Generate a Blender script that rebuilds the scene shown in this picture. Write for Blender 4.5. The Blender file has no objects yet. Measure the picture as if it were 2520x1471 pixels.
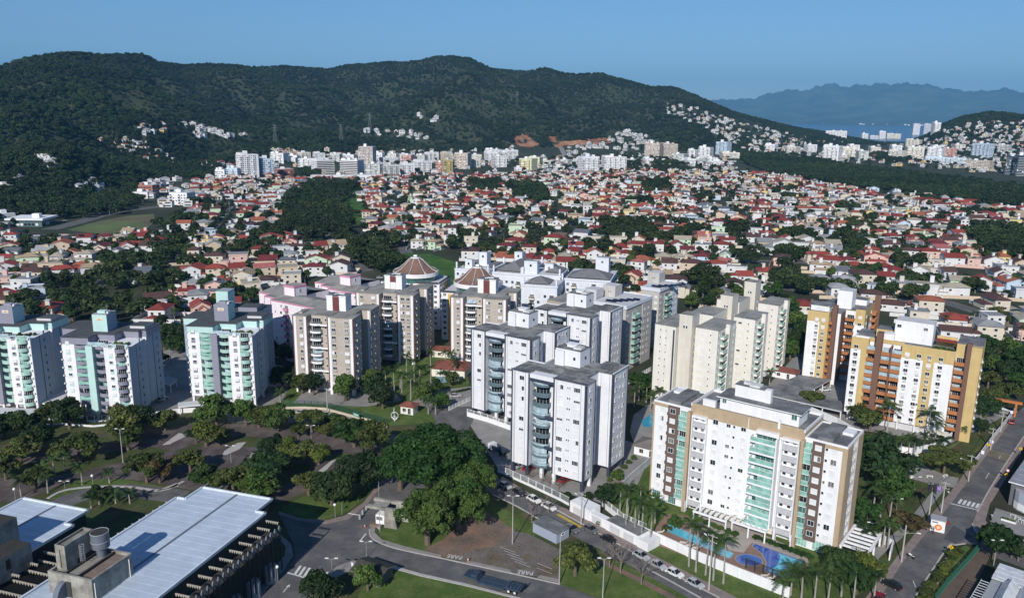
import bpy, math, random
import numpy as np
from mathutils import Vector, Matrix
R = math.radians
rnd = random.Random(7)
nr = np.random.RandomState(11)
scn = bpy.context.scene
COL = scn.collection

# ------------------------------------------------------------------ camera
CAM_H = 97.0
HAZE_D = 5.2e-5
FPX = 1960.0            # focal length in units of a 2520 px wide picture
PITCH, ROLL = R(13.0), R(0.7)
_f = np.array([0, math.cos(PITCH), -math.sin(PITCH)])
_r0 = np.array([1.0, 0, 0]); _u0 = np.cross(_r0, _f)
_r = _r0 * math.cos(ROLL) + _u0 * math.sin(ROLL); _u = np.cross(_r, _f)
cd = bpy.data.cameras.new('camera'); cam = bpy.data.objects.new('camera', cd); COL.objects.link(cam)
cd.sensor_width = 36.0; cd.lens = 36.0 * FPX / 2520.0
cd.clip_start = 1.0; cd.clip_end = 120000.0
m = Matrix(((_r[0], _u[0], -_f[0], 0), (_r[1], _u[1], -_f[1], 0), (_r[2], _u[2], -_f[2], CAM_H), (0, 0, 0, 1)))
cam.matrix_world = m
scn.camera = cam

# ------------------------------------------------------------------ sky, sun
SUN_EL = R(31); SUN_AZ = R(180 + 17.0)          # azimuth clockwise from +Y
w = bpy.data.worlds.new('World'); scn.world = w; w.use_nodes = True
nt = w.node_tree; nt.nodes.clear()
sky = nt.nodes.new('ShaderNodeTexSky'); sky.sky_type = 'NISHITA'; sky.sun_disc = False
sky.sun_elevation = SUN_EL; sky.sun_rotation = SUN_AZ; sky.altitude = 100
sky.air_density = 1.0; sky.dust_density = 0.05; sky.ozone_density = 8.0
bg = nt.nodes.new('ShaderNodeBackground'); bg.inputs['Strength'].default_value = 0.092
wo = nt.nodes.new('ShaderNodeOutputWorld')
nt.links.new(sky.outputs[0], bg.inputs[0]); nt.links.new(bg.outputs[0], wo.inputs[0])
sl = bpy.data.lights.new('sun', 'SUN'); sl.energy = 5.0; sl.angle = R(0.5); sl.color = (1.0, 0.955, 0.89)
so = bpy.data.objects.new('sun', sl); COL.objects.link(so)
sd = Vector((math.sin(SUN_AZ) * math.cos(SUN_EL), math.cos(SUN_AZ) * math.cos(SUN_EL), math.sin(SUN_EL)))
so.rotation_euler = sd.to_track_quat('Z', 'Y').to_euler(); so.location = (0, 0, 400)
scn.view_settings.view_transform = 'Standard'
try: scn.view_settings.look = 'None'
except Exception: pass
scn.view_settings.exposure = 0.05; scn.view_settings.gamma = 1.0
scn.view_settings.use_curve_mapping = False
scn.cycles.volume_bounces = 0
scn.cycles.max_bounces = 5
scn.cycles.diffuse_bounces = 3

# ------------------------------------------------------------------ survey helpers
def ray(px, py):
    d = _f * FPX + _r * (px - 1260.0) - _u * (py - 735.5)
    return d / np.linalg.norm(d)
def at(px, py, z=0.0):
    d = ray(px, py); t = (z - CAM_H) / d[2]
    return (float(d[0] * t), float(d[1] * t))
def atp(pts, z=0.0): return [at(p[0], p[1], z) for p in pts]
def proj(X, Y, Z):
    v = np.array([X, Y, Z - CAM_H]); q = v @ _f
    return (1260 + FPX * (v @ _r) / q, 735.5 - FPX * (v @ _u) / q, q)

# ------------------------------------------------------------------ materials
MATS = {}
def mat(name, col=(.5, .5, .5), rough=.85, var=.12, scale=.35, streak=0.0, metal=0.0, spec=.3, bump=0.0, bscale=4.0,
        col2=None, c2s=.08, c2lo=.45, c2hi=.6, alpha=None, objvar=0.0, trans=0.0, waves=None, spot=0.0):
    if name in MATS: return MATS[name]
    M = bpy.data.materials.new(name); M.use_nodes = True; n = M.node_tree; N = n.nodes; L = n.links
    b = N['Principled BSDF']; b.inputs['Roughness'].default_value = rough; b.inputs['Metallic'].default_value = metal
    b.inputs['Specular IOR Level'].default_value = spec
    geo = N.new('ShaderNodeNewGeometry')
    def noise(sc, det=4.0, vec=None, ro=.6):
        t = N.new('ShaderNodeTexNoise'); t.inputs['Scale'].default_value = sc; t.inputs['Detail'].default_value = det
        t.inputs['Roughness'].default_value = ro
        L.new(vec or geo.outputs['Position'], t.inputs['Vector']); return t.outputs['Fac']
    def ramp(src, a, b_, c0, c1):
        r = N.new('ShaderNodeMapRange'); r.inputs['From Min'].default_value = a; r.inputs['From Max'].default_value = b_
        r.inputs['To Min'].default_value = c0; r.inputs['To Max'].default_value = c1; L.new(src, r.inputs['Value']); return r.outputs[0]
    rgb = N.new('ShaderNodeRGB'); rgb.outputs[0].default_value = (*col, 1); cur = rgb.outputs[0]
    if col2 is not None:
        mx = N.new('ShaderNodeMix'); mx.data_type = 'RGBA'
        L.new(ramp(noise(c2s, 6), c2lo, c2hi, 0, 1), mx.inputs['Factor']); L.new(cur, mx.inputs['A']); mx.inputs['B'].default_value = (*col2, 1); cur = mx.outputs['Result']
    fac = None
    def mul(x):
        nonlocal fac
        if fac is None: fac = x; return
        k = N.new('ShaderNodeMath'); k.operation = 'MULTIPLY'; L.new(fac, k.inputs[0]); L.new(x, k.inputs[1]); fac = k.outputs[0]
    if var: mul(ramp(noise(scale, 5), .3, .7, 1 - var, 1 + var))
    if spot: mul(ramp(noise(scale * 9, 3), .35, .65, 1 - spot, 1 + spot))
    if streak:
        mp = N.new('ShaderNodeMapping'); mp.inputs['Scale'].default_value = (1.6, 1.6, .09); L.new(geo.outputs['Position'], mp.inputs['Vector'])
        mul(ramp(noise(1.0, 4, mp.outputs[0]), .3, .7, 1 - streak, 1 + streak * .4))
    if objvar:
        oi = N.new('ShaderNodeObjectInfo'); mul(ramp(oi.outputs['Random'], 0, 1, 1 - objvar, 1 + objvar))
    if fac is not None:
        vm = N.new('ShaderNodeVectorMath'); vm.operation = 'SCALE'; L.new(cur, vm.inputs[0]); L.new(fac, vm.inputs['Scale']); cur = vm.outputs[0]
    L.new(cur, b.inputs['Base Color'])
    if waves:   # (scale, strength, angle) corrugation
        mp = N.new('ShaderNodeMapping'); mp.inputs['Rotation'].default_value = (0, 0, waves[2]); L.new(geo.outputs['Position'], mp.inputs['Vector'])
        wv = N.new('ShaderNodeTexWave'); wv.inputs['Scale'].default_value = waves[0]; wv.inputs['Distortion'].default_value = 0; L.new(mp.outputs[0], wv.inputs['Vector'])
        bp = N.new('ShaderNodeBump'); bp.inputs['Strength'].default_value = waves[1]; bp.inputs['Distance'].default_value = .1; L.new(wv.outputs['Fac'], bp.inputs['Height']); L.new(bp.outputs[0], b.inputs['Normal'])
    elif bump:
        bp = N.new('ShaderNodeBump'); bp.inputs['Strength'].default_value = bump; bp.inputs['Distance'].default_value = .3
        L.new(noise(bscale, 4), bp.inputs['Height']); L.new(bp.outputs[0], b.inputs['Normal'])
    if trans:
        tr = N.new('ShaderNodeBsdfTranslucent'); L.new(cur, tr.inputs['Color']); ms = N.new('ShaderNodeMixShader'); ms.inputs[0].default_value = trans
        L.new(b.outputs[0], ms.inputs[1]); L.new(tr.outputs[0], ms.inputs[2]); L.new(ms.outputs[0], N['Material Output'].inputs['Surface'])
    MATS[name] = M; return M

def leafmat(name, col, col2, objvar=.25, patch=0):
    """leaf colour differs from leaf to leaf, spray to spray and from tree to tree"""
    if name in MATS: return MATS[name]
    M = bpy.data.materials.new(name); M.use_nodes = True; n = M.node_tree; N = n.nodes; L = n.links
    b = N['Principled BSDF']; b.inputs['Roughness'].default_value = .62; b.inputs['Specular IOR Level'].default_value = .25
    geo = N.new('ShaderNodeNewGeometry'); oi = N.new('ShaderNodeObjectInfo')
    mx = N.new('ShaderNodeMix'); mx.data_type = 'RGBA'; mx.inputs['A'].default_value = (*col, 1); mx.inputs['B'].default_value = (*col2, 1)
    nz = N.new('ShaderNodeTexNoise'); nz.inputs['Scale'].default_value = .16; nz.inputs['Detail'].default_value = 4; L.new(geo.outputs['Position'], nz.inputs['Vector'])
    ad = N.new('ShaderNodeMath'); ad.operation = 'ADD'; L.new(nz.outputs['Fac'], ad.inputs[0])
    s = N.new('ShaderNodeMath'); s.operation = 'MULTIPLY_ADD'; s.inputs[1].default_value = .5; s.inputs[2].default_value = -.25; L.new(oi.outputs['Random'], s.inputs[0]); L.new(s.outputs[0], ad.inputs[1])
    mr = N.new('ShaderNodeMapRange'); mr.inputs['From Min'].default_value = .3; mr.inputs['From Max'].default_value = .72; L.new(ad.outputs[0], mr.inputs['Value']); L.new(mr.outputs[0], mx.inputs['Factor'])
    m2 = N.new('ShaderNodeMapRange'); m2.inputs['To Min'].default_value = .62; m2.inputs['To Max'].default_value = 1.4; L.new(geo.outputs['Random Per Island'], m2.inputs['Value'])
    m3 = N.new('ShaderNodeMapRange'); m3.inputs['To Min'].default_value = 1 - objvar; m3.inputs['To Max'].default_value = 1 + objvar
    k0 = N.new('ShaderNodeMath'); k0.operation = 'FRACT'; k1 = N.new('ShaderNodeMath'); k1.operation = 'MULTIPLY'; k1.inputs[1].default_value = 7.31; L.new(oi.outputs['Random'], k1.inputs[0]); L.new(k1.outputs[0], k0.inputs[0]); L.new(k0.outputs[0], m3.inputs['Value'])
    k = N.new('ShaderNodeMath'); k.operation = 'MULTIPLY'; L.new(m2.outputs[0], k.inputs[0]); L.new(m3.outputs[0], k.inputs[1])
    vm = N.new('ShaderNodeVectorMath'); vm.operation = 'SCALE'; L.new(mx.outputs['Result'], vm.inputs[0]); L.new(k.outputs[0], vm.inputs['Scale'])
    if patch:
        n2 = N.new('ShaderNodeTexNoise'); n2.inputs['Scale'].default_value = .007; n2.inputs['Detail'].default_value = 5; L.new(geo.outputs['Position'], n2.inputs['Vector'])
        m4 = N.new('ShaderNodeMapRange'); m4.inputs['From Min'].default_value = .35; m4.inputs['From Max'].default_value = .65; m4.inputs['To Min'].default_value = 1 - patch; m4.inputs['To Max'].default_value = 1 + patch; L.new(n2.outputs['Fac'], m4.inputs['Value'])
        v2 = N.new('ShaderNodeVectorMath'); v2.operation = 'SCALE'; L.new(vm.outputs[0], v2.inputs[0]); L.new(m4.outputs[0], v2.inputs['Scale']); vm = v2
    L.new(vm.outputs[0], b.inputs['Base Color'])
    tr = N.new('ShaderNodeBsdfTranslucent'); L.new(vm.outputs[0], tr.inputs['Color']); ms = N.new('ShaderNodeMixShader'); ms.inputs[0].default_value = .25
    L.new(b.outputs[0], ms.inputs[1]); L.new(tr.outputs[0], ms.inputs[2]); L.new(ms.outputs[0], N['Material Output'].inputs['Surface'])
    MATS[name] = M; return M

# ------------------------------------------------------------------ mesh builder
class MB:
    def __init__(s): s.v = []; s.f = []; s.k = []; s.mats = []
    def mi(s, mt):
        if mt not in s.mats: s.mats.append(mt)
        return s.mats.index(mt)
    def face(s, pts, mt):
        n = len(s.v); s.v += [tuple(p) for p in pts]; s.f.append(tuple(range(n, n + len(pts)))); s.k.append(s.mi(mt))
    def box(s, x0, x1, y0, y1, z0, z1, mt, top=None):
        if x1 < x0: x0, x1 = x1, x0
        if y1 < y0: y0, y1 = y1, y0
        s.prism([(x0, y0), (x1, y0), (x1, y1), (x0, y1)], z0, z1, mt, top)
    def obox(s, c, ang, lx, ly, z0, z1, mt, top=None):
        ca, sa = math.cos(ang), math.sin(ang)
        s.prism([(c[0] + x * ca - y * sa, c[1] + x * sa + y * ca) for x, y in ((-lx/2, -ly/2), (lx/2, -ly/2), (lx/2, ly/2), (-lx/2, ly/2))], z0, z1, mt, top)
    def prism(s, poly, z0, z1, mt, top=None, bottom=True):
        a = sum(poly[i][0] * poly[(i+1) % len(poly)][1] - poly[(i+1) % len(poly)][0] * poly[i][1] for i in range(len(poly)))
        if a < 0: poly = poly[::-1]
        n = len(s.v); k = len(poly)
        s.v += [(p[0], p[1], z0) for p in poly] + [(p[0], p[1], z1) for p in poly]
        mi = s.mi(mt); ti = s.mi(top) if top else mi
        for i in range(k):
            j = (i + 1) % k; s.f.append((n + i, n + j, n + k + j, n + k + i)); s.k.append(mi)
        s.f.append(tuple(n + k + i for i in range(k))); s.k.append(ti)
        if bottom: s.f.append(tuple(n + k - 1 - i for i in range(k))); s.k.append(mi)
    def tube(s, p0, p1, r0, r1, mt, n=6, caps=True):
        p0, p1 = Vector(p0), Vector(p1); d = (p1 - p0)
        if d.length < 1e-6: return
        d.normalize(); a = d.orthogonal().normalized(); b = d.cross(a); k = len(s.v); mi = s.mi(mt)
        for p, r in ((p0, r0), (p1, r1)):
            for i in range(n):
                t = 2 * math.pi * i / n; s.v.append(tuple(p + a * (r * math.cos(t)) + b * (r * math.sin(t))))
        for i in range(n):
            j = (i + 1) % n; s.f.append((k + i, k + j, k + n + j, k + n + i)); s.k.append(mi)
        if caps:
            s.f.append(tuple(k + n + i for i in range(n))); s.k.append(mi); s.f.append(tuple(k + n - 1 - i for i in range(n))); s.k.append(mi)
    def path(s, pts, rs, mt, n=6):
        for i in range(len(pts) - 1): s.tube(pts[i], pts[i+1], rs[i], rs[i+1], mt, n, caps=(i == len(pts) - 2))
    def sphere(s, c, r, mt, n=8, m_=6, sz=1.0):
        k = len(s.v); mi = s.mi(mt)
        for j in range(m_ + 1):
            p = math.pi * j / m_
            for i in range(n):
                t = 2 * math.pi * i / n; s.v.append((c[0] + r * math.sin(p) * math.cos(t), c[1] + r * math.sin(p) * math.sin(t), c[2] + r * sz * math.cos(p)))
        for j in range(m_):
            for i in range(n):
                i2 = (i + 1) % n; s.f.append((k + j * n + i, k + (j+1) * n + i, k + (j+1) * n + i2, k + j * n + i2)); s.k.append(mi)
    def ring(s, c, axis, r, t, mt, n=24):
        a = Vector(axis).normalized(); u = a.orthogonal().normalized(); v = a.cross(u); c = Vector(c)
        ps = [c + u * r * math.cos(2 * math.pi * i / n) + v * r * math.sin(2 * math.pi * i / n) for i in range(n + 1)]
        for i in range(n): s.tube(ps[i], ps[i+1], t, t, mt, 5, False)
    def mesh(s, name, smooth=False):
        me = bpy.data.meshes.new(name); me.from_pydata(s.v, [], s.f)
        for mt in s.mats: me.materials.append(mt)
        me.polygons.foreach_set('material_index', s.k)
        if smooth: me.polygons.foreach_set('use_smooth', [True] * len(s.f))
        me.update(); return me
    def build(s, name, parent=None, loc=None, smooth=False):
        return mobj(name, s.mesh(name, smooth), parent, loc)

def mobj(name, me, parent=None, loc=None, rz=None, sc=None):
    o = bpy.data.objects.new(name, me); COL.objects.link(o)
    if parent is not None: o.parent = parent
    if loc is not None: o.location = loc
    if rz is not None: o.rotation_euler = (0, 0, rz)
    if sc is not None: o.scale = sc if hasattr(sc, '__len__') else (sc, sc, sc)
    return o
THINGS = []
def tag(o, label, cat, group=None):
    o['label'] = label; o['category'] = cat
    if group: o['group'] = group
    THINGS.append(o); return o
def thing(name, label, cat, loc=(0, 0, 0), rz=0.0, group=None):
    o = bpy.data.objects.new(name, None); COL.objects.link(o); o.empty_display_size = .5
    o.location = (loc[0], loc[1], loc[2] if len(loc) > 2 else 0.0); o.rotation_euler = (0, 0, rz)
    return tag(o, label, cat, group)
def struct(o): o['kind'] = 'structure'; return o
def stuff(o): o['kind'] = 'stuff'; return o
KIDS = {}
def dup(root, loc, rz=None, label=None, scale=None):
    """copy of a thing with copies of its parts and sub-parts (mesh data shared)"""
    if not KIDS.get(root.name):
        d = {}
        for o in COL.objects:
            if o.parent: d.setdefault(o.parent.name, []).append(o)
        def grab(n): return [(c, grab(c.name)) for c in d.get(n, [])]
        KIDS[root.name] = grab(root.name)
    r = root.copy(); COL.objects.link(r); r.location = (loc[0], loc[1], loc[2] if len(loc) > 2 else 0.0)
    if rz is not None: r.rotation_euler = (0, 0, rz)
    if scale is not None: r.scale = scale if hasattr(scale, '__len__') else (scale,) * 3
    if label: r['label'] = label
    def rec(lst, par):
        for c, sub in lst:
            k = c.copy(); COL.objects.link(k); k.parent = par; rec(sub, k)
    rec(KIDS[root.name], r); THINGS.append(r); return r

# ------------------------------------------------------------------ palette
WHITE = mat('white_render', (.76, .76, .77), var=.05, streak=.085)
OFFW = mat('cream_render', (.70, .67, .59), var=.05, streak=.085)
LGREY = mat('light_grey_render', (.55, .55, .56), var=.07, streak=.06)
GREY = mat('grey_render', (.33, .34, .37), var=.07, streak=.05)
DGREY = mat('dark_grey_roofing', (.13, .135, .145), var=.25, scale=.5, col2=(.2, .2, .2), c2s=.3)
CONC = mat('weathered_concrete', (.33, .32, .28), var=.16, scale=.5, streak=.2, col2=(.2, .19, .165), c2s=.35)
SLATE = mat('flat_roof_grey', (.2, .2, .205), var=.3, scale=.22, col2=(.12, .125, .13), c2s=.2, spot=.15)
BEIGER = mat('flat_roof_warm_grey', (.29, .28, .255), var=.2, scale=.2, col2=(.2, .195, .185), c2s=.15, spot=.1)
GLASS = mat('dark_window_glass', (.02, .027, .033), rough=.12, var=.3, scale=.4, spec=.6)
SHUT = mat('closed_white_shutter', (.66, .66, .67), var=.05)
FRAME = mat('white_frame', (.75, .75, .75), var=.03)
PLANT = leafmat('leaf_green', (.035, .07, .015), (.07, .11, .02))
# ================================================================== terrain
def tab(pts):
    az = []; el = []
    for x, y in pts:
        d = ray(x, y); az.append(math.atan2(d[0], d[1])); el.append(d[2] / math.hypot(d[0], d[1]))
    return np.array(az), np.array(el)
SKY1 = tab([(-900,230),(-500,200),(-200,180),(0,160),(60,140),(120,128),(180,124),(240,130),(300,128),(350,130),(390,150),(450,155),(510,154),(580,156),(620,163),(700,160),(760,165),(810,168),(850,157),(900,154),(950,150),(1000,150),(1040,145),(1070,137),(1110,135),(1160,142),(1210,168),(1260,170),(1300,172),(1340,165),(1390,178),(1430,180),(1480,178),(1510,188),(1560,200),(1600,210),(1660,213),(1700,228),(1750,250),(1800,272),(1850,286),(1900,300),(1960,314),(2010,322),(2060,332)])
SKY2 = tab([(2240,345),(2280,330),(2320,304),(2350,290),(2380,282),(2440,274),(2480,278),(2520,284),(2600,290),(2720,275),(2900,300),(3100,350)])
SKY3 = tab([(1500,262),(1600,255),(1700,249),(1750,246),(1800,244),(1860,241),(1880,233),(1920,224),(1960,218),(1990,223),(2010,211),(2045,205),(2085,212),(2110,208),(2180,206),(2250,203),(2290,208),(2320,215),(2360,221),(2400,225),(2440,222),(2475,217),(2500,223),(2540,230),(2620,236),(2720,232),(2900,245),(3100,270)])
rs_ = np.random.RandomState(3)
_nk = [(rs_.uniform(0, 2 * math.pi), rs_.uniform(0, 6.28)) for _ in range(40)]
def fbm(x, y, base, octs=5):
    s = 0; a = 1.0; f = 1.0 / base; i = 0; tot = 0
    for o in range(octs):
        for _ in range(4):
            t, p = _nk[i % 40]; i += 1
            s = s + a * np.sin((x * math.cos(t) + y * math.sin(t)) * f * 6.283 + p + 1.7 * np.sin((x * math.sin(t) - y * math.cos(t)) * f * 4.1 + p * 2))
        tot += a * 2.2; a *= .52; f *= 2.03
    return s / tot
_pa = lambda x: math.atan2(ray(x, 290)[0], ray(x, 290)[1])
RF = (np.array([_pa(x) for x in (-900, -200, 0, 150, 330, 600, 900, 1260, 1500, 1700, 1900, 2060)]), np.array([700, 760, 800, 860, 1150, 1450, 1650, 1800, 1900, 1850, 1850, 2300.]))
RR = (np.array([_pa(x) for x in (-900, -200, 0, 200, 400, 700, 1000, 1260, 1500, 1700, 1900, 2060)]), np.array([1700, 1800, 1900, 2100, 2500, 3000, 3100, 3100, 3000, 2900, 2900, 3100.]))
def terrain(x, y):
    x = np.asarray(x, float); y = np.asarray(y, float); r = np.hypot(x, y) + 1e-6; az = np.arctan2(x, y)
    nz = fbm(x, y, 900, 5); n2 = fbm(x + 500, y - 300, 260, 3)
    el = np.interp(az, *SKY1); rr = np.interp(az, *RR); rf = np.interp(az, *RF) + 90 * nz
    edge = np.clip((az - SKY1[0][-1]) / .05, 0, 1); el = el * (1 - edge) + edge * (-97.0 / rr)
    Hr = np.maximum(CAM_H + rr * el - 7, 0)
    t = (r - rf) / (rr - rf); tc = np.clip(t, 0, 1)
    prof = tc ** 1.35 * (1 - .12 * (1 - tc) * tc)
    back = np.clip((r - rr) / 1500, 0, 1)
    h1 = Hr * prof * (1 - back * back * (3 - 2 * back) * .8) + (nz * .23 + n2 * .1) * Hr * np.sin(np.pi * tc) ** .8
    h1 = np.where(t > 0, np.maximum(h1, 0), 0)
    el2 = np.interp(az, *SKY2, left=-.05); rr2 = 2800.0
    Hr2 = np.clip(CAM_H + rr2 * el2 - 6, 0, 400) * np.clip((az - SKY2[0][0] + .01) / .012, 0, 1); t2 = np.clip((r - 2150) / (rr2 - 2150), 0, 1)
    b2 = np.clip((r - rr2) / 900, 0, 1); h2 = Hr2 * t2 ** 1.2 * (1 - b2 * b2 * (3 - 2 * b2)) + n2 * 10 * np.sin(np.pi * t2)
    h2 = np.where((az > SKY2[0][0] - .02), np.maximum(h2, 0), 0)
    h = np.maximum(h1, h2)
    # gentle rise under the far town in the middle distance
    h = np.maximum(h, 14 * np.clip((r - 1500) / 500, 0, 1) * np.clip((az + .02) / .08, 0, 1) * np.clip((.56 - az) / .1, 0, 1) * np.clip((3600 - r) / 600, 0, 1))
    shore = np.clip((r - 4100) / 250, 0, 1) * np.clip((az - .1) / .1, 0, 1)
    return h * (1 - shore) - shore * 12 - 6 * np.clip((r - 5600) / 300, 0, 1)
def hit(px, py, rmin=500.0, rmax=6000.0):
    """where sight lines meet the terrain (vectorised)"""
    px = np.atleast_1d(np.asarray(px, float)); py = np.atleast_1d(np.asarray(py, float))
    d = _f[None, :] * FPX + _r[None, :] * (px - 1260)[:, None] - _u[None, :] * (py - 735.5)[:, None]
    hn = np.hypot(d[:, 0], d[:, 1]); ux = d[:, 0] / hn; uy = d[:, 1] / hn; sl_ = d[:, 2] / hn
    out = np.full((len(px), 3), np.nan); done = np.zeros(len(px), bool)
    for r in np.arange(rmin, rmax, 8.0):
        z = CAM_H + sl_ * r; h = terrain(ux * r, uy * r); k = (~done) & (h >= z)
        out[k, 0] = ux[k] * r; out[k, 1] = uy[k] * r; out[k, 2] = h[k]; done |= k
    return out

GROUND = mat('ground_cover', (.03, .04, .018), rough=.95, var=.3, scale=.02, col2=(.055, .052, .033), c2s=.05, c2lo=.5, c2hi=.66, bump=.5, bscale=.4)
def sheet_grid(name, azs, rads, zf, m):
    A, Rr = np.meshgrid(azs, rads); X = np.sin(A) * Rr; Y = np.cos(A) * Rr; Z = zf(X, Y)
    v = np.stack([X.ravel(), Y.ravel(), Z.ravel()], 1); na = len(azs)
    f = []
    for i in range(len(rads) - 1):
        b = i * na
        f += [(b + j, b + j + 1, b + na + j + 1, b + na + j) for j in range(na - 1)]
    me = bpy.data.meshes.new(name); me.from_pydata(v.tolist(), [], [q[::-1] for q in f]); me.materials.append(m)
    me.polygons.foreach_set('use_smooth', [True] * len(f)); me.update()
    return mobj(name, me)
azs = np.concatenate([np.arange(-math.pi, -.84, .12), np.arange(-.84, .84, .0065), np.arange(.84, math.pi + .06, .12)]); azs[-1] = math.pi
rads = np.concatenate([[.5, 60, 150], np.arange(300, 1000, 70), np.arange(1000, 3700, 26), np.arange(3700, 6000, 140)])
struct(sheet_grid('ground', azs, rads, terrain, GROUND))
SEA = mat('sea_water', (.015, .045, .085), rough=.22, var=.1, scale=.002, spec=.5, bump=.25, bscale=.05)
mb = MB(); n = 96
mb.face([(30000 * math.cos(2*math.pi*i/n), 30000 * math.sin(2*math.pi*i/n), -4.0) for i in range(n)], SEA)
struct(mb.build('sea'))
# mountains of the mainland across the bay
def mtn(x, y):
    r = np.hypot(x, y); az = np.arctan2(x, y); el = np.interp(az, *SKY3, left=-.02, right=-.02)
    rr = 21000 + 500 * np.sin(az * 9); H = np.clip(CAM_H + rr * el, 0, 2000) * (1 + np.clip((r - 18500) / 2200, 0, 1) ** 2 * (.022 * np.sin(az * 260) + .018 * np.sin(az * 611 + 1) + .012 * np.sin(az * 1333)))
    t = np.clip((r - 15500) / (rr - 15500), 0, 1); b = np.clip((r - rr) / 5000, 0, 1)
    nz = fbm(x, y, 6000, 4)
    return H * t ** 1.35 * (1 - .7 * b) + nz * H * .2 * np.sin(np.pi * t) * (1 - t ** 3) - 12 * (t <= 0)
MTN = mat('far_mountain_forest', (.05, .075, .04), var=.25, scale=.0008, col2=(.09, .11, .06), c2s=.002)
struct(sheet_grid('mountains', np.arange(.02, .95, .0016), np.arange(15200, 27000, 240), mtn, MTN))
# ================================================================== building kit
WM = {}
CURT = mat('curtained_glass', (.16, .16, .155), rough=.3, var=.4, scale=1.2)
def win_mesh(w, h, kind, fr, sill):
    """window frame standing proud of the wall; origin at its lower centre, outside is -y"""
    key = ('w', round(w, 2), round(h, 2), kind, fr.name, sill)
    if key in WM: return WM[key]
    a = MB(); t = .07; d = -.09
    a.box(-w/2 - t, -w/2, d, 0, -t, h + t, fr); a.box(w/2, w/2 + t, d, 0, -t, h + t, fr)
    a.box(-w/2, w/2, d, 0, h, h + t, fr); a.box(-w/2, w/2, d - (.06 if sill else 0), 0, -t, 0, fr)
    n = 1 if w > .9 else 0
    if w > 1.7: n = 3
    for i in range(n):
        x = -w/2 + w * (i + 1) / (n + 1); a.box(x - .025, x + .025, -.05, 0, 0, h, fr)
    WM[key] = a.mesh('window'); return WM[key]
def pane_mesh(w, h, kind, gm, sm):
    key = ('p', round(w, 2), round(h, 2), kind, gm.name, sm.name)
    if key in WM: return WM[key]
    a = MB()
    if kind == 's': a.box(-w/2, w/2, -.07, -.005, 0, h, sm)
    elif kind == 'h': a.box(-w/2, w/2, -.07, -.005, h * .45, h, sm); a.box(-w/2, w/2, -.03, -.005, 0, h * .45, gm)
    elif kind == 'l':
        a.box(-w/2, w*.02, -.07, -.005, 0, h, sm); a.box(w*.02, w/2, -.03, -.005, 0, h, gm)
    else: a.box(-w/2, w/2, -.03, -.005, 0, h, gm)
    WM[key] = a.mesh('pane'); return WM[key]
def offset(poly, d):
    a = sum(poly[i][0] * poly[(i+1) % len(poly)][1] - poly[(i+1) % len(poly)][0] * poly[i][1] for i in range(len(poly)))
    if a < 0: poly = poly[::-1]
    out = []; n = len(poly)
    for i in range(n):
        p, q, r = Vector(poly[i-1]), Vector(poly[i]), Vector(poly[(i+1) % n])
        e1 = (q - p).normalized(); e2 = (r - q).normalized(); n1 = Vector((e1.y, -e1.x)); n2 = Vector((e2.y, -e2.x))
        b = n1 + n2
        if b.length < 1e-4: b = n1
        k = d / max(.3, b.dot(n1)) ; out.append(tuple(q + b * k))
    return out
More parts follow.
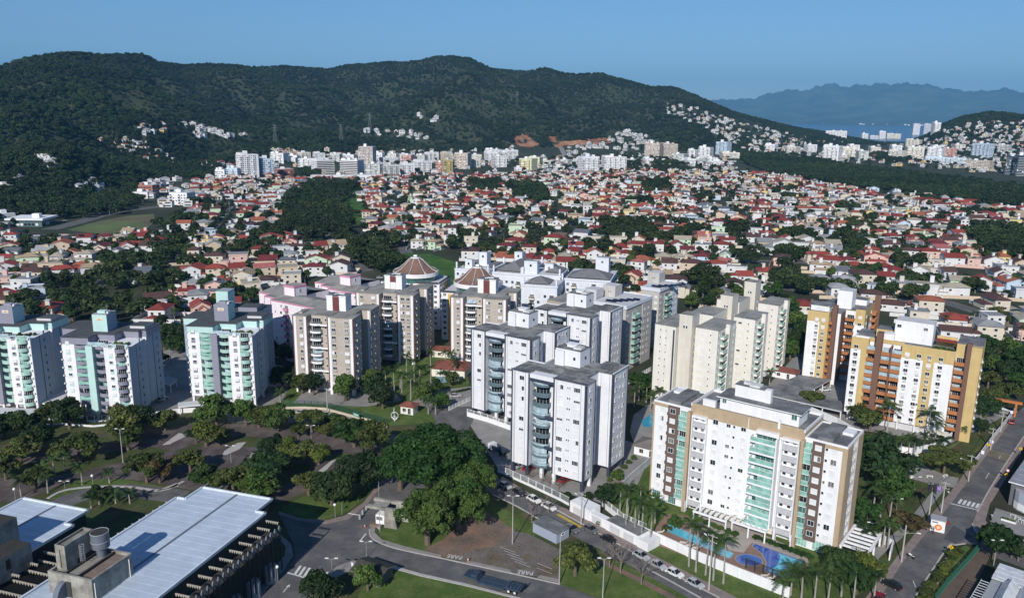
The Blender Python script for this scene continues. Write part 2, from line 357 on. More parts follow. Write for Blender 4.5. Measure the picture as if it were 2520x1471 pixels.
class Bld:
    def __init__(s, name, label, cat, org, ang, group=None, z=0.0):
        s.r = thing(name, label, cat, (org[0], org[1], z), R(ang), group)
        s.nwin = 0
    def part(s, name, mb, par=None, label=None):
        o = mb.build(name, par or s.r)
        if label: o['label'] = label
        return o
    def walls(s, poly, z0, z1, m, top=None, name='wall'):
        a = MB(); a.prism(poly, z0, z1, m, top); return s.part(name, a)
    def slab(s, poly, z, m, t=.3, o=.12, rim=None, name='roof'):
        """roof slab with a slightly raised rim round it"""
        a = MB(); a.prism(offset(poly, o), z, z + t, rim or m, m)
        r = s.part(name, a)
        if rim:
            b = MB(); P1 = offset(poly, o + .003); P0 = offset(poly, o - .3); n = len(P1)
            for i in range(n):
                j = (i + 1) % n
                b.prism([P1[i], P1[j], P0[j], P0[i]], z + t + .002, z + t + .32, rim)
            s.part('parapet', b, r)
        return r
    def win(s, e, u, z, w, h, kind='g', fr=None, gm=None, sm=None, sill=True, off=0.0):
        x0, y0, x1, y1 = e; L = math.hypot(x1 - x0, y1 - y0); dx, dy = (x1 - x0) / L, (y1 - y0) / L
        o = mobj('window', win_mesh(w, h, kind, fr or FRAME, sill), s.r, (x0 + dx * u + dy * off, y0 + dy * u - dx * off, z), math.atan2(dy, dx))
        if gm is None and kind != 's': gm = rnd.choice((GLASS, GLASS, GLASS, CURT))
        nm = {'s': 'shutter', 'g': 'pane', 'h': 'pane', 'l': 'pane'}[kind]
        mobj(nm, pane_mesh(w, h, kind, gm or GLASS, sm or SHUT), o); s.nwin += 1; return o
    def cols(s, e, cols, zs, kinds='ggs', **k):
        for (u, w, h, dz) in cols:
            for z in zs: s.win(e, u, z + dz, w, h, rnd.choice(kinds), **k)
    def box(s, name, e, u0, u1, d0, d1, z0, z1, m, par=None):
        """box along a wall edge, from d0 to d1 metres outside it"""
        x0, y0, x1, y1 = e; L = math.hypot(x1 - x0, y1 - y0); dx, dy = (x1 - x0) / L, (y1 - y0) / L; nx, ny = dy, -dx
        a = MB(); a.prism([(x0 + dx*u + nx*d, y0 + dy*u + ny*d) for u, d in ((u0, d0), (u1, d0), (u1, d1), (u0, d1))], z0, z1, m)
        return s.part(name, a, par)
    def balcony(s, e, u0, u1, d, z, slabm, railm, bulge=0.0, solid=0.0, rail=1.0, thick=.16, glassm=None):
        """slab with its balustrade; outline may bulge outwards"""
        x0, y0, x1, y1 = e; L = math.hypot(x1 - x0, y1 - y0); dx, dy = (x1 - x0) / L, (y1 - y0) / L; W = u1 - u0
        key = ('b', round(W, 2), d, slabm.name, railm.name, bulge, solid, rail)
        if key not in WM:
            pts = [(0, 0)]
            n = 8 if bulge else 1
            for i in range(n + 1): t = i / n; pts.append((W * t, -d - bulge * math.sin(math.pi * t)))
            pts.append((W, 0))
            a = MB(); a.prism(pts, -thick, 0, slabm)
            b = MB(); q = pts
            for i in range(len(q) - 1):
                p, r = Vector(q[i]), Vector(q[i+1]); v = (r - p)
                if v.length < .01: continue
                v.normalize(); nn = Vector((v.y, -v.x)) * .08
                if solid: b.prism([p, r, r - nn, p - nn], 0.003, solid, slabm)
                if rail > solid: b.prism([p - nn*.2, r - nn*.2, r - nn*.6, p - nn*.6], solid + .004, rail, railm); b.prism([p, r, r - nn, p - nn], rail + .002, rail + .06, FRAME if not solid else slabm)
            WM[key] = (a.mesh('balcony'), b.mesh('railing'))
        A, B = WM[key]
        o = mobj('balcony', A, s.r, (x0 + dx*u0, y0 + dy*u0, z), math.atan2(dy, dx)); mobj('railing', B, o); return o
    def door(s, e, u, z, w, h, gm=None, fr=None): return s.win(e, u, z, w, h, 'g', fr=fr, gm=gm, sill=False)
def E_(poly, i): j = (i + 1) % len(poly); return (*poly[i], *poly[j])
CLOTH = mat('roof_clutter', (.6, .6, .58), var=.2)
def clutter(s, x, y, z, seed=0, n=5):
    """water tank lids, vents and aerial on a machine room roof"""
    q = random.Random(seed); a = MB()
    for i in range(n): a.box(x + q.uniform(-2.4, 1.8), x + q.uniform(-1, 2.4), y + q.uniform(-1.6, 0), y + q.uniform(.3, 1.6), z, z + q.uniform(.2, .7), CLOTH)
    s.part('roof_vent', a)
    a = MB(); a.tube((x + 1, y, z), (x + 1, y, z + 2.6), .05, .03, GREY, 5); a.tube((x + .4, y, z + 2.2), (x + 1.6, y, z + 2.2), .03, .03, GREY, 4); a.tube((x + .6, y, z + 1.8), (x + 1.4, y, z + 1.8), .03, .03, GREY, 4)
    s.part('antenna', a)
# ================================================================== white towers with dark blue corners (three alike)
CW = mat('tower_white_tile', (.71, .715, .74), rough=.6, var=.05, streak=.085)
CD = mat('tower_dark_blue_strip', (.045, .055, .085), rough=.4, var=.15)
CLN = mat('tower_dark_seam', (.06, .06, .075), rough=.6)
CB = mat('blue_grey_balcony', (.11, .16, .19), rough=.3, var=.2, scale=1.5, spec=.5)
CG = mat('pale_balcony_glass', (.36, .47, .52), rough=.12, var=.35, scale=.9, spec=.6)
CR = mat('patched_grey_roof', (.135, .135, .135), var=.35, scale=.35, col2=(.24, .235, .23), c2s=.22, c2lo=.49, c2hi=.52, spot=.15)
TEALG = mat('teal_glass', (.25, .46, .40), rough=.12, var=.35, scale=.6, spec=.6)
TEALD = mat('dark_teal_glass', (.06, .16, .14), rough=.1, var=.4, scale=.8, spec=.6)
def white_tower(label, org):
    s = Bld('apartment_tower', label, 'apartment tower', org, -33, 'white towers with dark blue corner strips')
    H = 29.7; zb = 3.0; fl = [zb + .2 + 2.9 * i for i in range(9)]
    P = [(0,0),(5.7,0),(5.7,3),(13.3,3),(13.3,-.3),(23,-.3),(23,5),(20.3,5),(20.3,11.7),(24.8,11.7),(24.8,21),(18,21),(18,18),(5,18),(5,9),(0,9)]
    s.walls(P, zb, H, CW); s.slab(P, H, CR, .22, .15, rim=None)
    # pale upstand only along some roof edges, as patched by repairs
    for i in (0, 4, 9, 14, 13): e = E_(P, i); s.box('parapet', e, -.1, math.hypot(e[2]-e[0], e[3]-e[1]) + .1, -.15, .2, H + .225, H + .45, CD if i in (0, 4) else CW)
    a = MB(); a.box(7, 17, 6, 15, 0, zb, LGREY)
    s.part('entrance_hall', a)
    for x, y in ((.5,.5),(5.1,.6),(.5,8.3),(13.8,.3),(22.4,.3),(22.4,4.4),(24.2,12.3),(24.2,20.3),(18.6,20.3),(9.5,1.0)):
        a = MB(); a.box(x-.42, x+.42, y-.42, y+.42, 0, zb, CD if (x, y) in ((.5,.5),(22.4,.3),(5.1,.6),(24.2,12.3),(24.2,20.3)) else WHITE); s.part('column', a)
    # dark vertical strips and seams
    for i, us in ((0, (.0, 5.35)), (4, (.0, 9.3)), (5, (0, 4.95)), (9, (0, 8.9)), (8, (4.1,))):
        e = E_(P, i)
        for u in us: s.box('corner_strip', e, u, u + .4, 0, .1, zb, H, CD)
    for i, us in ((0, (.85, 1.0 + .1, 4.4)), (4, (.95, 8.2)), (5, (.9, 4.2)), (9, (.9, 7.9)), (8, (.8, 3.4))):
        e = E_(P, i)
        for u in us: s.box('seam', e, u, u + .07, 0, .03, zb, H, CLN)
    kd = 'gssssl'
    fA, fM, rM, fR, rR = E_(P,0), E_(P,4), E_(P,5), E_(P,8), E_(P,9)
    s.cols(fA, [(3.3, 1.4, 1.15, 1.0)], fl, 'gssslh')
    s.cols(fM, [(2.1, 1.75, 1.15, 1.0), (7.1, 1.75, 1.15, 1.0)], fl, 'gsslsh'); s.cols(fM, [(4.35, .34, .5, 1.5), (4.95, .34, .5, 1.5)], fl, 'g')
    s.cols(rM, [(2.6, 1.3, 1.15, 1.0)], fl, 'gsslh')
    s.cols(rR, [(1.9, 1.3, 1.1, 1.0), (6.9, 1.3, 1.1, 1.0)], fl, 'gsslh'); s.cols(rR, [(4.4, .55, .6, 1.4)], fl, 'gs')
    nf, nr_ = E_(P, 2), E_(P, 6)          # backs of the two niches (edges 2: front, 6: right)
    s.cols(nf, [(6.4, .6, .7, 1.3)], fl, 'gs')
    for k, z in enumerate(fl):
        big = rnd.random() < .5
        s.balcony(nf, .3, 5.1, 1.7, z, CB, CG if big else CB, bulge=.9, solid=.5, rail=1.05)
        s.balcony(nr_, .6, 5.4, 1.6, z, CB, CG if rnd.random() < .4 else TEALD, bulge=1.1, solid=.4, rail=1.05)
        s.door(nf, 2.6, z + .02, 4.2, 2.2, gm=rnd.choice((GLASS, CG, GLASS))); s.door(nr_, 3.0, z + .02, 4.2, 2.2, gm=rnd.choice((GLASS, TEALD, CG)))
        if rnd.random() < .35:  # glazed-in balcony
            a = MB()
            for i in range(8):
                t0, t1 = i/8, (i+1)/8; p = [(.4+4.6*t, 3 - 1.6 - .85*math.sin(math.pi*t)) for t in (t0, t1)]
                x = [(5.7 + q[0], q[1]) for q in p]; a.face([(x[0][0], x[0][1], z+1.1), (x[1][0], x[1][1], z+1.1), (x[1][0], x[1][1], z+2.65), (x[0][0], x[0][1], z+2.65)], CG)
            s.part('balcony_glazing', a)
        if k in (2, 5): s.box('tie_beam', nf, 4.6, 7.6, 2.0, 2.5, z, z + .75, CD)
    s.box('tie_beam', nf, 0, 7.6, 2.0, 2.8, H - 2.0, H - 1.0, CD); s.box('niche_header', nf, 0, 7.6, .02, 2.9, H - 1.2, H - .02, CW)
    # rooftop machine room
    M1 = [(7.3,11),(15,11),(15,16.8),(7.3,16.8)]; s.walls(M1, H + .22, 34.5, CW, name='machine_room'); s.slab(M1, 34.5, CR, .12, .05)
    s.box('machine_room_offset', (7.3,11,15,11), .2, 3.0, .02, .8, H + .22, 34.2, CW)
    s.win((7.3,11,15,11), 5.9, 31.9, .5, .7, 'g', fr=CLN); s.win((15,11,15,16.8), 3, 31.9, .6, .6, 'g', fr=CLN)
    a = MB(); a.box(9.5, 12.4, 13.4, 15.2, 34.62, 35.4, WHITE); a.box(9.2, 12.7, 13.1, 15.5, 35.4, 35.55, WHITE); s.part('water_tank', a)
    clutter(s, 13, 13, 34.62, 5, 3)
    return s
ct = white_tower('front white tower with dark blue corner strips and grey roof, beside the big round tree', (.2, 206.5))
dup(ct.r, (-13.1, 247.8), label='middle white tower with dark blue strips, left of and behind the front one')
dup(ct.r, (8.0, 276.5), label='rearmost white tower with dark blue strips, partly hidden behind its two neighbours')

# ================================================================== big white building with green glass balconies
BG = mat('sand_stone_cladding', (.43, .33, .22), var=.1, scale=.6, streak=.08); BR = mat('brown_cladding', (.135, .095, .08), var=.08, streak=.05)
PERF = mat('perforated_grey_screen', (.45, .45, .46), var=.15, scale=2.5, spot=.2)
def big_white():
    s = Bld('apartment_block', 'large white apartment block with brown stripes, green glass balconies and pools in front', 'apartment block', (36.5, 191.6), -37.5)
    zb = 2.9; fh = 2.62; fl = [zb + fh * i for i in range(9)]; H = 26.6; HC = 28.0
    PL = [(0,0),(10.2,0),(10.2,13.2),(0,13.2)]; PC = [(10.2,-.3),(38,-.3),(38,13),(10.2,13)]; PR = [(38,-.1),(47.3,-.1),(47.3,12.6),(38,12.6)]
    s.walls(PL, zb, H, WHITE); s.walls(PR, zb, H, WHITE); s.walls(PC, zb, HC - 2.4, WHITE)
    s.walls(PC, HC - 2.4 + .003, HC, BG, SLATE, name='parapet_band'); 
    for i in range(4): e = E_(PC, i); s.box('parapet', e, 0 if i % 2 else .26, math.hypot(e[2]-e[0], e[3]-e[1]) - (0 if i % 2 else .26), -.25, .004, HC + .002, HC + .7, BG if i in (0,) else WHITE)
    s.slab(PL, H, SLATE, .15, .02, rim=WHITE); s.slab(PR, H, SLATE, .15, .02, rim=WHITE)
    for x in (3.4, 40.4):
        a = MB(); a.box(x, x + 3.4, 1, 12, H + .16, H + .9, SLATE); s.part('roof_step', a)
    a = MB(); a.box(1.2, 3.1, 8.5, 11.5, H + .16, H + .8, WHITE); s.part('roof_hatch', a); a = MB(); a.box(44, 46.4, 7.5, 10.5, H + .16, H + .8, WHITE); s.part('roof_hatch', a)
    # ground floor
    g = MB(); g.box(.3, 9.9, .4, 12.9, 0, zb, WHITE); g.box(10.2, 38, 1.4, 12.7, 0, zb, OFFW); g.box(38, 47, .4, 12.3, 0, zb, WHITE); s.part('ground_floor', g)
    fL, fC, fR, rR = E_(PL,0), E_(PC,0), E_(PR,0), E_(PR,1)
    for u in (1.6, 6.0): s.win((.3,.4,9.9,.4), u, .2, 2.0, 2.3, 'g', gm=TEALD)
    for u in (1.2, 5.2): s.win((38,.4,47,.4), u, .3, 2.6, 2.2, 'g', gm=TEALG)
    s.win((10.2,1.4,38,1.4), 25.2, .3, 3.4, 2.2, 'g', gm=TEALG); s.win((10.2,1.4,38,1.4), 2.5, .3, 3.4, 2.2, 'g')
    for u in (.1, 4.5, 23.0, 27.1): s.box('column', fC, u, u + .5, .1, 1.3, 0, zb, WHITE)
    # corner stone strips
    s.box('stone_strip', fL, 0, .35, 0, .12, 0, H, BG); s.box('stone_strip', fR, 8.35, 9.3, 0, .12, 0, H, BG)
    s.box('stone_band', fL, .36, 4.0, 0, .12, H - .8, H, BG); s.box('stone_band', fR, 4.4, 8.34, 0, .12, H - .8, H, BG)
    s.box('stone_fin', fC, -.35, .5, 0, 1.3, 0, H, BG); s.box('stone_fin', fC, 27.4, 28.1, 0, 1.3, 0, H, BG)
    s.box('brown_strip', fL, 4.1, 7.2, 0, .35, zb - .4, H, BR); s.box('brown_strip', fR, 1.9, 4.5, 0, .35, zb - .4, H, BR)
    bl, br_ = (4.1,-.35,7.2,-.35), (39.9,-.45,42.5,-.45)
    for z in fl:
        s.win(bl, 1.35, z + .85, 1.35, 1.2, rnd.choice('gsssgl')); s.box('air_conditioner_ledge', fL, 3.95, 4.09, .02, .5, z + .2, z + .9, BR)
        s.win(br_, 1.3, z + .85, 1.35, 1.2, rnd.choice('gsssgl'))
        s.win(fL, 2.3, z + .8, 1.1, 1.25, rnd.choice('sssgl'))
        s.win(fR, 6.6, z + .8, 1.2, 1.25, rnd.choice('ssgl'), off=0); s.win(fR, 4.95, z + 1.2, .5, .6, 'g')
        # small side balconies
        for e, u0, u1 in ((fL, 7.35, 9.7), (fR, .1, 1.85)):
            s.balcony(e, u0, u1, 1.05, z, WHITE, TEALG, rail=1.0); s.door(e, (u0+u1)/2, z + .02, u1 - u0 - .2, 2.15, gm=rnd.choice((GLASS, TEALG, TEALD)))
            if rnd.random() < .45: s.box('balcony_glazing', e, u0 + .1, u1 - .1, .9, .94, z + 1.07, z + 2.4, TEALG)
        # middle balconies
        s.balcony(fC, 16.1, 21.9, 1.9, z, WHITE, TEALG, rail=1.0, thick=.45); s.door(fC, 19.4, z + .02, 4.9, 2.1, gm=rnd.choice((GLASS, TEALG, TEALD)))
        if rnd.random() < .6: s.box('balcony_glazing', fC, 17.2 if rnd.random() < .5 else 18.4, 21.8, 1.75, 1.79, z + 1.07, z + 2.14, TEALG)
        # grey screens in white frames
        for u0, u1 in ((.8, 4.7), (23.0, 27.0)):
            s.box('service_screen', fC, u0 + .25, u1 - .25, 0, .95, z - .75, z + .55, PERF)
            s.win(fC, u0 + .95 + .1, z + 1.0, .75, .62, 'g', off=.4); s.win(fC, u1 - 1.15, z + 1.0, .75, .62, 'g', off=.4)
            s.box('service_bay', fC, u0 + .3, u1 - .3, 0, .395, z + .55, z + 1.8, WHITE)
        s.win(fC, 6.6, z + .85, 1.25, 1.2, rnd.choice('sgghs')); s.win(fC, 9.9, z + .95, .95, .8, rnd.choice('sgl')); s.win(fC, 11.3, z + 1.1, .5, .55, 'g'); s.win(fC, 13.6, z + .9, 1.15, .9, rnd.choice('sssg'))
    for u0, u1 in ((.8, 4.7), (23.0, 27.0)):
        for u in (u0, u1 - .22): s.box('screen_frame', fC, u, u + .22, 0, 1.0, 1.2, HC - 2.6, WHITE)
        s.box('screen_frame', fC, u0, u1, 0, 1.05, HC - 2.58, HC - 2.0, WHITE)
    s.box('balcony_frame', fC, 21.95, 22.3, 0, 1.95, zb, HC - 2.6, WHITE); s.box('balcony_frame', fC, 17.0, 22.3, 0, 1.0, HC - 2.58, HC - 1.6, WHITE)
    s.box('drain_pipe', fC, 14.6, 14.75, 0, .12, zb, HC + .3, WHITE); s.box('chimney', fC, 21.6, 22.1, -.3, .3, HC - .5, HC + 1.6, WHITE)
    # right side
    s.box('stone_panel', rR, .0, 4.6, 0, .12, 0, H, BG); s.box('stone_panel', rR, 8.4, 12.7, 0, .12, 0, H, BG)
    for z in fl: s.win(rR, 5.6, z + .9, .8, 1.0, 'gs'[rnd.random() < .3]); s.win(rR, 7.4, z + .9, .8, 1.0, 'g')
    # penthouse and machine room
    PP = [(16.5,2.2),(35.6,2.2),(35.6,8.4),(16.5,8.4)]; s.walls(PP, HC + .01, 31, WHITE, name='penthouse'); a = MB(); a.prism(offset(PP, .7), 31, 31.25, WHITE, SLATE); s.part('penthouse_roof', a)
    s.win(E_(PP,0), 1.1, 29.7, 1.0, .9, 'g', gm=TEALD); s.win(E_(PP,0), 18.0, 29.5, 1.2, 1.2, 'g', gm=TEALD)
    a = MB(); a.box(12.4, 15.6, 1.5, 2.4, HC + .01, HC + 1.7, WHITE); s.part('roof_box', a)
    MR = [(19.2,4.4),(26.6,4.4),(26.6,7.8),(19.2,7.8)]; s.walls(MR, 31.26, 34.2, WHITE, name='machine_room'); s.slab(MR, 34.2, SLATE, .1, .15)
    a = MB(); a.box(26.6, 28.0, 4.2, 5.6, 31.26, 34.5, WHITE); s.part('chimney', a); clutter(s, 23, 6, 34.3, 9, 3)
    # entrance pergola over the ground floor
    for x0, x1, y1 in ((14.5, 23.2, -5.0), (24, 32.4, -4.0)):
        a = MB(); a.box(x0, x1, y1, y1 + .45, 2.7, 3.1, WHITE); a.box(x0, x1, -.9, -.5, 2.7, 3.1, WHITE); pg = s.part('pergola', a)
        k = x0
        while k <= x1: s.part('beam', (lambda b: (b.box(k, k + .3, y1 + .46, -.92, 2.72, 3.08, WHITE), b)[1])(MB()), pg); k += 1.35
        for x in (x0 + .2, (x0+x1)/2, x1 - .2): s.part('post', (lambda b: (b.box(x-.15, x+.15, y1 + .05, y1 + .35, 0, 2.69, WHITE), b)[1])(MB()), pg)
    a = MB()
    for i in range(6): a.box(48.2, 53.4, 1.2 + i * 1.9, 1.75 + i * 1.9, 3.0, 3.4, WHITE)
    a.box(47.6, 48.19, .6, 12.6, 3.0, 3.4, WHITE); a.box(53.41, 54, .6, 12.6, 3.0, 3.4, WHITE); pg = s.part('pergola', a)
    for x, y in ((47.9,.9),(53.7,.9),(53.7,6.6),(53.7,12.2)): s.part('post', (lambda b: (b.box(x-.2, x+.2, y-.2, y+.2, 0, 2.99, WHITE), b)[1])(MB()), pg)
big_white()

# ================================================================== yellow and white towers with orange balconies
YL = mat('mustard_render', (.54, .40, .18), var=.07, streak=.1); ORG = mat('orange_balcony', (.38, .155, .06), var=.1, streak=.04)
PIER = mat('brown_pier', (.17, .095, .07), var=.06, streak=.05); TILE = mat('roof_tile_red', (.27, .045, .032), var=.2, scale=.8, spot=.2)
AC = mat('air_conditioner_white', (.6, .58, .55), var=.1)
def yellow_tower():
    s = Bld('apartment_tower', 'front mustard and white tower with orange balconies, white machine room and tall palms before it', 'apartment tower', (110.6, 249.6), -34.0, 'mustard towers with orange balconies')
    H = 27.5; zb = 2.6; fh = (H - zb - 1.2) / 9; fl = [zb + .2 + fh * i for i in range(9)]
    P = [(0,0),(5.2,0),(5.2,2.2),(15,2.2),(15,0),(29.6,0),(29.6,3.6),(36.6,3.6),(36.6,15),(0,15)]
    s.walls(P[:6] + [(29.6,3.6),(29.6,15),(0,15)], zb, H, WHITE); W2 = [(29.61,3.6),(36.6,3.6),(36.6,15),(29.61,15)]; s.walls(W2, zb, 30.2, YL, name='side_wing'); s.slab(W2, 30.2, DGREY, .2, .02, rim=None)
    s.slab([(0.2,6),(29.4,6),(29.4,14.8),(.2,14.8)], H + .01, SLATE, .3, .0); s.slab([(15,.5),(29.4,.5),(29.4,5.9),(15,5.9)], H + .01, SLATE, .2, .0)
    a = MB(); a.box(1, 28.6, 1, 14, .0, zb, LGREY); s.part('ground_floor', a)
    fA, nb, fM, c = (0,0,5.2,0), (5.2,2.2,15,2.2), (15,0,29.6,0), (29.6,3.6,36.6,3.6)
    # mustard fields
    s.box('mustard_band', fA, 0, 5.2, 0, .06, H - 3.1, H + .9, YL); s.box('mustard_strip', fA, 3.1, 5.2, 0, .06, zb, H - 3.102, YL)
    s.box('mustard_band', fM, 0, 14.6, 0, .06, H - 3.4, H + .9, YL); s.box('mustard_strip', fM, 6.3, 9.4, 0, .06, zb, H - 3.402, YL)
    s.box('parapet', nb, 0, 9.8, 0, .2, H - .3, H + .9, YL); s.box('mustard_side', (5.2,0,5.2,2.2), 0, 2.2, 0, .03, zb, H + .6, YL)
    # left pair
    s.cols(fA, [(1.6, 1.25, 1.0, .9)], fl, 'g', off=.06)
    for z in fl: s.box('air_conditioner', fA, 1.3, 2.1, .07, .5, z + .25, z + .7, AC)
    # balconies either side of the brown pier
    s.box('pier', nb, 2.2, 3.9, 0, 3.0, 0, H + 3.4, PIER); s.box('pier', nb, 6.6, 7.0, 0, 2.6, zb, H - .5, PIER)
    for z in fl:
        for u0, u1 in ((-.3, 2.18), (3.92, 6.58), (7.02, 9.9)):
            s.balcony(nb, u0, u1, 2.5, z, ORG, ORG, solid=.62, rail=.95, thick=.2); s.door(nb, (u0+u1)/2, z + .02, min(u1-u0-.4, 2.2), 2.0, gm=rnd.choice((GLASS, CG, GLASS)))
            if rnd.random() < .4: s.box('balcony_glazing', nb, u0 + .1, u1 - .1, 2.34, 2.38, z + 1.05, z + 2.2, CG)
    s.cols(fM, [(1.7, 1.2, .95, 1.0), (5.0, 1.2, .95, 1.0), (7.9, 1.2, .95, 1.0), (11.1, 1.2, .95, 1.0)], fl, 'ggggs', off=.06)
    for z in fl:
        for u in (1.9, 5.2, 8.1, 11.3): s.box('air_conditioner', fM, u - .4, u + .4, .07, .5, z + .3, z + .75, AC)
    # right end
    s.box('pier', c, 2.9, 4.2, 0, 2.2, 0, H + 3.6, PIER); s.box('mustard_front', c, 4.21, 6.99, 0, 2.2, 0, 30.2, YL)
    for z in fl:
        s.balcony(c, .1, 2.88, 1.9, z, ORG, ORG, solid=.62, rail=.95, thick=.2); s.door(c, 1.5, z + .02, 2.0, 2.0, gm=rnd.choice((GLASS, CG)))
        s.win((36.6,3.6,36.6,15), 3, z + 1, .9, .9, 'g'); s.box('air_conditioner', (36.6,3.6,36.6,15), 3.9, 4.6, .0, .4, z + .3, z + .9, AC)
    # roof: white machine room, terrace, tiled awning
    M = [(11.6,5),(22.6,5),(22.6,11.5),(11.6,11.5)]; s.walls(M, H + .32, 34.6, WHITE, name='machine_room'); s.slab(M, 34.6, LGREY, .1, .02)
    s.win((11.6,5,22.6,5), 1.2, 32.4, 1.2, .9, 'g'); s.win((11.6,5,22.6,5), 8.8, 32.4, 1.2, .9, 'g'); s.win((11.6,5,22.6,5), 8.5, 28.4, .9, 1.5, 's')
    a = MB(); a.box(6, 11.4, 7, 13, H + .33, 30.4, YL, DGREY); s.part('penthouse', a)
    a = MB(); a.prism([(23.6,4.2),(29.3,4.2),(29.3,7.6),(23.6,7.6)], 29.9, 30.05, TILE); a.box(23.6, 29.3, 7.6, 8.0, H + .33, 30.9, YL); s.part('awning', a)
    a = MB()
    for i in range(26): x = 23.6 + rnd.random() * 5.4; y = 1 + rnd.random() * 3; a.sphere((x, y, H + .5), .25 + rnd.random() * .3, PLANT, 6, 4)
    s.part('terrace_plants', a)
    a = MB(); a.box(8.9, 12, 2.6, 6, H + .3, 30.2, WHITE); s.part('terrace_room', a); a = MB(); a.box(1, 5, 1, 1.05, H + .35, H + 1.2, FRAME); a.box(1, 1.05, 1.06, 5, H + .35, H + 1.2, FRAME); s.part('terrace_railing', a)
    a = MB(); a.box(25, 31, -3.4, 0, 2.3, 2.6, OFFW); s.part('entrance_canopy', a)
    for x in (25.6, 30.2): a = MB(); a.box(x, x + .4, -3.1, -2.7, 0, 2.29, WHITE); s.part('column', a)
    for x in (1, 5, 10, 16, 21): a = MB(); a.box(x, x + .4, .2, .6, 0, zb, WHITE); s.part('column', a)
yellow_tower()
def yellow_rear():
    s = Bld('apartment_tower', 'rear mustard and white tower with orange balconies, standing behind the flat carport roof', 'apartment tower', (109.7, 286.6), -34.0, 'mustard towers with orange balconies')
    H = 27.3; zb = 2.6; fh = (H - zb - 1.2) / 9; fl = [zb + .2 + fh * i for i in range(9)]
    P = [(0,0),(7.4,0),(7.4,4),(10.8,4),(10.8,12),(17.6,12),(17.6,30),(2,30),(0,16)]
    s.walls(P, 0, H, WHITE, SLATE); fA = E_(P,0); r1 = (7.4,0,7.4,4); fB = (7.4,4,10.8,4); r2 = (10.8,4,10.8,12); fC = (10.8,12,17.6,12); r3 = (17.6,12,17.6,30)
    s.box('mustard_band', fA, 0, 7.4, 0, .06, H - 3.1, H + .8, YL); s.box('mustard_strip', fA, 4.4, 7.4, 0, .06, 0, H - 3.102, YL); s.box('mustard_side', r1, 0, 4, 0, .06, 0, H + .8, YL)
    s.cols(fA, [(3.4, 1.1, .95, 1.0), (5.7, 1.1, .95, 1.0)], fl, 'gggs', off=.06)
    for z in fl:
        for u in (3.5, 5.8): s.box('air_conditioner', fA, u - .4, u + .4, .07, .5, z + .3, z + .75, AC)
        s.balcony(r1, .8, 3.9, 1.3, z, ORG, ORG, solid=.6, rail=.95); s.door(r1, 2.3, z + .02, 2, 2)
        s.balcony(fC, .3, 3.4, 1.7, z, ORG, ORG, solid=.6, rail=.95); s.door(fC, 1.9, z + .02, 2.4, 2.0, gm=rnd.choice((GLASS, CG)))
        s.win(fC, 5.2, z + 1, 1.2, .9, 'gs'[rnd.random() < .4], off=.06)
        for u in (3, 12): s.win(r3, u, z + 1, 1.1, .9, 'g', off=.06)
        s.balcony(r3, 13.6, 17, 1.6, z, ORG, ORG, solid=.6, rail=.95)
    s.box('pier', fB, .6, 2.3, 0, 2.0, 0, H + 3.2, PIER); s.box('pier', (10.8,4,10.8,12), .0, 7.9, 0, .05, 0, H, PIER); s.box('pier', r3, 17, 18, 0, 2.2, 0, H + 3.6, PIER)
    s.box('mustard_band', fC, 3.5, 6.8, 0, .06, H - 5, H + .8, YL); s.box('mustard_band', r3, 0, 17, 0, .06, H - 6, H + .8, YL); s.box('pier', r3, 5, 8, .061, .1, H - 8, H - 2.5, PIER)
    a = MB(); a.box(.4, 7, 2, 8, H, H + 2.7, WHITE); s.part('penthouse', a); a = MB(); a.box(0, 7.4, 1.6, 8.4, H + 2.7, H + 2.95, SLATE); s.part('penthouse_roof', a)
    s.win((.4,2,7,2), 3.6, H + .6, 3, 1.6, 's'); a = MB(); a.box(.3, 7.2, .3, .35, H + .05, H + .95, CLN); s.part('terrace_railing', a)
    M = [(7,14),(12.2,14),(12.2,21),(7,21)]; s.walls(M, H, 34, WHITE, LGREY, name='machine_room')
    s.slab([(12.4,13),(17.4,13),(17.4,29),(12.4,29)], H, DGREY, .3, 0); a = MB(); a.box(8, 16, 22, 28, H + .31, H + 2.4, WHITE, DGREY); s.part('penthouse', a)
    s.box('pier', (0,16,0,0), 8, 9.2, 0, 1, 20, H + 3.4, PIER)
yellow_rear()
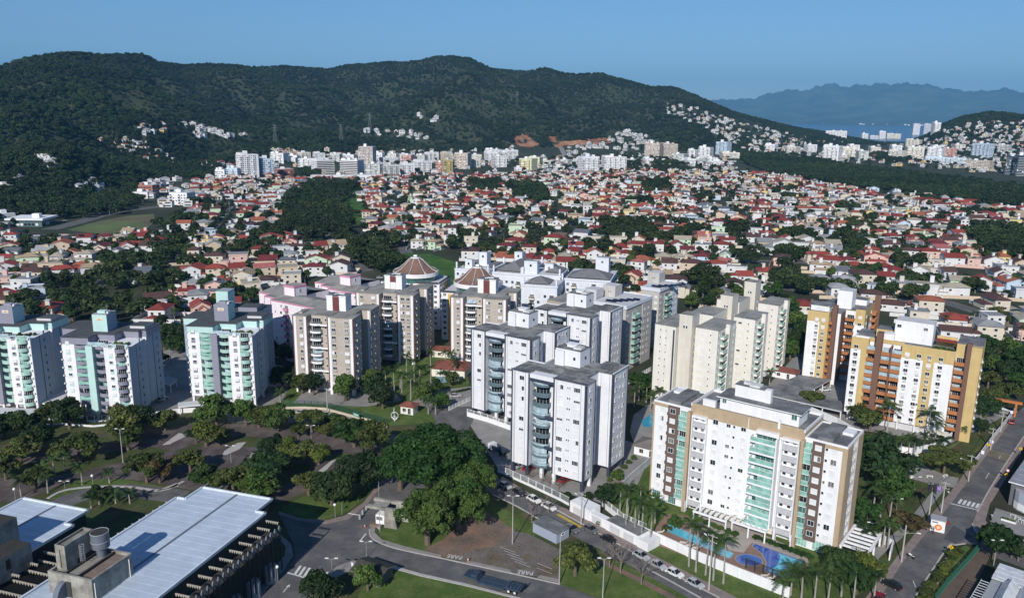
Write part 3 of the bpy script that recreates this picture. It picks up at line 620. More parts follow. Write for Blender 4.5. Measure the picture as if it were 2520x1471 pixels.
# ================================================================== beige towers with brown trim and curved white balconies (three)
BE = mat('beige_tile', (.43, .38, .325), rough=.7, var=.06, streak=.07); BRD = mat('maroon_trim', (.13, .05, .045), var=.1); MAR = mat('maroon_panel', (.16, .045, .045), var=.1)
VENT = mat('grey_louvre_panel', (.36, .35, .33), var=.12, scale=2.)
def beige_tower(label, org, mirror=False, H=28.0):
    s = Bld('apartment_tower', label, 'apartment tower', org, -12, 'beige towers with curved white balconies')
    zb = 2.4; fl = [zb + .2 + 2.78 * i for i in range(9)]
    a0, n0, b0 = (5.6, 12.6, 22.4) if not mirror else (10.2, 16.8, 24.0)
    P = [(0,0),(a0,0),(a0,2.8),(n0,2.8),(n0,.8),(b0,.8),(b0,7.6),(b0-2.4,7.6),(b0-2.4,13.5),(b0+1.2,13.5),(b0+1.2,22),(b0-5,22),(b0-5,19),(3,19),(3,10),(0,10)]
    s.walls(P, zb, H, BE); s.slab(P, H, BEIGER, .2, .18)
    for i, xs in ((14, None),):
        pass
    a = MB(); a.box(4, b0 - 4, 4, 16, 0, zb, LGREY); s.part('entrance_hall', a)
    for x, y in ((.5,.5),(a0-.5,.5),(n0+.5,1.4),(b0-.5,1.4),(b0-.5,7),(b0+.6,14.2),(b0+.6,21),(.5,9.4)):
        a = MB(); a.box(x-.3, x+.3, y-.3, y+.3, 0, zb, WHITE); s.part('column', a)
    fA, nb, fB, rB, rC, fC = E_(P,0), E_(P,2), E_(P,4), E_(P,5), E_(P,9), E_(P,8)
    LB, LA = b0 - n0, a0
    for e, u, w_, m in ((fA, 0, .35, BRD), (fA, .5, .85, WHITE), (fA, LA - 1.3, .85, WHITE), (fA, LA - .35, .35, BRD), (fB, 0, .35, BRD), (fB, .45, .85, WHITE), (fB, LB - 1.35, .9, WHITE), (fB, LB - .35, .35, BRD), (rC, .2, .3, BRD), (rC, 7.9, .3, WHITE), (fC, 2.4, .8, WHITE)):
        s.box('trim_strip', e, u, u + w_, 0, .08, zb - (2.4 if m is WHITE and e is fB else 0), H + .1, m)
    for z in fl:
        for e, us in ((fB, ((2.4, 1.5), (LB - 2.6, 1.5))), (fA, ((LA - 2.4 if not mirror else 2.6, 1.15),) + (((7.4, 1.4),) if mirror else ()))):
            for u, w_ in us:
                s.win(e, u, z + 1.15, w_, .95, rnd.choice('ggsslg')); s.box('louvre_panel', e, u - w_/2, u + w_/2, 0, .3, z + .2, z + 1.02, VENT)
        s.win(fB, LB/2 - .25, z + 1.5, .3, .3, 'g'); s.win(fB, LB/2 + .35, z + 1.5, .3, .3, 'g')
        if mirror: s.win(fA, 5.2, z + 1.5, .3, .3, 'g')
        for u in (1.6, 5): s.win(rC, u, z + 1, 1.1, 1.0, 'g'); s.box('air_conditioner', rC, u + 1, u + 1.7, 0, .45, z + .2, z + .8, AC)
        for u in (2, 4.8): s.box('air_conditioner', rB, u, u + .7, 0, .45, z + .2, z + .8, AC); s.win(rB, u - .7, z + 1, .8, .9, 'gs'[rnd.random() < .5])
        s.balcony(nb, .25, 4.2, 1.5, z, WHITE, GLASS, bulge=.7, solid=.62, rail=1.0, thick=.2); s.door(nb, 2.2, z + .02, 3.2, 2.1, gm=rnd.choice((GLASS, GLASS, CG)))
        s.win(nb, 5.6, z + 1.2, .6, .8, 'g', off=.02)
    for k in (2, 5, 8): s.box('tie_beam', nb, 4.25, n0 - a0, 1.2, 1.9, fl[k] - .2, fl[k] + .35, WHITE)
    M = [(8.6,9.6),(15.9,9.6),(15.9,14.6),(8.6,14.6)]; s.walls(M, H + .2, 33.4, WHITE, DGREY, name='machine_room')
    e = E_(M, 0); s.box('maroon_panel', e, 2.4, 4.7, 0, .06, H + .2 if not mirror else 31, 33.35, MAR)
    for u in (2.3, 4.72): s.box('machine_room_seam', e, u, u + .09, 0, .07, H + .2, 33.35, CLN)
    a = MB(); a.box(8.4, 11.0, 9.4, 14.8, 33.41, 33.8, WHITE, DGREY); a.box(13.3, 16.1, 9.4, 14.8, 33.41, 33.8, WHITE, DGREY); s.part('machine_room_roof', a); clutter(s, 12.5, 12, 33.8, 4, 3)
    a = MB(); a.box(b0 - 9, b0 - 8.8, 3, 20, H + .21, H + .35, DGREY); s.part('roof_joint', a); a = MB(); a.box(1, 2.4, 3, 8, H + .21, H + .7, BE, BEIGER); s.part('roof_box', a)
    return s
beige_tower('nearest beige tower with curved white balconies, its right side in deep shade', (-76.6, 269))
beige_tower('beige tower standing behind the nearest one and before the round-roofed yellow tower', (-61.8, 306.4), True)
beige_tower('rightmost beige tower, beside the white towers with blue balconies', (-24, 300.6))

# ================================================================== turquoise towers at left
TQ = mat('turquoise_render', (.46, .65, .62), var=.05, streak=.05); TQG = mat('turquoise_balcony', (.38, .56, .50), var=.08, rough=.5); TGR = mat('lilac_grey_render', (.25, .25, .31), var=.06, streak=.04)
BLS = mat('shade_darkened_pale_blue_render', (.29, .36, .45), var=.05, streak=.05); DRF = mat('dark_bitumen_roof', (.075, .08, .085), var=.25, scale=.4)  # sides are painted pale blue; colour lowered further to deepen their shade
def turq_tower(label, org, pier, cap, bal, tankm, H=27.2):
    s = Bld('apartment_tower', label, 'apartment tower', org, -4, 'turquoise and white towers')
    zb = 2.8; fl = [zb + .25 + 2.62 * i for i in range(9)]
    P = [(0,0),(4.2,0),(4.2,1.6),(15.2,1.6),(15.2,-2.4),(23.2,-2.4),(22.4,9),(20.4,9),(20.4,10.5),(22,10.5),(22,19.5),(-6,19.5),(-6,10),(0,10)]
    s.walls(P, zb, H - 2.2, WHITE); 
    PB = [(0,0),(9,0),(9,4.5),(15,4.5),(15,9),(20.4,9),(20.4,10.5),(22,10.5),(22,19.5),(-6,19.5),(-6,10),(0,10)]
    s.walls(PB, H - 2.2 + .003, H, cap, name='top_storey'); s.slab(PB, H, DRF, .2, .25)
    a = MB(); a.box(3, 18, 3, 16, 0, zb, LGREY); s.part('entrance_hall', a)
    for x, y in ((.4,.5),(3.8,.5),(9.5,.2),(15.7,-1.9),(18.5,-1.9),(22.7,-1.9),(21.4,8.4),(21.5,19),(-5.5,10.6)):
        a = MB(); a.box(x-.35, x+.35, y-.35, y+.35, 0, zb, WHITE); s.part('column', a)
    fA, nb, fB, side, bk = E_(P,0), E_(P,2), E_(P,4), E_(P,5), E_(P,9)
    for e, c in ((side, BLS), (bk, BLS)):
        L = math.hypot(e[2]-e[0], e[3]-e[1]); s.box('side_cladding', e, .02, L - .02, 0, .06, zb, H - 2.2 if e is side else H - .1, c)
        s.box('blue_strip', e, L * .42, L * .42 + .35, .06, .1, zb, H - 2.2, CD)
    s.box('side_cap', bk, .03, 8.9, .07, .2, H - 2.2, H + .1, cap)
    s.box('pier', nb, 4.4, 6.6, 0, 3.0, zb - .3, H - 2.2, pier); s.box('pier', (-6,10,0,10), 0, 5.9, 0, .05, zb, H - 2.2, BLS)
    for k, z in enumerate(fl[:9]):
        if z + 2 > H - 2 and k == 8: pass
        kd = k % 2
        s.box('coloured_panel', fA, 1.3, 2.7, 0, .05, z + (.1 if kd else .6), z + 1.9, TGR if pier is TGR else TQ)
        s.win(fA, 2.0, z + 1.1, 1.0, .8, rnd.choice('gs'), off=.06)
        s.balcony(nb, .1, 4.38, 1.6, z, bal, bal, bulge=1.1, solid=.85, rail=.9, thick=.2); s.balcony(nb, 6.62, 10.9, 1.6, z, bal, bal, bulge=1.1, solid=.85, rail=.9, thick=.2)
        for u in (2.2, 8.8): s.door(nb, u, z + .02, 3.2, 2.1, gm=rnd.choice((GLASS, TEALG, CG, GLASS)))
        if rnd.random() < .35: s.box('balcony_glazing', nb, .3, 4.2, 1.8, 1.85, z + .95, z + 2.35, TEALG)
        s.box('coloured_panel', fB, 1.5, 2.8, 0, .05, z + (.1 if kd else .6), z + 1.9, TGR if pier is TGR else TQ); s.win(fB, 2.1, z + 1.1, 1.0, .8, rnd.choice('gs'), off=.06)
        s.balcony(fB, 4.0, 7.0, .8, z, bal, bal, bulge=.9, solid=.85, rail=.9, thick=.2); s.door(fB, 5.5, z + .02, 2.6, 2.1, gm=rnd.choice((GLASS, TEALG)))
        s.box('air_conditioner', fB, 7.2, 7.7, .0, .45, z + .9, z + 1.4, AC); s.box('air_conditioner', fA, -.3, .1, .0, .45, z + .9, z + 1.4, AC)
        s.win(side, 7.4, z + 1.1, .6, .9, 'g', off=.06, fr=BLS); s.win(bk, 6.5, z + 1.1, .6, .9, 'g', off=.06, fr=BLS)
    s.box('pillar', fB, 3.3, 3.95, 0, .4, 0, H - 2.0, WHITE); s.box('pillar', fB, 7.3, 8.0, 0, .05, 0, H - 2.0, WHITE)
    # terraces with glass rails on the set-back roof
    a = MB(); a.box(9.2, 15, -.9, -.85, H - 2.1, H - 1.0, CG); a.box(15.4, 23, -2.3, -2.25, H - 2.1, H - 1.0, CG); a.box(9.2, 15, -.95, 1.6, H - 2.45, H - 2.2, WHITE); s.part('terrace_railing', a)
    a = MB()
    for i in range(16): a.sphere((16 + rnd.random() * 6, 0 + rnd.random() * 3, H - 1.9), .3 + rnd.random() * .4, PLANT, 6, 4)
    s.part('terrace_plants', a)
    M = [(6.6,7),(11.4,7),(11.4,12.6),(6.6,12.6)]; s.walls(M, H + .2, 33.0, tankm, name='machine_room'); s.slab(M, 33.0, GREY, .1, .05)
    e = E_(M, 1); s.box('side_cladding', e, .01, 5.59, 0, .05, H + .2, 32.9, TQ if tankm is TGR else BLS); e0 = E_(M, 0); s.box('sign_panel', e0, 1.3, 3.5, 0, .06, 31.0, 32.0, OFFW)
    s.box('sign_lettering', e0, 1.5, 3.3, .061, .08, 31.2, 31.45, mat('ochre_letters', (.55, .3, .12))); s.box('sign_emblem', e0, 2.1, 2.7, .061, .08, 31.5, 31.8, mat('ochre_letters'))
    a = MB(); a.box(7.6, 10.2, 8.5, 10.5, 33.1, 33.9, tankm); s.part('water_tank', a); clutter(s, 9, 10, 33.1, 2, 3)
    a = MB(); a.box(16, 21, 12, 18, H + .2, H + 1.0, LGREY, DRF); s.part('roof_box', a)
    return s
turq_tower('leftmost turquoise and white tower, cut off by the left edge of the photo', (-177.4, 249.5), TGR, TQ, TQG, TGR)
turq_tower('white tower with grey balconies and one turquoise pier, between two turquoise towers', (-142.0, 241.2), TQ, TGR, TGR, TQ)
turq_tower('turquoise and white tower with one grey pier, rightmost of the three in its row', (-108.4, 256.3), TGR, TQ, TQG, TGR)
s = Bld('apartment_tower', 'turquoise-topped tower half hidden behind the rightmost turquoise tower', 'apartment tower', (-112, 281), -4, 'turquoise and white towers')
s.walls([(0,0),(20,0),(20,14),(0,14)], 0, 26, BLS, DRF); s.walls([(3.5,3),(8,3),(8,9),(3.5,9)], 26, 33, TQ, GREY, name='machine_room'); s.walls([(12,2),(19,2),(19,9),(12,9)], 26, 27.5, TGR, DRF, name='penthouse')
s.cols((0,0,20,0), [(3,1.2,1,0),(8,1.2,1,0),(13,1.2,1,0)], [2 + 2.6*i for i in range(9)], 'gs')

# ================================================================== pink and white blocks
PW = mat('pinkish_white_render', (.76, .70, .74), var=.05, streak=.05); PK = mat('pink_render', (.55, .25, .34), var=.08, streak=.04)
def pink_block(label, org):
    s = Bld('apartment_block', label, 'apartment block', org, -33, 'pink and white blocks')
    H = 24; zb = 1.6; fl = [zb + .2 + 2.72 * i for i in range(8)]
    P = [(0,0),(7.3,0),(7.3,-3.4),(14.5,-3.4),(14.5,-6.4),(40,-6.4),(40,8),(20,8),(20,20),(0,20)]
    s.walls(P, 0, H, PW, BEIGER); 
    RF_ = [(0.1,.1),(14.4,.1),(14.4,-6.2),(39.8,-6.2),(39.8,7.8),(19.8,7.8),(19.8,19.8),(.1,19.8)]
    a = MB(); a.face([(.2,.2,H+.02),(19.8,.2,H+.02),(19.8,10,H+1.6),(.2,10,H+1.6)], BEIGER); a.face([(.2,10,H+1.6),(19.8,10,H+1.6),(19.8,19.8,H+.02),(.2,19.8,H+.02)], BEIGER)
    a.face([(14.7,-6.2,H+.03),(39.8,-6.2,H+.03),(39.8,1,H+1.3),(14.7,1,H+1.3)], BEIGER); a.face([(14.7,1,H+1.3),(39.8,1,H+1.3),(39.8,7.8,H+.03),(14.7,7.8,H+.03)], BEIGER); s.part('roof', a)
    for i in range(6): e = E_(P, i); L = math.hypot(e[2]-e[0], e[3]-e[1]); s.box('pink_cornice', e, 0, L, 0, .15, H - .4, H + .15, PK)
    for e, cs in ((E_(P,0), (2.0, 5.2)), (E_(P,2), (2, 5.4)), (E_(P,4), (2.5, 6, 12, 15.5, 20, 23.5)), (E_(P,9), (4, 9, 15))):
        for u in cs:
            for z in fl: s.win(e, u, z + .9, 1.1, 1.05, rnd.choice('gsssl'))
    for z in fl:
        for e, u in ((E_(P,1), .6), (E_(P,4), 8.2), (E_(P,4), 17.6)): s.balcony(e, u, u + 2.2, 1.0, z, PK, PK, solid=.8, rail=.9, thick=.2); s.door(e, u + 1.1, z, 1.8, 2.0)
    s.box('pink_strip', E_(P,2), -.05, .3, 0, .1, 0, H - .4, PK); s.box('pink_strip', E_(P,4), -.05, .3, 0, .1, 0, H - .4, PK)
    M = [(15.8,-.4),(21.9,-.4),(21.9,6),(15.8,6)]; s.walls(M, H + .1, 29, PW, name='machine_room'); s.slab(M, 29, BEIGER, .1, .1)
    for i in range(4): e = E_(M, i); L = math.hypot(e[2]-e[0], e[3]-e[1]); s.box('pink_band', e, 0, L, 0, .12, 28.4, 29.2, PK); s.box('pink_corner', e, 0, .3, 0, .1, H + 1, 28.4, PK)
    s.win(E_(M,1), 3, 26.5, .8, 1.2, 'g')
pink_block('nearer pink-trimmed white block, left of the beige towers', (-105.3, 323.2))
pink_block('farther pink-trimmed white block, behind the nearer one', (-87.3, 344.9))

# ================================================================== cream towers joined by lift shafts
CRM = mat('warm_cream_render', (.71, .685, .62), rough=.8, var=.05, streak=.1); CSH = mat('pale_sand_shaft', (.62, .585, .51), var=.05, streak=.1)
def cream_block(label, org, w_, d, variant):
    s = Bld('apartment_tower', label, 'apartment tower', org, -36, 'cream towers')
    H = 28.6; zb = 2.6; fl = [zb + .1 + 2.52 * i for i in range(10)]
    P = [(0,0),(w_,0),(w_,d),(0,d)]; s.walls(P, 0 if variant == 0 else zb, H, CRM); a = MB(); a.box(.8, w_-.8, .8, d-.8, 0, zb, LGREY)
    if variant: s.part('ground_floor', a)
    s.slab(P, H, BEIGER, .2, .12); a = MB(); a.box(w_*.45, w_*.45+.25, .3, d-.3, H+.2, H+.45, GREY); s.part('roof_joint', a)
    f, r = E_(P,0), E_(P,1)
    if variant == 0:
        s.cols(f, [(2.2, .36, .5, 1.3), (4.2, .36, .5, 1.3)], fl, 'g')
        s.box('dark_duct', f, w_ - .9, w_ - .3, .0, .08, 0, H - 1, CLN)
    else:
        s.cols(f, [(2.4, 1.2, .65, 1.1)], fl, 'gsss'); s.cols(f, [(5.4, .36, .55, 1.15)], fl, 'g')
        s.cols(r, [(1.2, .45, .9, 1.0)], fl, 'g')
        for z in fl:
            for u in (2.6,):
                s.balcony(r, u, u + 3.6, 1.3, z, CRM, TEALG, solid=.5, rail=1.0, thick=.2); s.door(r, u + 2, z, 3, 2.0, gm=rnd.choice((GLASS, TEALG)))
            s.win(r, 9.2, z + .4, 1.9, 1.6, 'g', gm=TEALG); s.win(r, d - 1.6, z + 1, .6, .9, 'g')
        s.box('end_pier', r, 6.6, 7.5, 0, 1.4, zb, H + .9, CRM)
    return s
cream_block('leftmost cream tower, with two columns of tiny windows', (48.7, 261.6), 7.6, 17.5, 0)
def sh(label, org, w_, d, H):
    s = Bld('lift_shaft', label, 'lift shaft', org, -36, 'cream lift shafts'); P = [(0,0),(w_,0),(w_,d),(0,d)]
    s.walls(P, 0, H, CSH, BEIGER); a = MB(); a.box(-.1, w_+.1, -.1, d+.1, H, H+.35, CRM, BEIGER); s.part('roof', a)
    for u in (w_/2 - .45, w_/2 + .45): s.win(E_(P,0), u, H - 4.2, .55, .9, 'g')
    for z in range(9): s.win(E_(P,1), d*.5, 4 + 2.6*z, .4, .6, 'g')
sh('cream lift shaft between the two nearest cream towers', (56.2, 258.7), 4.6, 6, 32.5)
sh('cream lift shaft rising behind the middle cream towers', (77.6, 289), 4.6, 6, 32.5)
sh('rearmost cream lift shaft of the row', (93, 312), 4.6, 6, 33.0)
cream_block('cream tower in front of the lift shaft, with green glass balconies on its right side', (61.6, 257.6), 7.9, 16, 1)
cream_block('second cream tower along the row, with balconies facing right', (78.4, 272.7), 7.7, 13.4, 1)
cream_block('farthest cream tower of the row, nearest to the gap of dark trees', (93.6, 294.6), 7.6, 14.0, 1)
s = Bld('apartment_tower', 'cream block with flat grey roof behind the left lift shaft', 'apartment tower', (64.5, 281), -36, 'cream towers'); s.walls([(0,0),(9,0),(9,14),(0,14)], 0, 28, CRM, BEIGER); s.cols((0,0,9,0), [(2,1,1,0),(6,1,1,0)], [3+2.6*i for i in range(9)])
s = Bld('apartment_tower', 'cream block with flat grey roof behind the rear lift shaft', 'apartment tower', (80, 303), -36, 'cream towers'); s.walls([(0,0),(9,0),(9,12),(0,12)], 0, 28, CRM, BEIGER); s.cols((0,0,9,0), [(2,1,1,0),(6,1,1,0)], [3+2.6*i for i in range(9)])

# ================================================================== grey-beige blocks with green balconies and solar panels
GB = mat('greige_render', (.47, .45, .42), var=.05, streak=.06); GBW = mat('pale_blue_white_render', (.66, .69, .74), var=.05, streak=.05); SOLAR = mat('solar_panel', (.015, .02, .04), rough=.2, var=.1, spec=.6)
def greige(label, org, w0, w1, d, H, right):
    s = Bld('apartment_tower', label, 'apartment tower', org, -35, 'greige blocks with solar panels')
    zb = 2.6; nf = int((H - zb - .8) / 2.6); fl = [zb + .1 + 2.6 * i for i in range(nf)]
    P = [(0,0),(w0,0),(w0,d),(0,d)]; s.walls(P, 0, H, GB); s.slab(P, H, LGREY, .2, .3, rim=GBW)
    f, r = E_(P,0), E_(P,1)
    s.box('grey_band', f, 0, w0, 0, .4, H - .8, H - .1, GBW); s.box('grey_band', r, 0, d, 0, .4, H - .8, H - .1, GBW)
    s.box('blue_white_front', r, d*.62, d, 0, .25, 0, H - .8, right)
    for z in fl:
        s.balcony(r, 5.2, 9.8, 1.5, z, OFFW, TEALG, rail=1.0, thick=.22); s.door(r, 7.5, z, 4, 2.1, gm=rnd.choice((GLASS, TEALG, TEALD)))
        s.win(f, 2.6, z + 1, 1.2, .9, 'gss'[rnd.randrange(3)]); s.win(f, 7, z + 1, 1.2, .9, 'ss g'[rnd.randrange(2)]); s.win(f, 11, z + 1.2, .6, .6, 'g')
        s.win(r, 1.6, z + 1, 1.1, .9, 'gs'[rnd.random() < .7]); s.win(r, d*.62 + 2, z + 1, 1.2, .9, rnd.choice('sg'), off=.25); s.win(r, d*.62 + 5.4, z + 1, 1.2, .9, rnd.choice('sg'), off=.25)
    for i in range(5):
        a = MB(); a.face([(3 + i*1.9, 3 + i*2.1, H+.5), (7.5 + i*1.5, 3 + i*2.1, H+.5), (7.5 + i*1.5, 4.6 + i*2.1, H+.95), (3 + i*1.9, 4.6 + i*2.1, H+.95)], SOLAR); s.part('solar_panel', a)
    M = [(-3,12),(2.6,12),(2.6,18),(-3,18)]; s.walls(M, 0, H + 4.6, GB, LGREY, name='machine_room'); 
    for u in (2.6, 3.4): s.win(E_(M,0), u, H + 2, .5, .6, 'g')
greige('greige block with green glass balconies, right behind the white towers', (32.3, 303.7), 13.9, 14, 22.5, 26, GB)
greige('farther greige and bluish white block with solar panels on its roof', (55.5, 334.5), 8.5, 9, 19, 25.5, GBW)
s = Bld('apartment_block', 'low grey block with long flat roof between the round-roofed and greige blocks', 'apartment block', (14, 311), -35); s.walls([(0,0),(12,0),(12,16),(0,16)], 0, 25, mat('tan_render', (.36,.31,.25)), BEIGER); s.walls([(12.5,8),(18,8),(18,14),(12.5,14)], 0, 30, LGREY, LGREY, name='machine_room')
s.cols((0,0,12,0), [(3,1.2,1,0),(8,1.2,1,0)], [3+2.6*i for i in range(8)])

# ================================================================== yellow towers with sweeping round tiled roofs
RT = mat('brown_round_tile', (.20, .115, .085), var=.15, scale=.7, spot=.15); YW = mat('yellow_wall', (.6, .42, .12), var=.05)
def round_tower(label, c, ang0=0):
    s = Bld('apartment_tower', label, 'apartment tower', c, ang0, 'towers with round brown tiled roofs')
    zb = 0; H = 25.4; n = 32
    prof = [(10.4, 25.4), (8.0, 26.4), (5.6, 28.4), (3.6, 30.4), (2.2, 31.4)]
    a = MB(); a.prism([(10.6*math.cos(2*math.pi*i/n), 10.6*math.sin(2*math.pi*i/n)) for i in range(n)], 23.6, 25.4, WHITE); a.prism([(9.4*math.cos(2*math.pi*i/n), 9.4*math.sin(2*math.pi*i/n)) for i in range(n)], 21.2, 23.6, TEALD); s.part('roof_drum', a)
    for k in range(8):     # eight tiled segments parted by white ribs
        a = MB()
        for j in range(4):
            for i in range(4):
                t0, t1 = 2*math.pi*(k + .08 + .84*i/4)/8, 2*math.pi*(k + .08 + .84*(i+1)/4)/8
                (r0, z0), (r1, z1) = prof[j], prof[j+1]
                a.face([(r0*math.cos(t0), r0*math.sin(t0), z0), (r0*math.cos(t1), r0*math.sin(t1), z0), (r1*math.cos(t1), r1*math.sin(t1), z1), (r1*math.cos(t0), r1*math.sin(t0), z1)], RT)
        s.part('tiled_roof', a)
        a = MB(); t = 2*math.pi*k/8
        a.path([(r*math.cos(t), r*math.sin(t), z + .1) for r, z in prof], [.2, .18, .16, .15, .14], LGREY, 6); s.part('roof_rib', a)
    a = MB(); a.prism([(2.2*math.cos(2*math.pi*i/12), 2.2*math.sin(2*math.pi*i/12)) for i in range(12)], 31, 32, WHITE, DGREY); a.box(-.8, .8, -.6, .6, 32, 32.8, WHITE); s.part('roof_cap', a)
    P = [(-14,-9),(14,-9),(14,9),(8,14),(-10,14),(-14,9)]; s.walls(P, 0, 21.2, WHITE, LGREY)
    f, r = E_(P,0), E_(P,1)
    for u0, u1 in ((3, 6.5), (17, 20)): s.box('yellow_strip', f, u0, u1, 0, .08, 0, 20.8, YW)
    s.box('yellow_strip', r, 6, 14, 0, .08, 0, 20.8, YW); s.box('white_strip', r, 0, 1.6, 0, .3, 0, 21.5, WHITE)
    for k in range(8):
        z = 1.5 + 2.5 * k
        for u in (1.5, 8, 11, 15, 24, 26.4): s.win(f, u, z + .9, 1.2, 1.1, 'g', off=.0)
        for u in (3, 8, 12): s.win(r, u, z + .9, 1.2, 1.1, 'g', off=.1)
        s.box('white_band', r, 1.7, 5.5, 0, .7, z, z + .9, WHITE)
    a = MB(); a.box(-13.8, 13.8, -8.95, -8.9, 21.3, 22.2, CLN); a.box(13.9, 13.95, -8.8, 8.8, 21.3, 22.2, CLN); s.part('terrace_railing', a)
round_tower('yellow and white tower with sweeping round brown tiled roof behind the beige towers', (-45.3, 367), -12)
round_tower('yellow tower with round brown tiled roof, partly hidden behind the rightmost beige tower', (-15.3, 345), -12)

# ================================================================== grey-white complexes with hipped grey roofs
GW = mat('bluish_white_render', (.64, .67, .72), var=.06, streak=.06); GHR = mat('grey_hip_roof', (.17, .17, .175), var=.2, scale=.6)
def hip(a, x0, x1, y0, y1, z, h, m, ov=.5):
    x0 -= ov; x1 += ov; y0 -= ov; y1 += ov; w_, d = x1-x0, y1-y0
    if w_ >= d: r0, r1 = (x0 + d*.5, (y0+y1)/2, z+h), (x1 - d*.5, (y0+y1)/2, z+h)
    else: r0, r1 = ((x0+x1)/2, y0 + w_*.5, z+h), ((x0+x1)/2, y1 - w_*.5, z+h)
    A, B, C, D = (x0,y0,z), (x1,y0,z), (x1,y1,z), (x0,y1,z)
    if w_ >= d:
        a.face([A, B, r1, r0], m); a.face([B, C, r1], m); a.face([C, D, r0, r1], m); a.face([D, A, r0], m)
    else:
        a.face([A, B, r0], m); a.face([B, C, r1, r0], m); a.face([C, D, r1], m); a.face([D, A, r0, r1], m)
    a.face([D, C, B, A], m)
def complex_(label, org, ang, blocks, towers, roofs):
    s = Bld('apartment_block', label, 'apartment block', org, ang, 'bluish white complexes with grey hipped roofs')
    for (x0, x1, y0, y1, H) in blocks:
        P = [(x0,y0),(x1,y0),(x1,y1),(x0,y1)]; s.walls(P, 0, H, GW, LGREY)
        for i in (0, 1):
            e = E_(P, i); L = math.hypot(e[2]-e[0], e[3]-e[1]); s.box('cornice', e, 0, L, 0, .3, H - .5, H + .3, GW)
            u = 1.6; k = 0
            while u < L - 1.4:
                for j in range(int((H - 2) / 2.7)):
                    z = 1.2 + 2.7 * j
                    if k % 3 == 1: s.balcony(e, u - 1.2, u + 1.2, 1.1, z, OFFW, GLASS, solid=.5, rail=.9, thick=.2); s.door(e, u, z, 1.9, 2)
                    else: s.win(e, u, z + .9, 1.0, 1.1, rnd.choice('gs'), fr=mat('blue_grey_frame', (.3, .38, .5)))
                u += 2.9; k += 1
    for (x0, x1, y0, y1, z0, z1) in towers:
        P = [(x0,y0),(x1,y0),(x1,y1),(x0,y1)]; s.walls(P, z0, z1, GW, GREY, name='stair_tower'); s.win(E_(P,0), (x1-x0)/2, z1 - 2.2, .9, 1.1, 'g'); s.box('tower_band', E_(P,0), 0, x1-x0, 0, .15, z1 - .3, z1 + .3, GW)
    for (x0, x1, y0, y1, z, h) in roofs: a = MB(); hip(a, x0, x1, y0, y1, z, h, GHR); s.part('hipped_roof', a)
    for (x0, x1, y0, y1, H) in blocks[:2]:
        for x, y in ((x0+.4,y0+.4),(x1-.8,y0+.4),(x1-.8,y1-.8)): a = MB(); a.box(x, x+.7, y, y+.7, H + .3, H + 3.2, GW); s.part('chimney', a)
complex_('bluish white complex with stair towers and grey hipped roofs, behind the round brown roof', (-27, 367), -20,
    [(0,17,0,22,26.5),(17.1,32,4,36,25.5)], [(9,13,8,13,26.5,33.5),(4,7.5,3,6.5,26.5,30.5),(21,25,24,29,25.5,32.0)], [(1,15,8,21,27,2.4),(18,31,8,34,26,3.4)])
complex_('bluish white complex with arched front, square stair towers and long grey hipped roofs', (4.1, 335), -14,
    [(0,15.5,0,15,26.0),(-4,14,15.1,34,27.5),(15.6,36,16,42,26.5)], [(-3,3,17,22,27.5,33),(5,9,24,28,27.5,31),(27,33,33,39,26.5,33.5)], [(2,11,3,13,26.4,2.4),(6,13,22,33,28,2.0),(17,35,18,31,27,3.0)])
# ================================================================== concrete institute with pale metal roofs, lower left
MR_ = mat('pale_blue_metal_roof', (.50, .57, .66), rough=.5, var=.11, scale=.25, spec=.4, waves=(1.6, .35, R(17)), spot=.03)
SERR = mat('pale_concrete_saw_beam', (.36, .33, .28), var=.15); DKC = mat('dark_shade_concrete', (.045, .043, .04), var=.2, streak=.1, scale=.8); LEAD = mat('grey_lead_sheet', (.13, .15, .18), rough=.5, var=.12)  # near-black concrete: the shade under the roof is put into its colour
def saw_beam(s, p0, p1, z, n=None, par=None):
    L = math.hypot(p1[0]-p0[0], p1[1]-p0[1]); n = n or max(4, int(L / .62)); dx, dy = (p1[0]-p0[0])/L, (p1[1]-p0[1])/L; nx, ny = -dy * .12, dx * .12
    a = MB(); st = L / n
    for i in range(n):
        q = [(p0[0] + dx*st*(i+t), p0[1] + dy*st*(i+t)) for t in (0, .5, 1)]
        A = [(q[0][0]+nx, q[0][1]+ny, z), (q[2][0]+nx, q[2][1]+ny, z), (q[1][0]+nx, q[1][1]+ny, z-.6)]; B = [(v[0]-2*nx, v[1]-2*ny, v[2]) for v in A]
        a.face(A, SERR); a.face(B[::-1], SERR)
        for j in range(3): a.face([A[j], B[j], B[(j+1) % 3], A[(j+1) % 3]], SERR)
    return s.part('saw_tooth_beam', a, par)
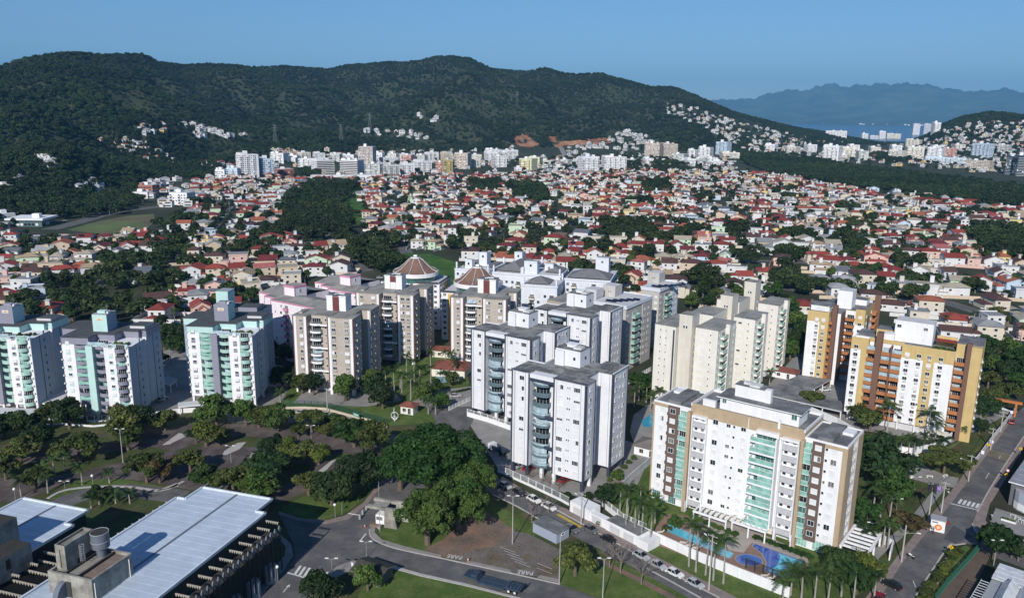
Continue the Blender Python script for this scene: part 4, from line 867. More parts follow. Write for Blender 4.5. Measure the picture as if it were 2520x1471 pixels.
def institute(label, org, main):
    s = Bld('office_building', label, 'office building', org, -17, 'concrete institute buildings with metal roofs'); H = 13.5
    y1 = -64
    P = [(0,0),(18.3,0),(18.3,-5.9),(20.6,-5.9),(20.6,y1),(-2.2,y1),(-2.2,-5.9),(0,-5.9)]
    if not main: P = [(0,0),(18,0),(18,-6),(20.1,-6),(20.1,y1),(-2.2,y1),(-2.2,-6),(0,-6)]
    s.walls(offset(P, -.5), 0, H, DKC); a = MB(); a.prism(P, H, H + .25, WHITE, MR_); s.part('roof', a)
    for i in range(8):
        e = E_(P[::-1], i); L = math.hypot(e[2]-e[0], e[3]-e[1]); s.box('parapet', e, -.1, L + .1, -.35, .05, H + .251, H + .6, mat('pale_metal_trim', (.6,.65,.7), rough=.4))
    a = MB(); a.box(9.3, 9.75, y1 + .5, -.5, H + .26, H + .36, LEAD); s.part('roof_gutter', a)
    k = -1.6
    while k > y1: # sheet seams across the roof
        if k < -6 or True: a = MB(); a.box(-1.6 if k < -6.3 else .4, 9.2, k, k + .12, H + .252, H + .28, MR_); a.box(9.85, 19.9 if k < -6.3 else 17.9, k, k + .12, H + .252, H + .28, MR_); s.part('roof_seam', a)
        k -= 2.1
    # brise-soleil: slender fins with pointed heads, saw-tooth arms back to the roof
    k = -6.6; i = 0
    while k > (y1 if main else -9) and main:
        a = MB(); x = 24.2
        a.box(x - .12, x + .12, k - .1, k + .1, 1.5, 10.2, DKC); fin = s.part('fin', a)
        a = MB(); n0 = [(x, k, 11.9), (x + .1, k - .42, 11.0), (x + .1, k + .42, 11.0), (x, k, 10.1)]
        a.face([n0[0], n0[1], n0[3], n0[2]], LEAD); a.face([(x - .25, k, 11.9), (x - .25, k + .42, 11.0), (x - .25, k, 10.1), (x - .25, k - .42, 11.0)], LEAD)
        for u, v in ((0,1),(1,3),(3,2),(2,0)): p, q = n0[u], n0[v]; a.face([p, q, (x - .25, q[1], q[2]), (x - .25, p[1], p[2])], LEAD)
        s.part('fin_head', a, fin)
        if i % 2 == 0: saw_beam(s, (20.9, k), (24.0, k), 12.6, 6)
        k -= 1.55; i += 1
    if main:
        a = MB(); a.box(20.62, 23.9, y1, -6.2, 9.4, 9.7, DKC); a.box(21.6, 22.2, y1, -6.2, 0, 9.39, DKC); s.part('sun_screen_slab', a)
        for j in range(9): a = MB(); a.tube((22.9, -9 - 6 * j, 0), (22.9, -9 - 6 * j, 3.6), 1.5, 1.5, GREY, 14); s.part('concrete_drum', a)
        # teeth along the left and far edges
    for j in range(14 if main else 12):
        a = MB(); x = 1 + j * 1.3; a.prism([(x, .3), (x + .35, .3), (x + .17, .9)], H - 1.2, H + .1, DKC); s.part('edge_tooth', a)
    if main:
        for j in range(16): a = MB(); y = -8 - j * 2.0; a.prism([(-2.4, y), (-2.4, y - .4), (-3.3, y - .2)], H - 1.0, H + .2, SERR); s.part('edge_tooth', a)
    return s
s = institute('long concrete institute hall with pale blue metal roof and a row of slender fins', (-69.8, 166.6), True)
H = 13.76
# rooftop plant room
M = [(1.2,-42.6),(10.8,-42.6),(10.8,-33.2),(1.2,-33.2)]
s.walls(M, H, 17.4, CONC, name='plant_room'); a = MB()
for i in range(4):
    e = E_(M, i); 
for x0, x1, y0, y1 in ((1.2,10.8,-42.6,-42.2),(1.2,10.8,-33.6,-33.2),(1.2,1.6,-42.19,-33.61),(10.4,10.8,-42.19,-33.61)): a.box(x0, x1, y0, y1, 17.4, 18.0, CONC)
a.box(4.2, 4.5, -42.19, -33.61, 17.402, 17.8, DKC); a.box(7.1, 7.5, -42.19, -33.61, 17.402, 17.9, DKC); s.part('plant_room_parapet', a)
a = MB(); a.box(4.6, 7.0, -42.1, -33.7, 17.41, 17.5, mat('dusty_slab', (.27, .25, .22), var=.25, scale=.8)); s.part('roof_slab', a); a = MB(); a.box(7.6, 10.3, -42.1, -33.7, 17.41, 17.5, mat('rusty_slab', (.2, .155, .125), var=.25, scale=.8)); s.part('roof_slab', a)
T = [(1.9,-41.2),(4.1,-41.2),(4.1,-34.8),(1.9,-34.8)]; s.walls(T, 17.81, 22.0, CONC, name='water_tower')
a = MB(); a.box(1.9, 4.1, -41.2, -41.0, 22, 22.5, CONC); a.box(1.9, 4.1, -35, -34.8, 22, 22.5, CONC); a.box(1.9, 2.1, -40.99, -35.01, 22, 22.5, CONC); a.box(3.9, 4.1, -40.99, -35.01, 22, 22.5, CONC); s.part('water_tower_parapet', a)
a = MB(); a.box(2.9, 3.05, -41.26, -41.2, 18.2, 21.6, DKC); s.part('slit', a)
a = MB(); a.box(4.12, 4.2, -39.0, -35.0, 17.9, 18.8, DKC); s.part('louvre', a)
a = MB(); cx, cy = 5.7, -35.0
a.tube((cx, cy, 17.5), (cx, cy, 19.4), .75, .95, LEAD, 20); a.tube((cx, cy, 19.4), (cx, cy, 22.3), 1.55, 1.55, LEAD, 28, True); a.ring((cx, cy, 20.6), (0,0,1), 1.57, .06, GREY, 28); a.ring((cx, cy, 22.3), (0,0,1), 1.55, .07, GREY, 28); a.tube((cx, cy, 22.31), (cx, cy, 22.33), 1.4, 1.4, DKC, 24); s.part('exhaust_stack', a)
a = MB()
for j in range(7): a.ring((4.9, -38.4, 18.6 + j * .45), (0,0,1), .42, .03, GREY, 10)
for j in range(6): t = j * math.pi / 3; a.tube((4.9 + .42*math.cos(t), -38.4 + .42*math.sin(t), 18.2), (4.9 + .42*math.cos(t), -38.4 + .42*math.sin(t), 21.6), .03, .03, GREY, 4)
s.part('ladder_cage', a)
a = MB(); pr = [(0,0)] + [(-2.2*math.sin(t), 2.2 - 2.2 + 2.9*math.cos(t)) for t in [i*math.pi/16 for i in range(9)]]
A = [(4.0, -42.6 + p[0], H + max(0, p[1])) for p in pr]; B = [(5.1, v[1], v[2]) for v in A]
a.face(A, LEAD); a.face(B[::-1], LEAD)
for j in range(len(A)): k = (j+1) % len(A); a.face([A[j], B[j], B[k], A[k]], LEAD)
s.part('curved_duct', a); a = MB(); a.box(5.15, 6.2, -42.68, -42.61, H, H + 3.0, DKC); s.part('door_recess', a)
a = MB(); a.tube((10.95, -42.2, H), (10.95, -42.2, 17.3), .07, .07, WHITE, 6); s.part('drain_pipe', a); a = MB(); a.tube((10.95, -34.2, H), (10.95, -34.2, 17.3), .07, .07, WHITE, 6); s.part('drain_pipe', a)
# slatted court roof between the halls
for j in range(9):
    saw_beam(s, (-13.4, -32 - j * 3.4), (-2.4, -32 - j * 3.4), 11.4, 16)
a = MB()
for j in range(26): a.box(-13.4 + j * .43, -13.3 + j * .43, -62, -31, 10.5, 10.75, DKC)
s.part('court_louvres', a)
a = MB(); a.box(-13.5, -2.3, -62, -30.6, 4.0, 4.2, DKC); s.part('court_floor', a)
a = MB(); a.box(-8.4, -1.5, -31.5, -30.2, 11.6, 11.8, MR_); a.tube((-8.4, -30.2, 12.1), (-1.5, -30.2, 12.1), .3, .3, mat('metal_duct', (.5,.55,.6), rough=.3, metal=.6), 10); a.tube((-8.4, -31.3, 12.1), (-1.5, -31.3, 12.1), .3, .3, mat('metal_duct'), 10); s.part('roof_duct', a)
s2 = institute('concrete institute hall with pale blue metal roof at the left edge of the photo', (-106.9, 160.4), False)
s2.walls([(9.5,-30),(17,-30),(17,-15.8),(9.5,-15.8)], H, 20.2, CONC, DKC, name='plant_room'); s2.walls([(17.01,-26),(21.6,-26),(21.6,-17.4),(17.01,-17.4)], H - 2, 16.4, CONC, DKC, name='plant_room')
s2.box('plant_room_door', (21.6,-26,21.6,-17.4), 3, 4, 0, .05, H, H + 2, DKC)
s2.box('plant_room_base', (9.5,-30,17,-30), 3, 7, 0, 3, H, H + 2.2, CONC)
a = MB()
for j in range(4): saw_beam(s2, (20.4, -10 - 4 * j), (23.5, -10 - 4 * j), 12.6, 6)
# small concrete entrance box in the court
s = Bld('concrete_kiosk', 'rough concrete skylight box in the shaded court between the two halls', 'service box', at(505, 1240, 4), -17)
s.walls([(-2.2,-3.5),(1.6,-3.5),(1.6,4.5),(-2.2,4.5)], 0, 6.5, CONC, DKC); a = MB(); a.box(-2.6, 2, -3.9, -3.5, 5.6, 7, CONC); a.box(1.6, 2.0, -3.49, 4.6, 5.6, 7, CONC); a.box(-2.6, -2.2, -3.49, 4.6, 5.6, 7, CONC); s.part('crown_beam', a)
# ================================================================== ground surfaces near the camera
ASPH = mat('asphalt', (.105, .102, .105), rough=.9, var=.22, scale=.12, col2=(.14, .135, .13), c2s=.25, spot=.08)
ASPD = mat('asphalt_patch', (.075, .077, .085), rough=.9, var=.12, scale=.3)
ASPB = mat('old_brownish_asphalt', (.088, .07, .066), rough=.92, var=.25, scale=.1, col2=(.115, .098, .09), c2s=.2)
PAVE = mat('concrete_pavement', (.27, .25, .235), rough=.9, var=.15, scale=.4, spot=.1)
PAVP = mat('pinkish_pavement', (.235, .19, .175), rough=.9, var=.18, scale=.5, spot=.12)
KERB = mat('kerb_stone', (.42, .40, .38), var=.12, scale=1.0)
GRASS = mat('mown_grass', (.072, .12, .024), rough=.95, var=.3, scale=.15, col2=(.095, .125, .035), c2s=.3, bump=.6, bscale=2.5, spot=.12)
GRASD = mat('rough_grass', (.05, .07, .02), rough=.95, var=.3, scale=.12, col2=(.085, .07, .035), c2s=.18, c2lo=.48, c2hi=.62, bump=.6, bscale=1.5, spot=.15)
BGRASS = mat('lush_meadow', (.035, .10, .012), rough=.95, var=.25, scale=.08, col2=(.06, .13, .02), c2s=.1, bump=.8, bscale=.9, spot=.15)
EARTH = mat('reddish_gravel', (.21, .135, .10), rough=.95, var=.22, scale=.15, col2=(.15, .115, .09), c2s=.12, spot=.12)
PAVER = mat('grey_block_paving', (.15, .13, .115), rough=.9, var=.2, scale=.2, col2=(.12, .10, .06), c2s=.18, c2lo=.5, c2hi=.62, spot=.2)
PAINT = mat('road_paint', (.62, .62, .60), rough=.7, var=.18, scale=1.2)
YPAINT = mat('yellow_road_paint', (.42, .32, .06), rough=.8, var=.25, scale=1)
COURT = mat('courtyard_concrete', (.25, .24, .23), rough=.9, var=.18, scale=.2, spot=.08)
def sheet(name, pts, z, m, world=False):
    P = pts if world else atp(pts); a = MB()
    ar = sum(P[i][0]*P[(i+1)%len(P)][1] - P[(i+1)%len(P)][0]*P[i][1] for i in range(len(P)))
    if ar < 0: P = P[::-1]
    a.face([(p[0], p[1], z) for p in P], m); return struct(a.build(name))
def slab3(name, pts, z1, m, z0=-.05, world=False):
    P = pts if world else atp(pts); a = MB(); a.prism(P, z0, z1, m, None, False); return struct(a.build(name))
def strip(P, w):
    """widen a world polyline into a band"""
    L, Rr = [], []
    for i, p in enumerate(P):
        p0 = Vector(P[max(0, i-1)]); p1 = Vector(P[min(len(P)-1, i+1)]); d = (p1 - p0).normalized(); n = Vector((-d.y, d.x)) * w/2
        L.append(tuple(Vector(p) + n)); Rr.append(tuple(Vector(p) - n))
    return L, Rr
def band(name, P, w, z0, z1, m, st=True):
    L, Rr = strip(P, w); a = MB()
    for i in range(len(P) - 1):
        q = [Rr[i], Rr[i+1], L[i+1], L[i]]
        if z1 is None: a.face([(p[0], p[1], z0) for p in q], m)
        else: a.prism(q, z0, z1, m)
    o = a.build(name)
    return struct(o) if st else o
def smooth(P, n=4):
    out = []
    for i in range(len(P) - 1):
        p0, p1, p2, p3 = [Vector(P[max(0, min(len(P)-1, j))]) for j in (i-1, i, i+1, i+2)]
        for k in range(n):
            t = k / n; out.append(tuple(.5 * ((2*p1) + (p2-p0)*t + (2*p0 - 5*p1 + 4*p2 - p3)*t*t + (3*p1 - p0 - 3*p2 + p3)*t**3)))
    out.append(tuple(P[-1])); return out
# general yards round the towers
sheet('lawn', [(0,1471),(0,1100),(-700,1000),(-700,1471)], .008, GRASD)
sheet('lawn', [(-200,1471),(-200,1000),(300,980),(700,985),(960,1035),(1130,1060),(1210,1215),(1400,1310),(1640,1430),(1700,1471)], .010, GRASD)
sheet('courtyard', [(-150,1040),(-150,900),(160,880),(420,860),(700,900),(720,985),(640,1000),(300,1020)], .014, COURT)
sheet('garden', [(690,1000),(720,930),(950,900),(1140,860),(1165,1000),(1090,1040),(960,1046)], .018, GRASS)
sheet('courtyard', [(720,992),(760,950),(960,950),(990,985),(900,1000),(800,996)], .022, COURT)
sheet('courtyard', [(1010,990),(1080,960),(1160,950),(1560,1090),(1600,1120),(1570,1190),(1490,1240),(1400,1215),(1235,1165),(1150,1035)], .024, COURT)
sheet('courtyard', [(1880,960),(1960,870),(2100,900),(2500,1010),(2340,1090),(2060,1050)], .016, COURT)
sheet('lawn', [(1540,1130),(1620,960),(1860,930),(1960,1030),(2120,1080),(2330,1100),(2500,1010),(2510,1030),(2170,1420),(2100,1471),(1780,1471),(1480,1240)], .012, GRASS)
sheet('lawn', [(2060,1050),(2330,1110),(2420,1050),(2500,1020),(2340,1230),(2170,1450),(2060,1380)], .018, GRASD)
sheet('park_path', [(2190,1090),(2240,1130),(2330,1170),(2360,1175),(2350,1200),(2290,1190),(2200,1165),(2150,1150)], .026, COURT)
band('park_path', smooth(atp([(2330,1180),(2290,1230),(2240,1290),(2170,1350),(2130,1390)])), 2.2, .028, None, COURT)
# left car park
sheet('car_park', [(-300,1260),(-300,1120),(120,1085),(320,1065),(470,1043),(600,1042),(760,1060),(905,1085),(960,1110),(905,1150),(800,1190),(690,1236),(560,1222),(470,1205),(330,1180),(180,1180),(60,1230)], .03, ASPB)
for P in ([(590,1105),(560,1118),(548,1119),(552,1110),(585,1090),(606,1088)], [(655,1110),(640,1122),(612,1125),(620,1115)], [(465,1070),(420,1092),(400,1095),(440,1066)], [(828,1130),(806,1154),(790,1168),(785,1158),(815,1134)], [(440,1196),(400,1206),(380,1210),(436,1188)]):
    slab3('traffic_island', P, .14, KERB)
for P in ([(430,1108),(560,1070),(640,1075),(700,1100),(610,1100),(520,1085),(445,1120)], [(560,1170),(640,1130),(760,1140),(780,1165),(700,1190),(600,1190)], [(700,1130),(860,1115),(880,1130),(770,1135)],
          [(0,1175),(0,1150),(200,1120),(380,1100),(420,1110),(240,1150),(90,1180)], [(0,1120),(0,1090),(330,1070),(300,1085),(120,1110)], [(120,1230),(200,1180),(300,1178),(420,1200),(360,1205),(200,1215)], [(700,1242),(760,1216),(880,1190),(930,1165),(890,1230),(850,1262),(790,1280),(690,1262)]):
    sheet('lawn', P, .034, GRASS if P[0][0] in (120, 700) else GRASD)
band('service_road', smooth(atp([(110,1260),(190,1222),(290,1206),(380,1213),(450,1222)])), 7, .038, None, ASPH)
band('kerb', smooth(atp([(118,1226),(160,1206),(240,1197),(320,1198),(400,1206),(452,1184)])), .9, 0, .14, KERB)
# streets
def road(P, z=.042, m=ASPH): return sheet('road', P, z, m)
road([(686,1262),(735,1278),(805,1284),(855,1272),(901,1238),(947,1176),(1010,1150),(1120,1180),(1016,1212),(930,1282),(909,1302),(917,1325),(970,1348),(1086,1373),(1145,1386),(1261,1411),(1378,1437),(1470,1471),(1290,1471),(1152,1437),(1036,1411),(947,1386),(868,1376),(828,1394),(752,1471),(640,1471),(656,1450),(700,1400),(727,1368),(722,1338),(700,1290)])
road([(1050,1000),(1160,1000),(1165,1035),(1150,1060),(1231,1183),(1378,1259),(1450,1297),(1588,1375),(1687,1427),(1790,1480),(1700,1480),(1600,1420),(1480,1352),(1341,1286),(1271,1245),(1190,1205),(1120,1110)], .044)
road([(560,1018),(700,1022),(860,1040),(960,1068),(1040,1075),(1100,1010),(1120,1110),(1000,1110),(900,1062),(760,1040),(560,1040)], .046)
road([(2110,1500),(2166,1471),(2189,1433),(2220,1385),(2271,1321),(2310,1276),(2348,1229),(2401,1156),(2457,1080),(2500,1020),(2520,1000),(2620,860),(2760,860),(2600,1010),(2520,1073),(2480,1133),(2450,1180),(2427,1212),(2405,1259),(2390,1288),(2405,1311),(2434,1325),(2520,1346),(2620,1370),(2620,1420),(2520,1398),(2440,1368),(2400,1340),(2376,1337),(2350,1341),(2331,1348),(2250,1471),(2240,1500)])
sheet('road_repair', [(2346,1292),(2395,1320),(2350,1336),(2322,1326)], .047, ASPD)
# pavements with kerbs
def pavement(P, m=PAVE, z=.13): return slab3('pavement', P, z, m)
pavement([(2166,1471),(2189,1433),(2220,1385),(2271,1321),(2310,1276),(2348,1229),(2401,1156),(2457,1080),(2505,1012),(2490,1010),(2440,1075),(2385,1150),(2330,1222),(2295,1262),(2262,1300),(2205,1372),(2170,1420),(2130,1471)], PAVP)
pavement([(2405,1259),(2427,1212),(2450,1180),(2480,1133),(2520,1073),(2530,1085),(2490,1150),(2462,1200),(2436,1240),(2425,1280),(2440,1305),(2520,1328),(2520,1344),(2434,1323),(2405,1309),(2392,1288)], PAVP)
pavement([(2262,1471),(2340,1352),(2352,1346),(2360,1350),(2290,1471)], PAVP)
pavement([(1231,1181),(1378,1257),(1450,1295),(1588,1373),(1687,1425),(1790,1478),(1815,1471),(1700,1412),(1600,1362),(1530,1322),(1480,1295),(1400,1255),(1300,1212),(1236,1172)], PAVP)
pavement([(694,1012),(800,1014),(872,1033),(950,1056),(953,1050),(872,1028),(800,1008),(694,1005)], PAVE)
pavement([(686,1258),(735,1274),(805,1280),(850,1268),(895,1236),(940,1180),(950,1184),(905,1240),(860,1276),(805,1288),(735,1282),(686,1266)], PAVP)
pavement([(640,1471),(656,1450),(700,1400),(722,1366),(716,1338),(690,1315),(683,1320),(703,1345),(700,1368),(650,1425),(618,1471)], PAVE)
pavement([(909,1302),(917,1325),(970,1348),(1086,1373),(1086,1366),(1000,1345),(940,1328),(922,1310),(925,1290)], PAVE)
pavement([(1145,1386),(1261,1411),(1256,1402),(1200,1390),(1152,1380)], PAVE)
pavement([(1322,1420),(1378,1433),(1376,1425),(1330,1415)], PAVE)
pavement([(868,1378),(828,1394),(802,1419),(812,1428),(870,1400),(890,1384)], PAVE)
slab3('pavement', [(947,1386),(1036,1411),(1152,1437),(1290,1473),(1270,1473),(1150,1442),(1034,1417),(940,1392)], .13, KERB)
# thin light kerb lines
for P in ([(2405,1259),(2450,1180),(2520,1073)], [(2392,1288),(2405,1311),(2434,1325),(2520,1346)], [(2376,1337),(2350,1341),(2331,1348),(2250,1471)], [(1212,1217),(1271,1245),(1341,1286)], [(1591,1398),(1640,1424),(1725,1471)], [(909,1302),(917,1325),(970,1348),(1086,1373),(1145,1386),(1261,1411),(1378,1437)], [(2440,1310),(2520,1330)], [(1231,1183),(1378,1259),(1588,1375),(1771,1471)]):
    band('kerb', smooth(atp(P)), .32, 0, .16, KERB)
# lawns and parking bays around the lower crossing
sheet('lawn', [(950,1394),(1036,1418),(1152,1443),(1262,1471),(880,1471),(905,1420)], .05, GRASS)
sheet('lawn', [(925,1290),(950,1270),(1010,1250),(1110,1290),(1090,1340),(1086,1366),(1000,1345),(940,1328)], .05, GRASS)
sheet('gravel_yard', [(1040,1352),(1086,1330),(1120,1300),(1190,1254),(1225,1270),(1268,1300),(1262,1340),(1215,1392),(1152,1380),(1086,1368)], .052, EARTH)
sheet('paved_yard', [(1110,1376),(1160,1352),(1215,1345),(1262,1305),(1300,1312),(1378,1352),(1378,1425),(1320,1418),(1262,1410),(1215,1396),(1145,1386)], .056, PAVER)
sheet('lawn', [(1188,1252),(1212,1236),(1275,1268),(1330,1300),(1315,1318),(1262,1300)], .054, GRASS)
sheet('lawn', [(1378,1437),(1378,1352),(1440,1370),(1520,1380),(1600,1420),(1710,1478),(1500,1480)], .054, GRASS)
band('red_earth_verge', smooth(atp([(1460,1372),(1520,1400),(1600,1440),(1660,1471)])), 1.6, .058, None, EARTH)
sheet('verge', [(1500,1315),(1530,1290),(1700,1380),(1880,1471),(1812,1474),(1600,1364)], .022, GRASS)
sheet('lawn', [(2345,1352),(2378,1342),(2392,1350),(2350,1400),(2290,1480),(2262,1480)], .054, GRASS)
sheet('yard', [(2300,1480),(2400,1356),(2440,1362),(2420,1400),(2380,1480)], .056, mat('brown_bare_yard', (.12,.09,.07), var=.2, scale=.3))
sheet('forecourt', [(2434,1290),(2450,1250),(2530,1275),(2540,1325),(2440,1300)], .135, COURT)
# road paint
def rect(px, py, ang, l, w, z=.07, m=PAINT, a=None):
    c = at(px, py); b = a or MB(); ca, sa = math.cos(R(ang)), math.sin(R(ang))
    b.face([(c[0] + x*ca - y*sa, c[1] + x*sa + y*ca, z) for x, y in ((-l/2,-w/2),(l/2,-w/2),(l/2,w/2),(-l/2,w/2))], m); return b
def paint(name, items, z=.07, m=PAINT):
    a = MB()
    for it in items: rect(*it, z=z, m=m, a=a)
    return struct(a.build(name))
def wang(p, q): a, b = at(*p), at(*q); return math.degrees(math.atan2(b[1]-a[1], b[0]-a[0]))
A1 = wang((2370,1290), (2420,1215))
paint('zebra_crossing', [(2363 + i*10.6, 1233.5 + i*2.7, A1, 3.2, .62) for i in range(7)])
paint('stop_line', [(2383,1249, wang((2350,1242),(2412,1257)), 8.6, .45)])
A2 = wang((742,1400), (762,1377))
paint('zebra_crossing', [(733 + i*11.2, 1402 + i*2.6, A2 + 6, 3.4, .62) for i in range(7)] )
paint('stop_line', [(733,1416, wang((718,1411),(752,1421)), 5.6, .4)])
paint('lane_mark', [(756,1437, wang((748,1446),(768,1424)), 4.2, .16), (893,1322, wang((880,1332),(902,1305)), 3.6, .35), (2250,1436, 75, 2.5, .14), (2430,1170, wang((2410,1200),(2440,1150)), 5, .14), (2460,1125, wang((2440,1155),(2475,1100)), 3, .14)])
paint('speed_hump_marks', [(2452 - i*5, 1111 + i*3.4, wang((2430,1110),(2500,1130)), 9, .22) for i in range(4)], .07, YPAINT)
paint('yellow_kerb_mark', [(1401,1281, wang((1385,1272),(1420,1292)), 8.5, 1.0)], .075, YPAINT)
paint('parking_line', [(1250+i*9, 1352+i*9, wang((1240,1350),(1262,1358)), 4.2, .1) for i in range(5)] + [(1340, 1392+i*12, wang((1320,1386),(1350,1398)), 4, .1) for i in range(2)])
def text_mesh(txt, size, m, extr=0.0):
    c = bpy.data.curves.new('t', 'FONT'); c.body = txt; c.size = size; c.align_x = 'CENTER'; c.align_y = 'CENTER'; c.resolution_u = 2; c.extrude = extr
    o = bpy.data.objects.new('t', c); COL.objects.link(o); dg = bpy.context.evaluated_depsgraph_get(); me = bpy.data.meshes.new_from_object(o.evaluated_get(dg))
    bpy.data.objects.remove(o); bpy.data.curves.remove(c); me.materials.clear(); me.materials.append(m); return me
tm = text_mesh('PARE', 1.5, PAINT)
for px, py in ((1119,1369.5),(1293,1408)):
    c = at(px, py); o = mobj('road_lettering', tm, None, (c[0], c[1], .075), R(180 + 8 + wang((1100,1370),(1300,1412)))); o.scale = (1.05, 1.5, 1); struct(o)
def arrow(px, py, ang, turn=0):
    c = at(px, py); a = MB(); pts = [[(-1.6,-.1),(.4,-.1),(.4,.1),(-1.6,.1)], [(.4,-.45),(1.4,0),(.4,.45)]]
    for q in pts: a.face([(x, y, 0) for x, y in q], PAINT)
    o = a.build('lane_arrow', None, (c[0], c[1], .07)); o.rotation_euler = (0, 0, R(ang)); struct(o)
arrow(706, 1446, A2); arrow(762, 1468, A2)
# pools ------------------------------------------------------------
PD = mat('pool_deck_brick', (.24, .15, .12), var=.15, scale=.6, spot=.15); PDL = mat('pale_pool_deck', (.36, .32, .29), var=.12, scale=.5)
PWL = mat('pool_water_light', (.10, .45, .58), rough=.08, var=.15, scale=.6, spec=.6); PWD = mat('pool_water_blue', (.035, .09, .36), rough=.08, var=.15, scale=.6, spec=.6)
slab3('terrace', [(1590,1330),(1640,1265),(1700,1270),(1870,1330),(1990,1385),(1975,1425),(1900,1430),(1700,1372)], .12, PD)
slab3('terrace', [(1700,1300),(1730,1262),(1880,1315),(1985,1365),(1990,1385),(1850,1335),(1830,1360),(1770,1350),(1780,1330)], .126, PDL)
def pool(name, P, m, z=.14, rim=PAVE):
    sheet(name + '_edge', [tuple(p) for p in P], z, rim); W = offset(atp(P), -.35); sheet(name, W, z + .005, m, True)
pool('lap_pool', [(1637,1291),(1653,1289),(1809,1362),(1796,1377),(1740,1352),(1624,1301)], PWL)
pool('main_pool', [(1856,1336),(1988,1383),(1960,1405),(1930,1425),(1878,1404),(1884,1385),(1872,1362),(1848,1344)], PWD)
sheet('pool_shallow', offset(atp([(1908,1356),(1982,1383),(1958,1403),(1928,1422),(1884,1405),(1908,1390),(1916,1370)]), -.4), .15, PWL, True)
c = at(1843, 1378); sheet('round_pool_edge', [(c[0] + 3.15*math.cos(t*math.pi/14), c[1] + 2.65*math.sin(t*math.pi/14)) for t in range(28)], .15, PAVE, True); sheet('round_pool', [(c[0] + 2.85*math.cos(t*math.pi/14), c[1] + 2.35*math.sin(t*math.pi/14)) for t in range(28)], .156, PWD, True)
pool('corner_pool', [(1575,1035),(1605,1015),(1612,1050),(1580,1052)], mat('turquoise_pool_water', (.05,.3,.42), rough=.08, var=.1, spec=.6), .08)
slab3('terrace', [(1550,1060),(1560,1020),(1600,990),(1615,1000),(1618,1080),(1560,1090)], .05, COURT)
pool('garden_pool', [(1068,930),(1120,915),(1138,922),(1130,938),(1075,943)], mat('turquoise_pool_water'), .08)
# middle distance ground: streets between the houses, fields, bare earth
for P, w_ in (([(545,740),(580,690),(620,620),(655,560),(690,500),(710,470)], 11), ([(478,590),(500,560),(535,515),(560,485),(570,460)], 12), ([(505,590),(525,560),(556,520),(580,487)], 9), ([(905,668),(860,640),(830,600),(800,560)], 9),
              ([(1010,640),(990,600),(965,545),(955,500),(960,470)], 9), ([(140,800),(200,740),(270,680),(330,640),(400,600),(470,590)], 9), ([(120,565),(200,545),(280,522),(380,510),(470,497)], 14), ([(2290,733),(2400,765),(2520,800)], 11),
              ([(1290,600),(1420,575),(1520,560),(1650,570)], 8), ([(1660,690),(1800,690),(2000,720),(2180,740),(2290,735)], 9), ([(2060,740),(2120,690),(2230,700),(2380,680)], 7), ([(1480,470),(1560,520),(1660,570),(1760,640)], 8), ([(1420,640),(1600,650),(1800,640),(2100,655),(2300,690),(2520,700)], 8), ([(1150,560),(1300,530),(1480,520),(1800,540),(2100,560)], 7)):
    band('street', smooth(atp(P)), w_, .05, None, ASPH)
sheet('field', [(165,566),(240,545),(310,532),(378,526),(382,545),(350,570),(250,576)], .06, mat('field_grass', (.10,.14,.045), var=.3, scale=.03, col2=(.13,.11,.06), c2s=.02))
sheet('meadow', [(930,655),(1000,622),(1060,625),(1135,650),(1125,705),(1040,700),(960,672)], .06, BGRASS)
sheet('meadow', [(835,490),(885,460),(900,520),(895,560),(860,540)], .06, BGRASS)
sheet('sports_court', [(1320,575),(1400,570),(1425,590),(1340,600)], .07, EARTH)
sheet('car_park', [(1230,650),(1300,600),(1330,590),(1345,600),(1290,640)], .06, ASPH)
# ================================================================== vegetation kit
def leaf_cloud(seed, n, lobes=16, flat=.62, leaf=.085, spread=.68, lob=(.24, .4), low=-.25, cone=False, airy=0.0):
    """crown of many small leaf sprays round a number of branch ends; unit radius, origin at crown centre"""
    q = np.random.RandomState(seed); C = []
    while len(C) < lobes:
        p = q.uniform(-1, 1, 3)
        if np.linalg.norm(p) > 1 or p[2] < low: continue
        if cone and math.hypot(p[0], p[1]) > .75 * (1 - (p[2] + .3) / 1.4): continue
        C.append(p * np.array([spread, spread, spread * flat * 1.15]))
    C = np.array(C); rr = q.uniform(lob[0], lob[1], lobes); C[:, :2] *= 1.0
    k = q.randint(0, lobes, n); d = q.normal(size=(n, 3)); d /= np.linalg.norm(d, axis=1)[:, None]; d[:, 2] = np.abs(d[:, 2]) * np.where(q.rand(n) < .82, 1, -1)
    rad = rr[k] * (q.uniform(.78, 1.06, n) + airy * q.uniform(-.5, .3, n)); P = C[k] + d * rad[:, None] * np.array([1, 1, .8])
    nrm = d * .9 + q.normal(size=(n, 3)) * .55; nrm[:, 2] += .25; nrm /= np.linalg.norm(nrm, axis=1)[:, None]
    a = np.cross(nrm, q.normal(size=(n, 3))); a /= np.linalg.norm(a, axis=1)[:, None]; b = np.cross(nrm, a)
    s1 = leaf * q.uniform(.6, 1.35, n)[:, None]; s2 = leaf * q.uniform(.35, .8, n)[:, None]
    V = np.stack([P - a*s1, P - b*s2 + nrm*s2*.25, P + a*s1, P + b*s2 + nrm*s2*.25], 1).reshape(-1, 3)
    return V
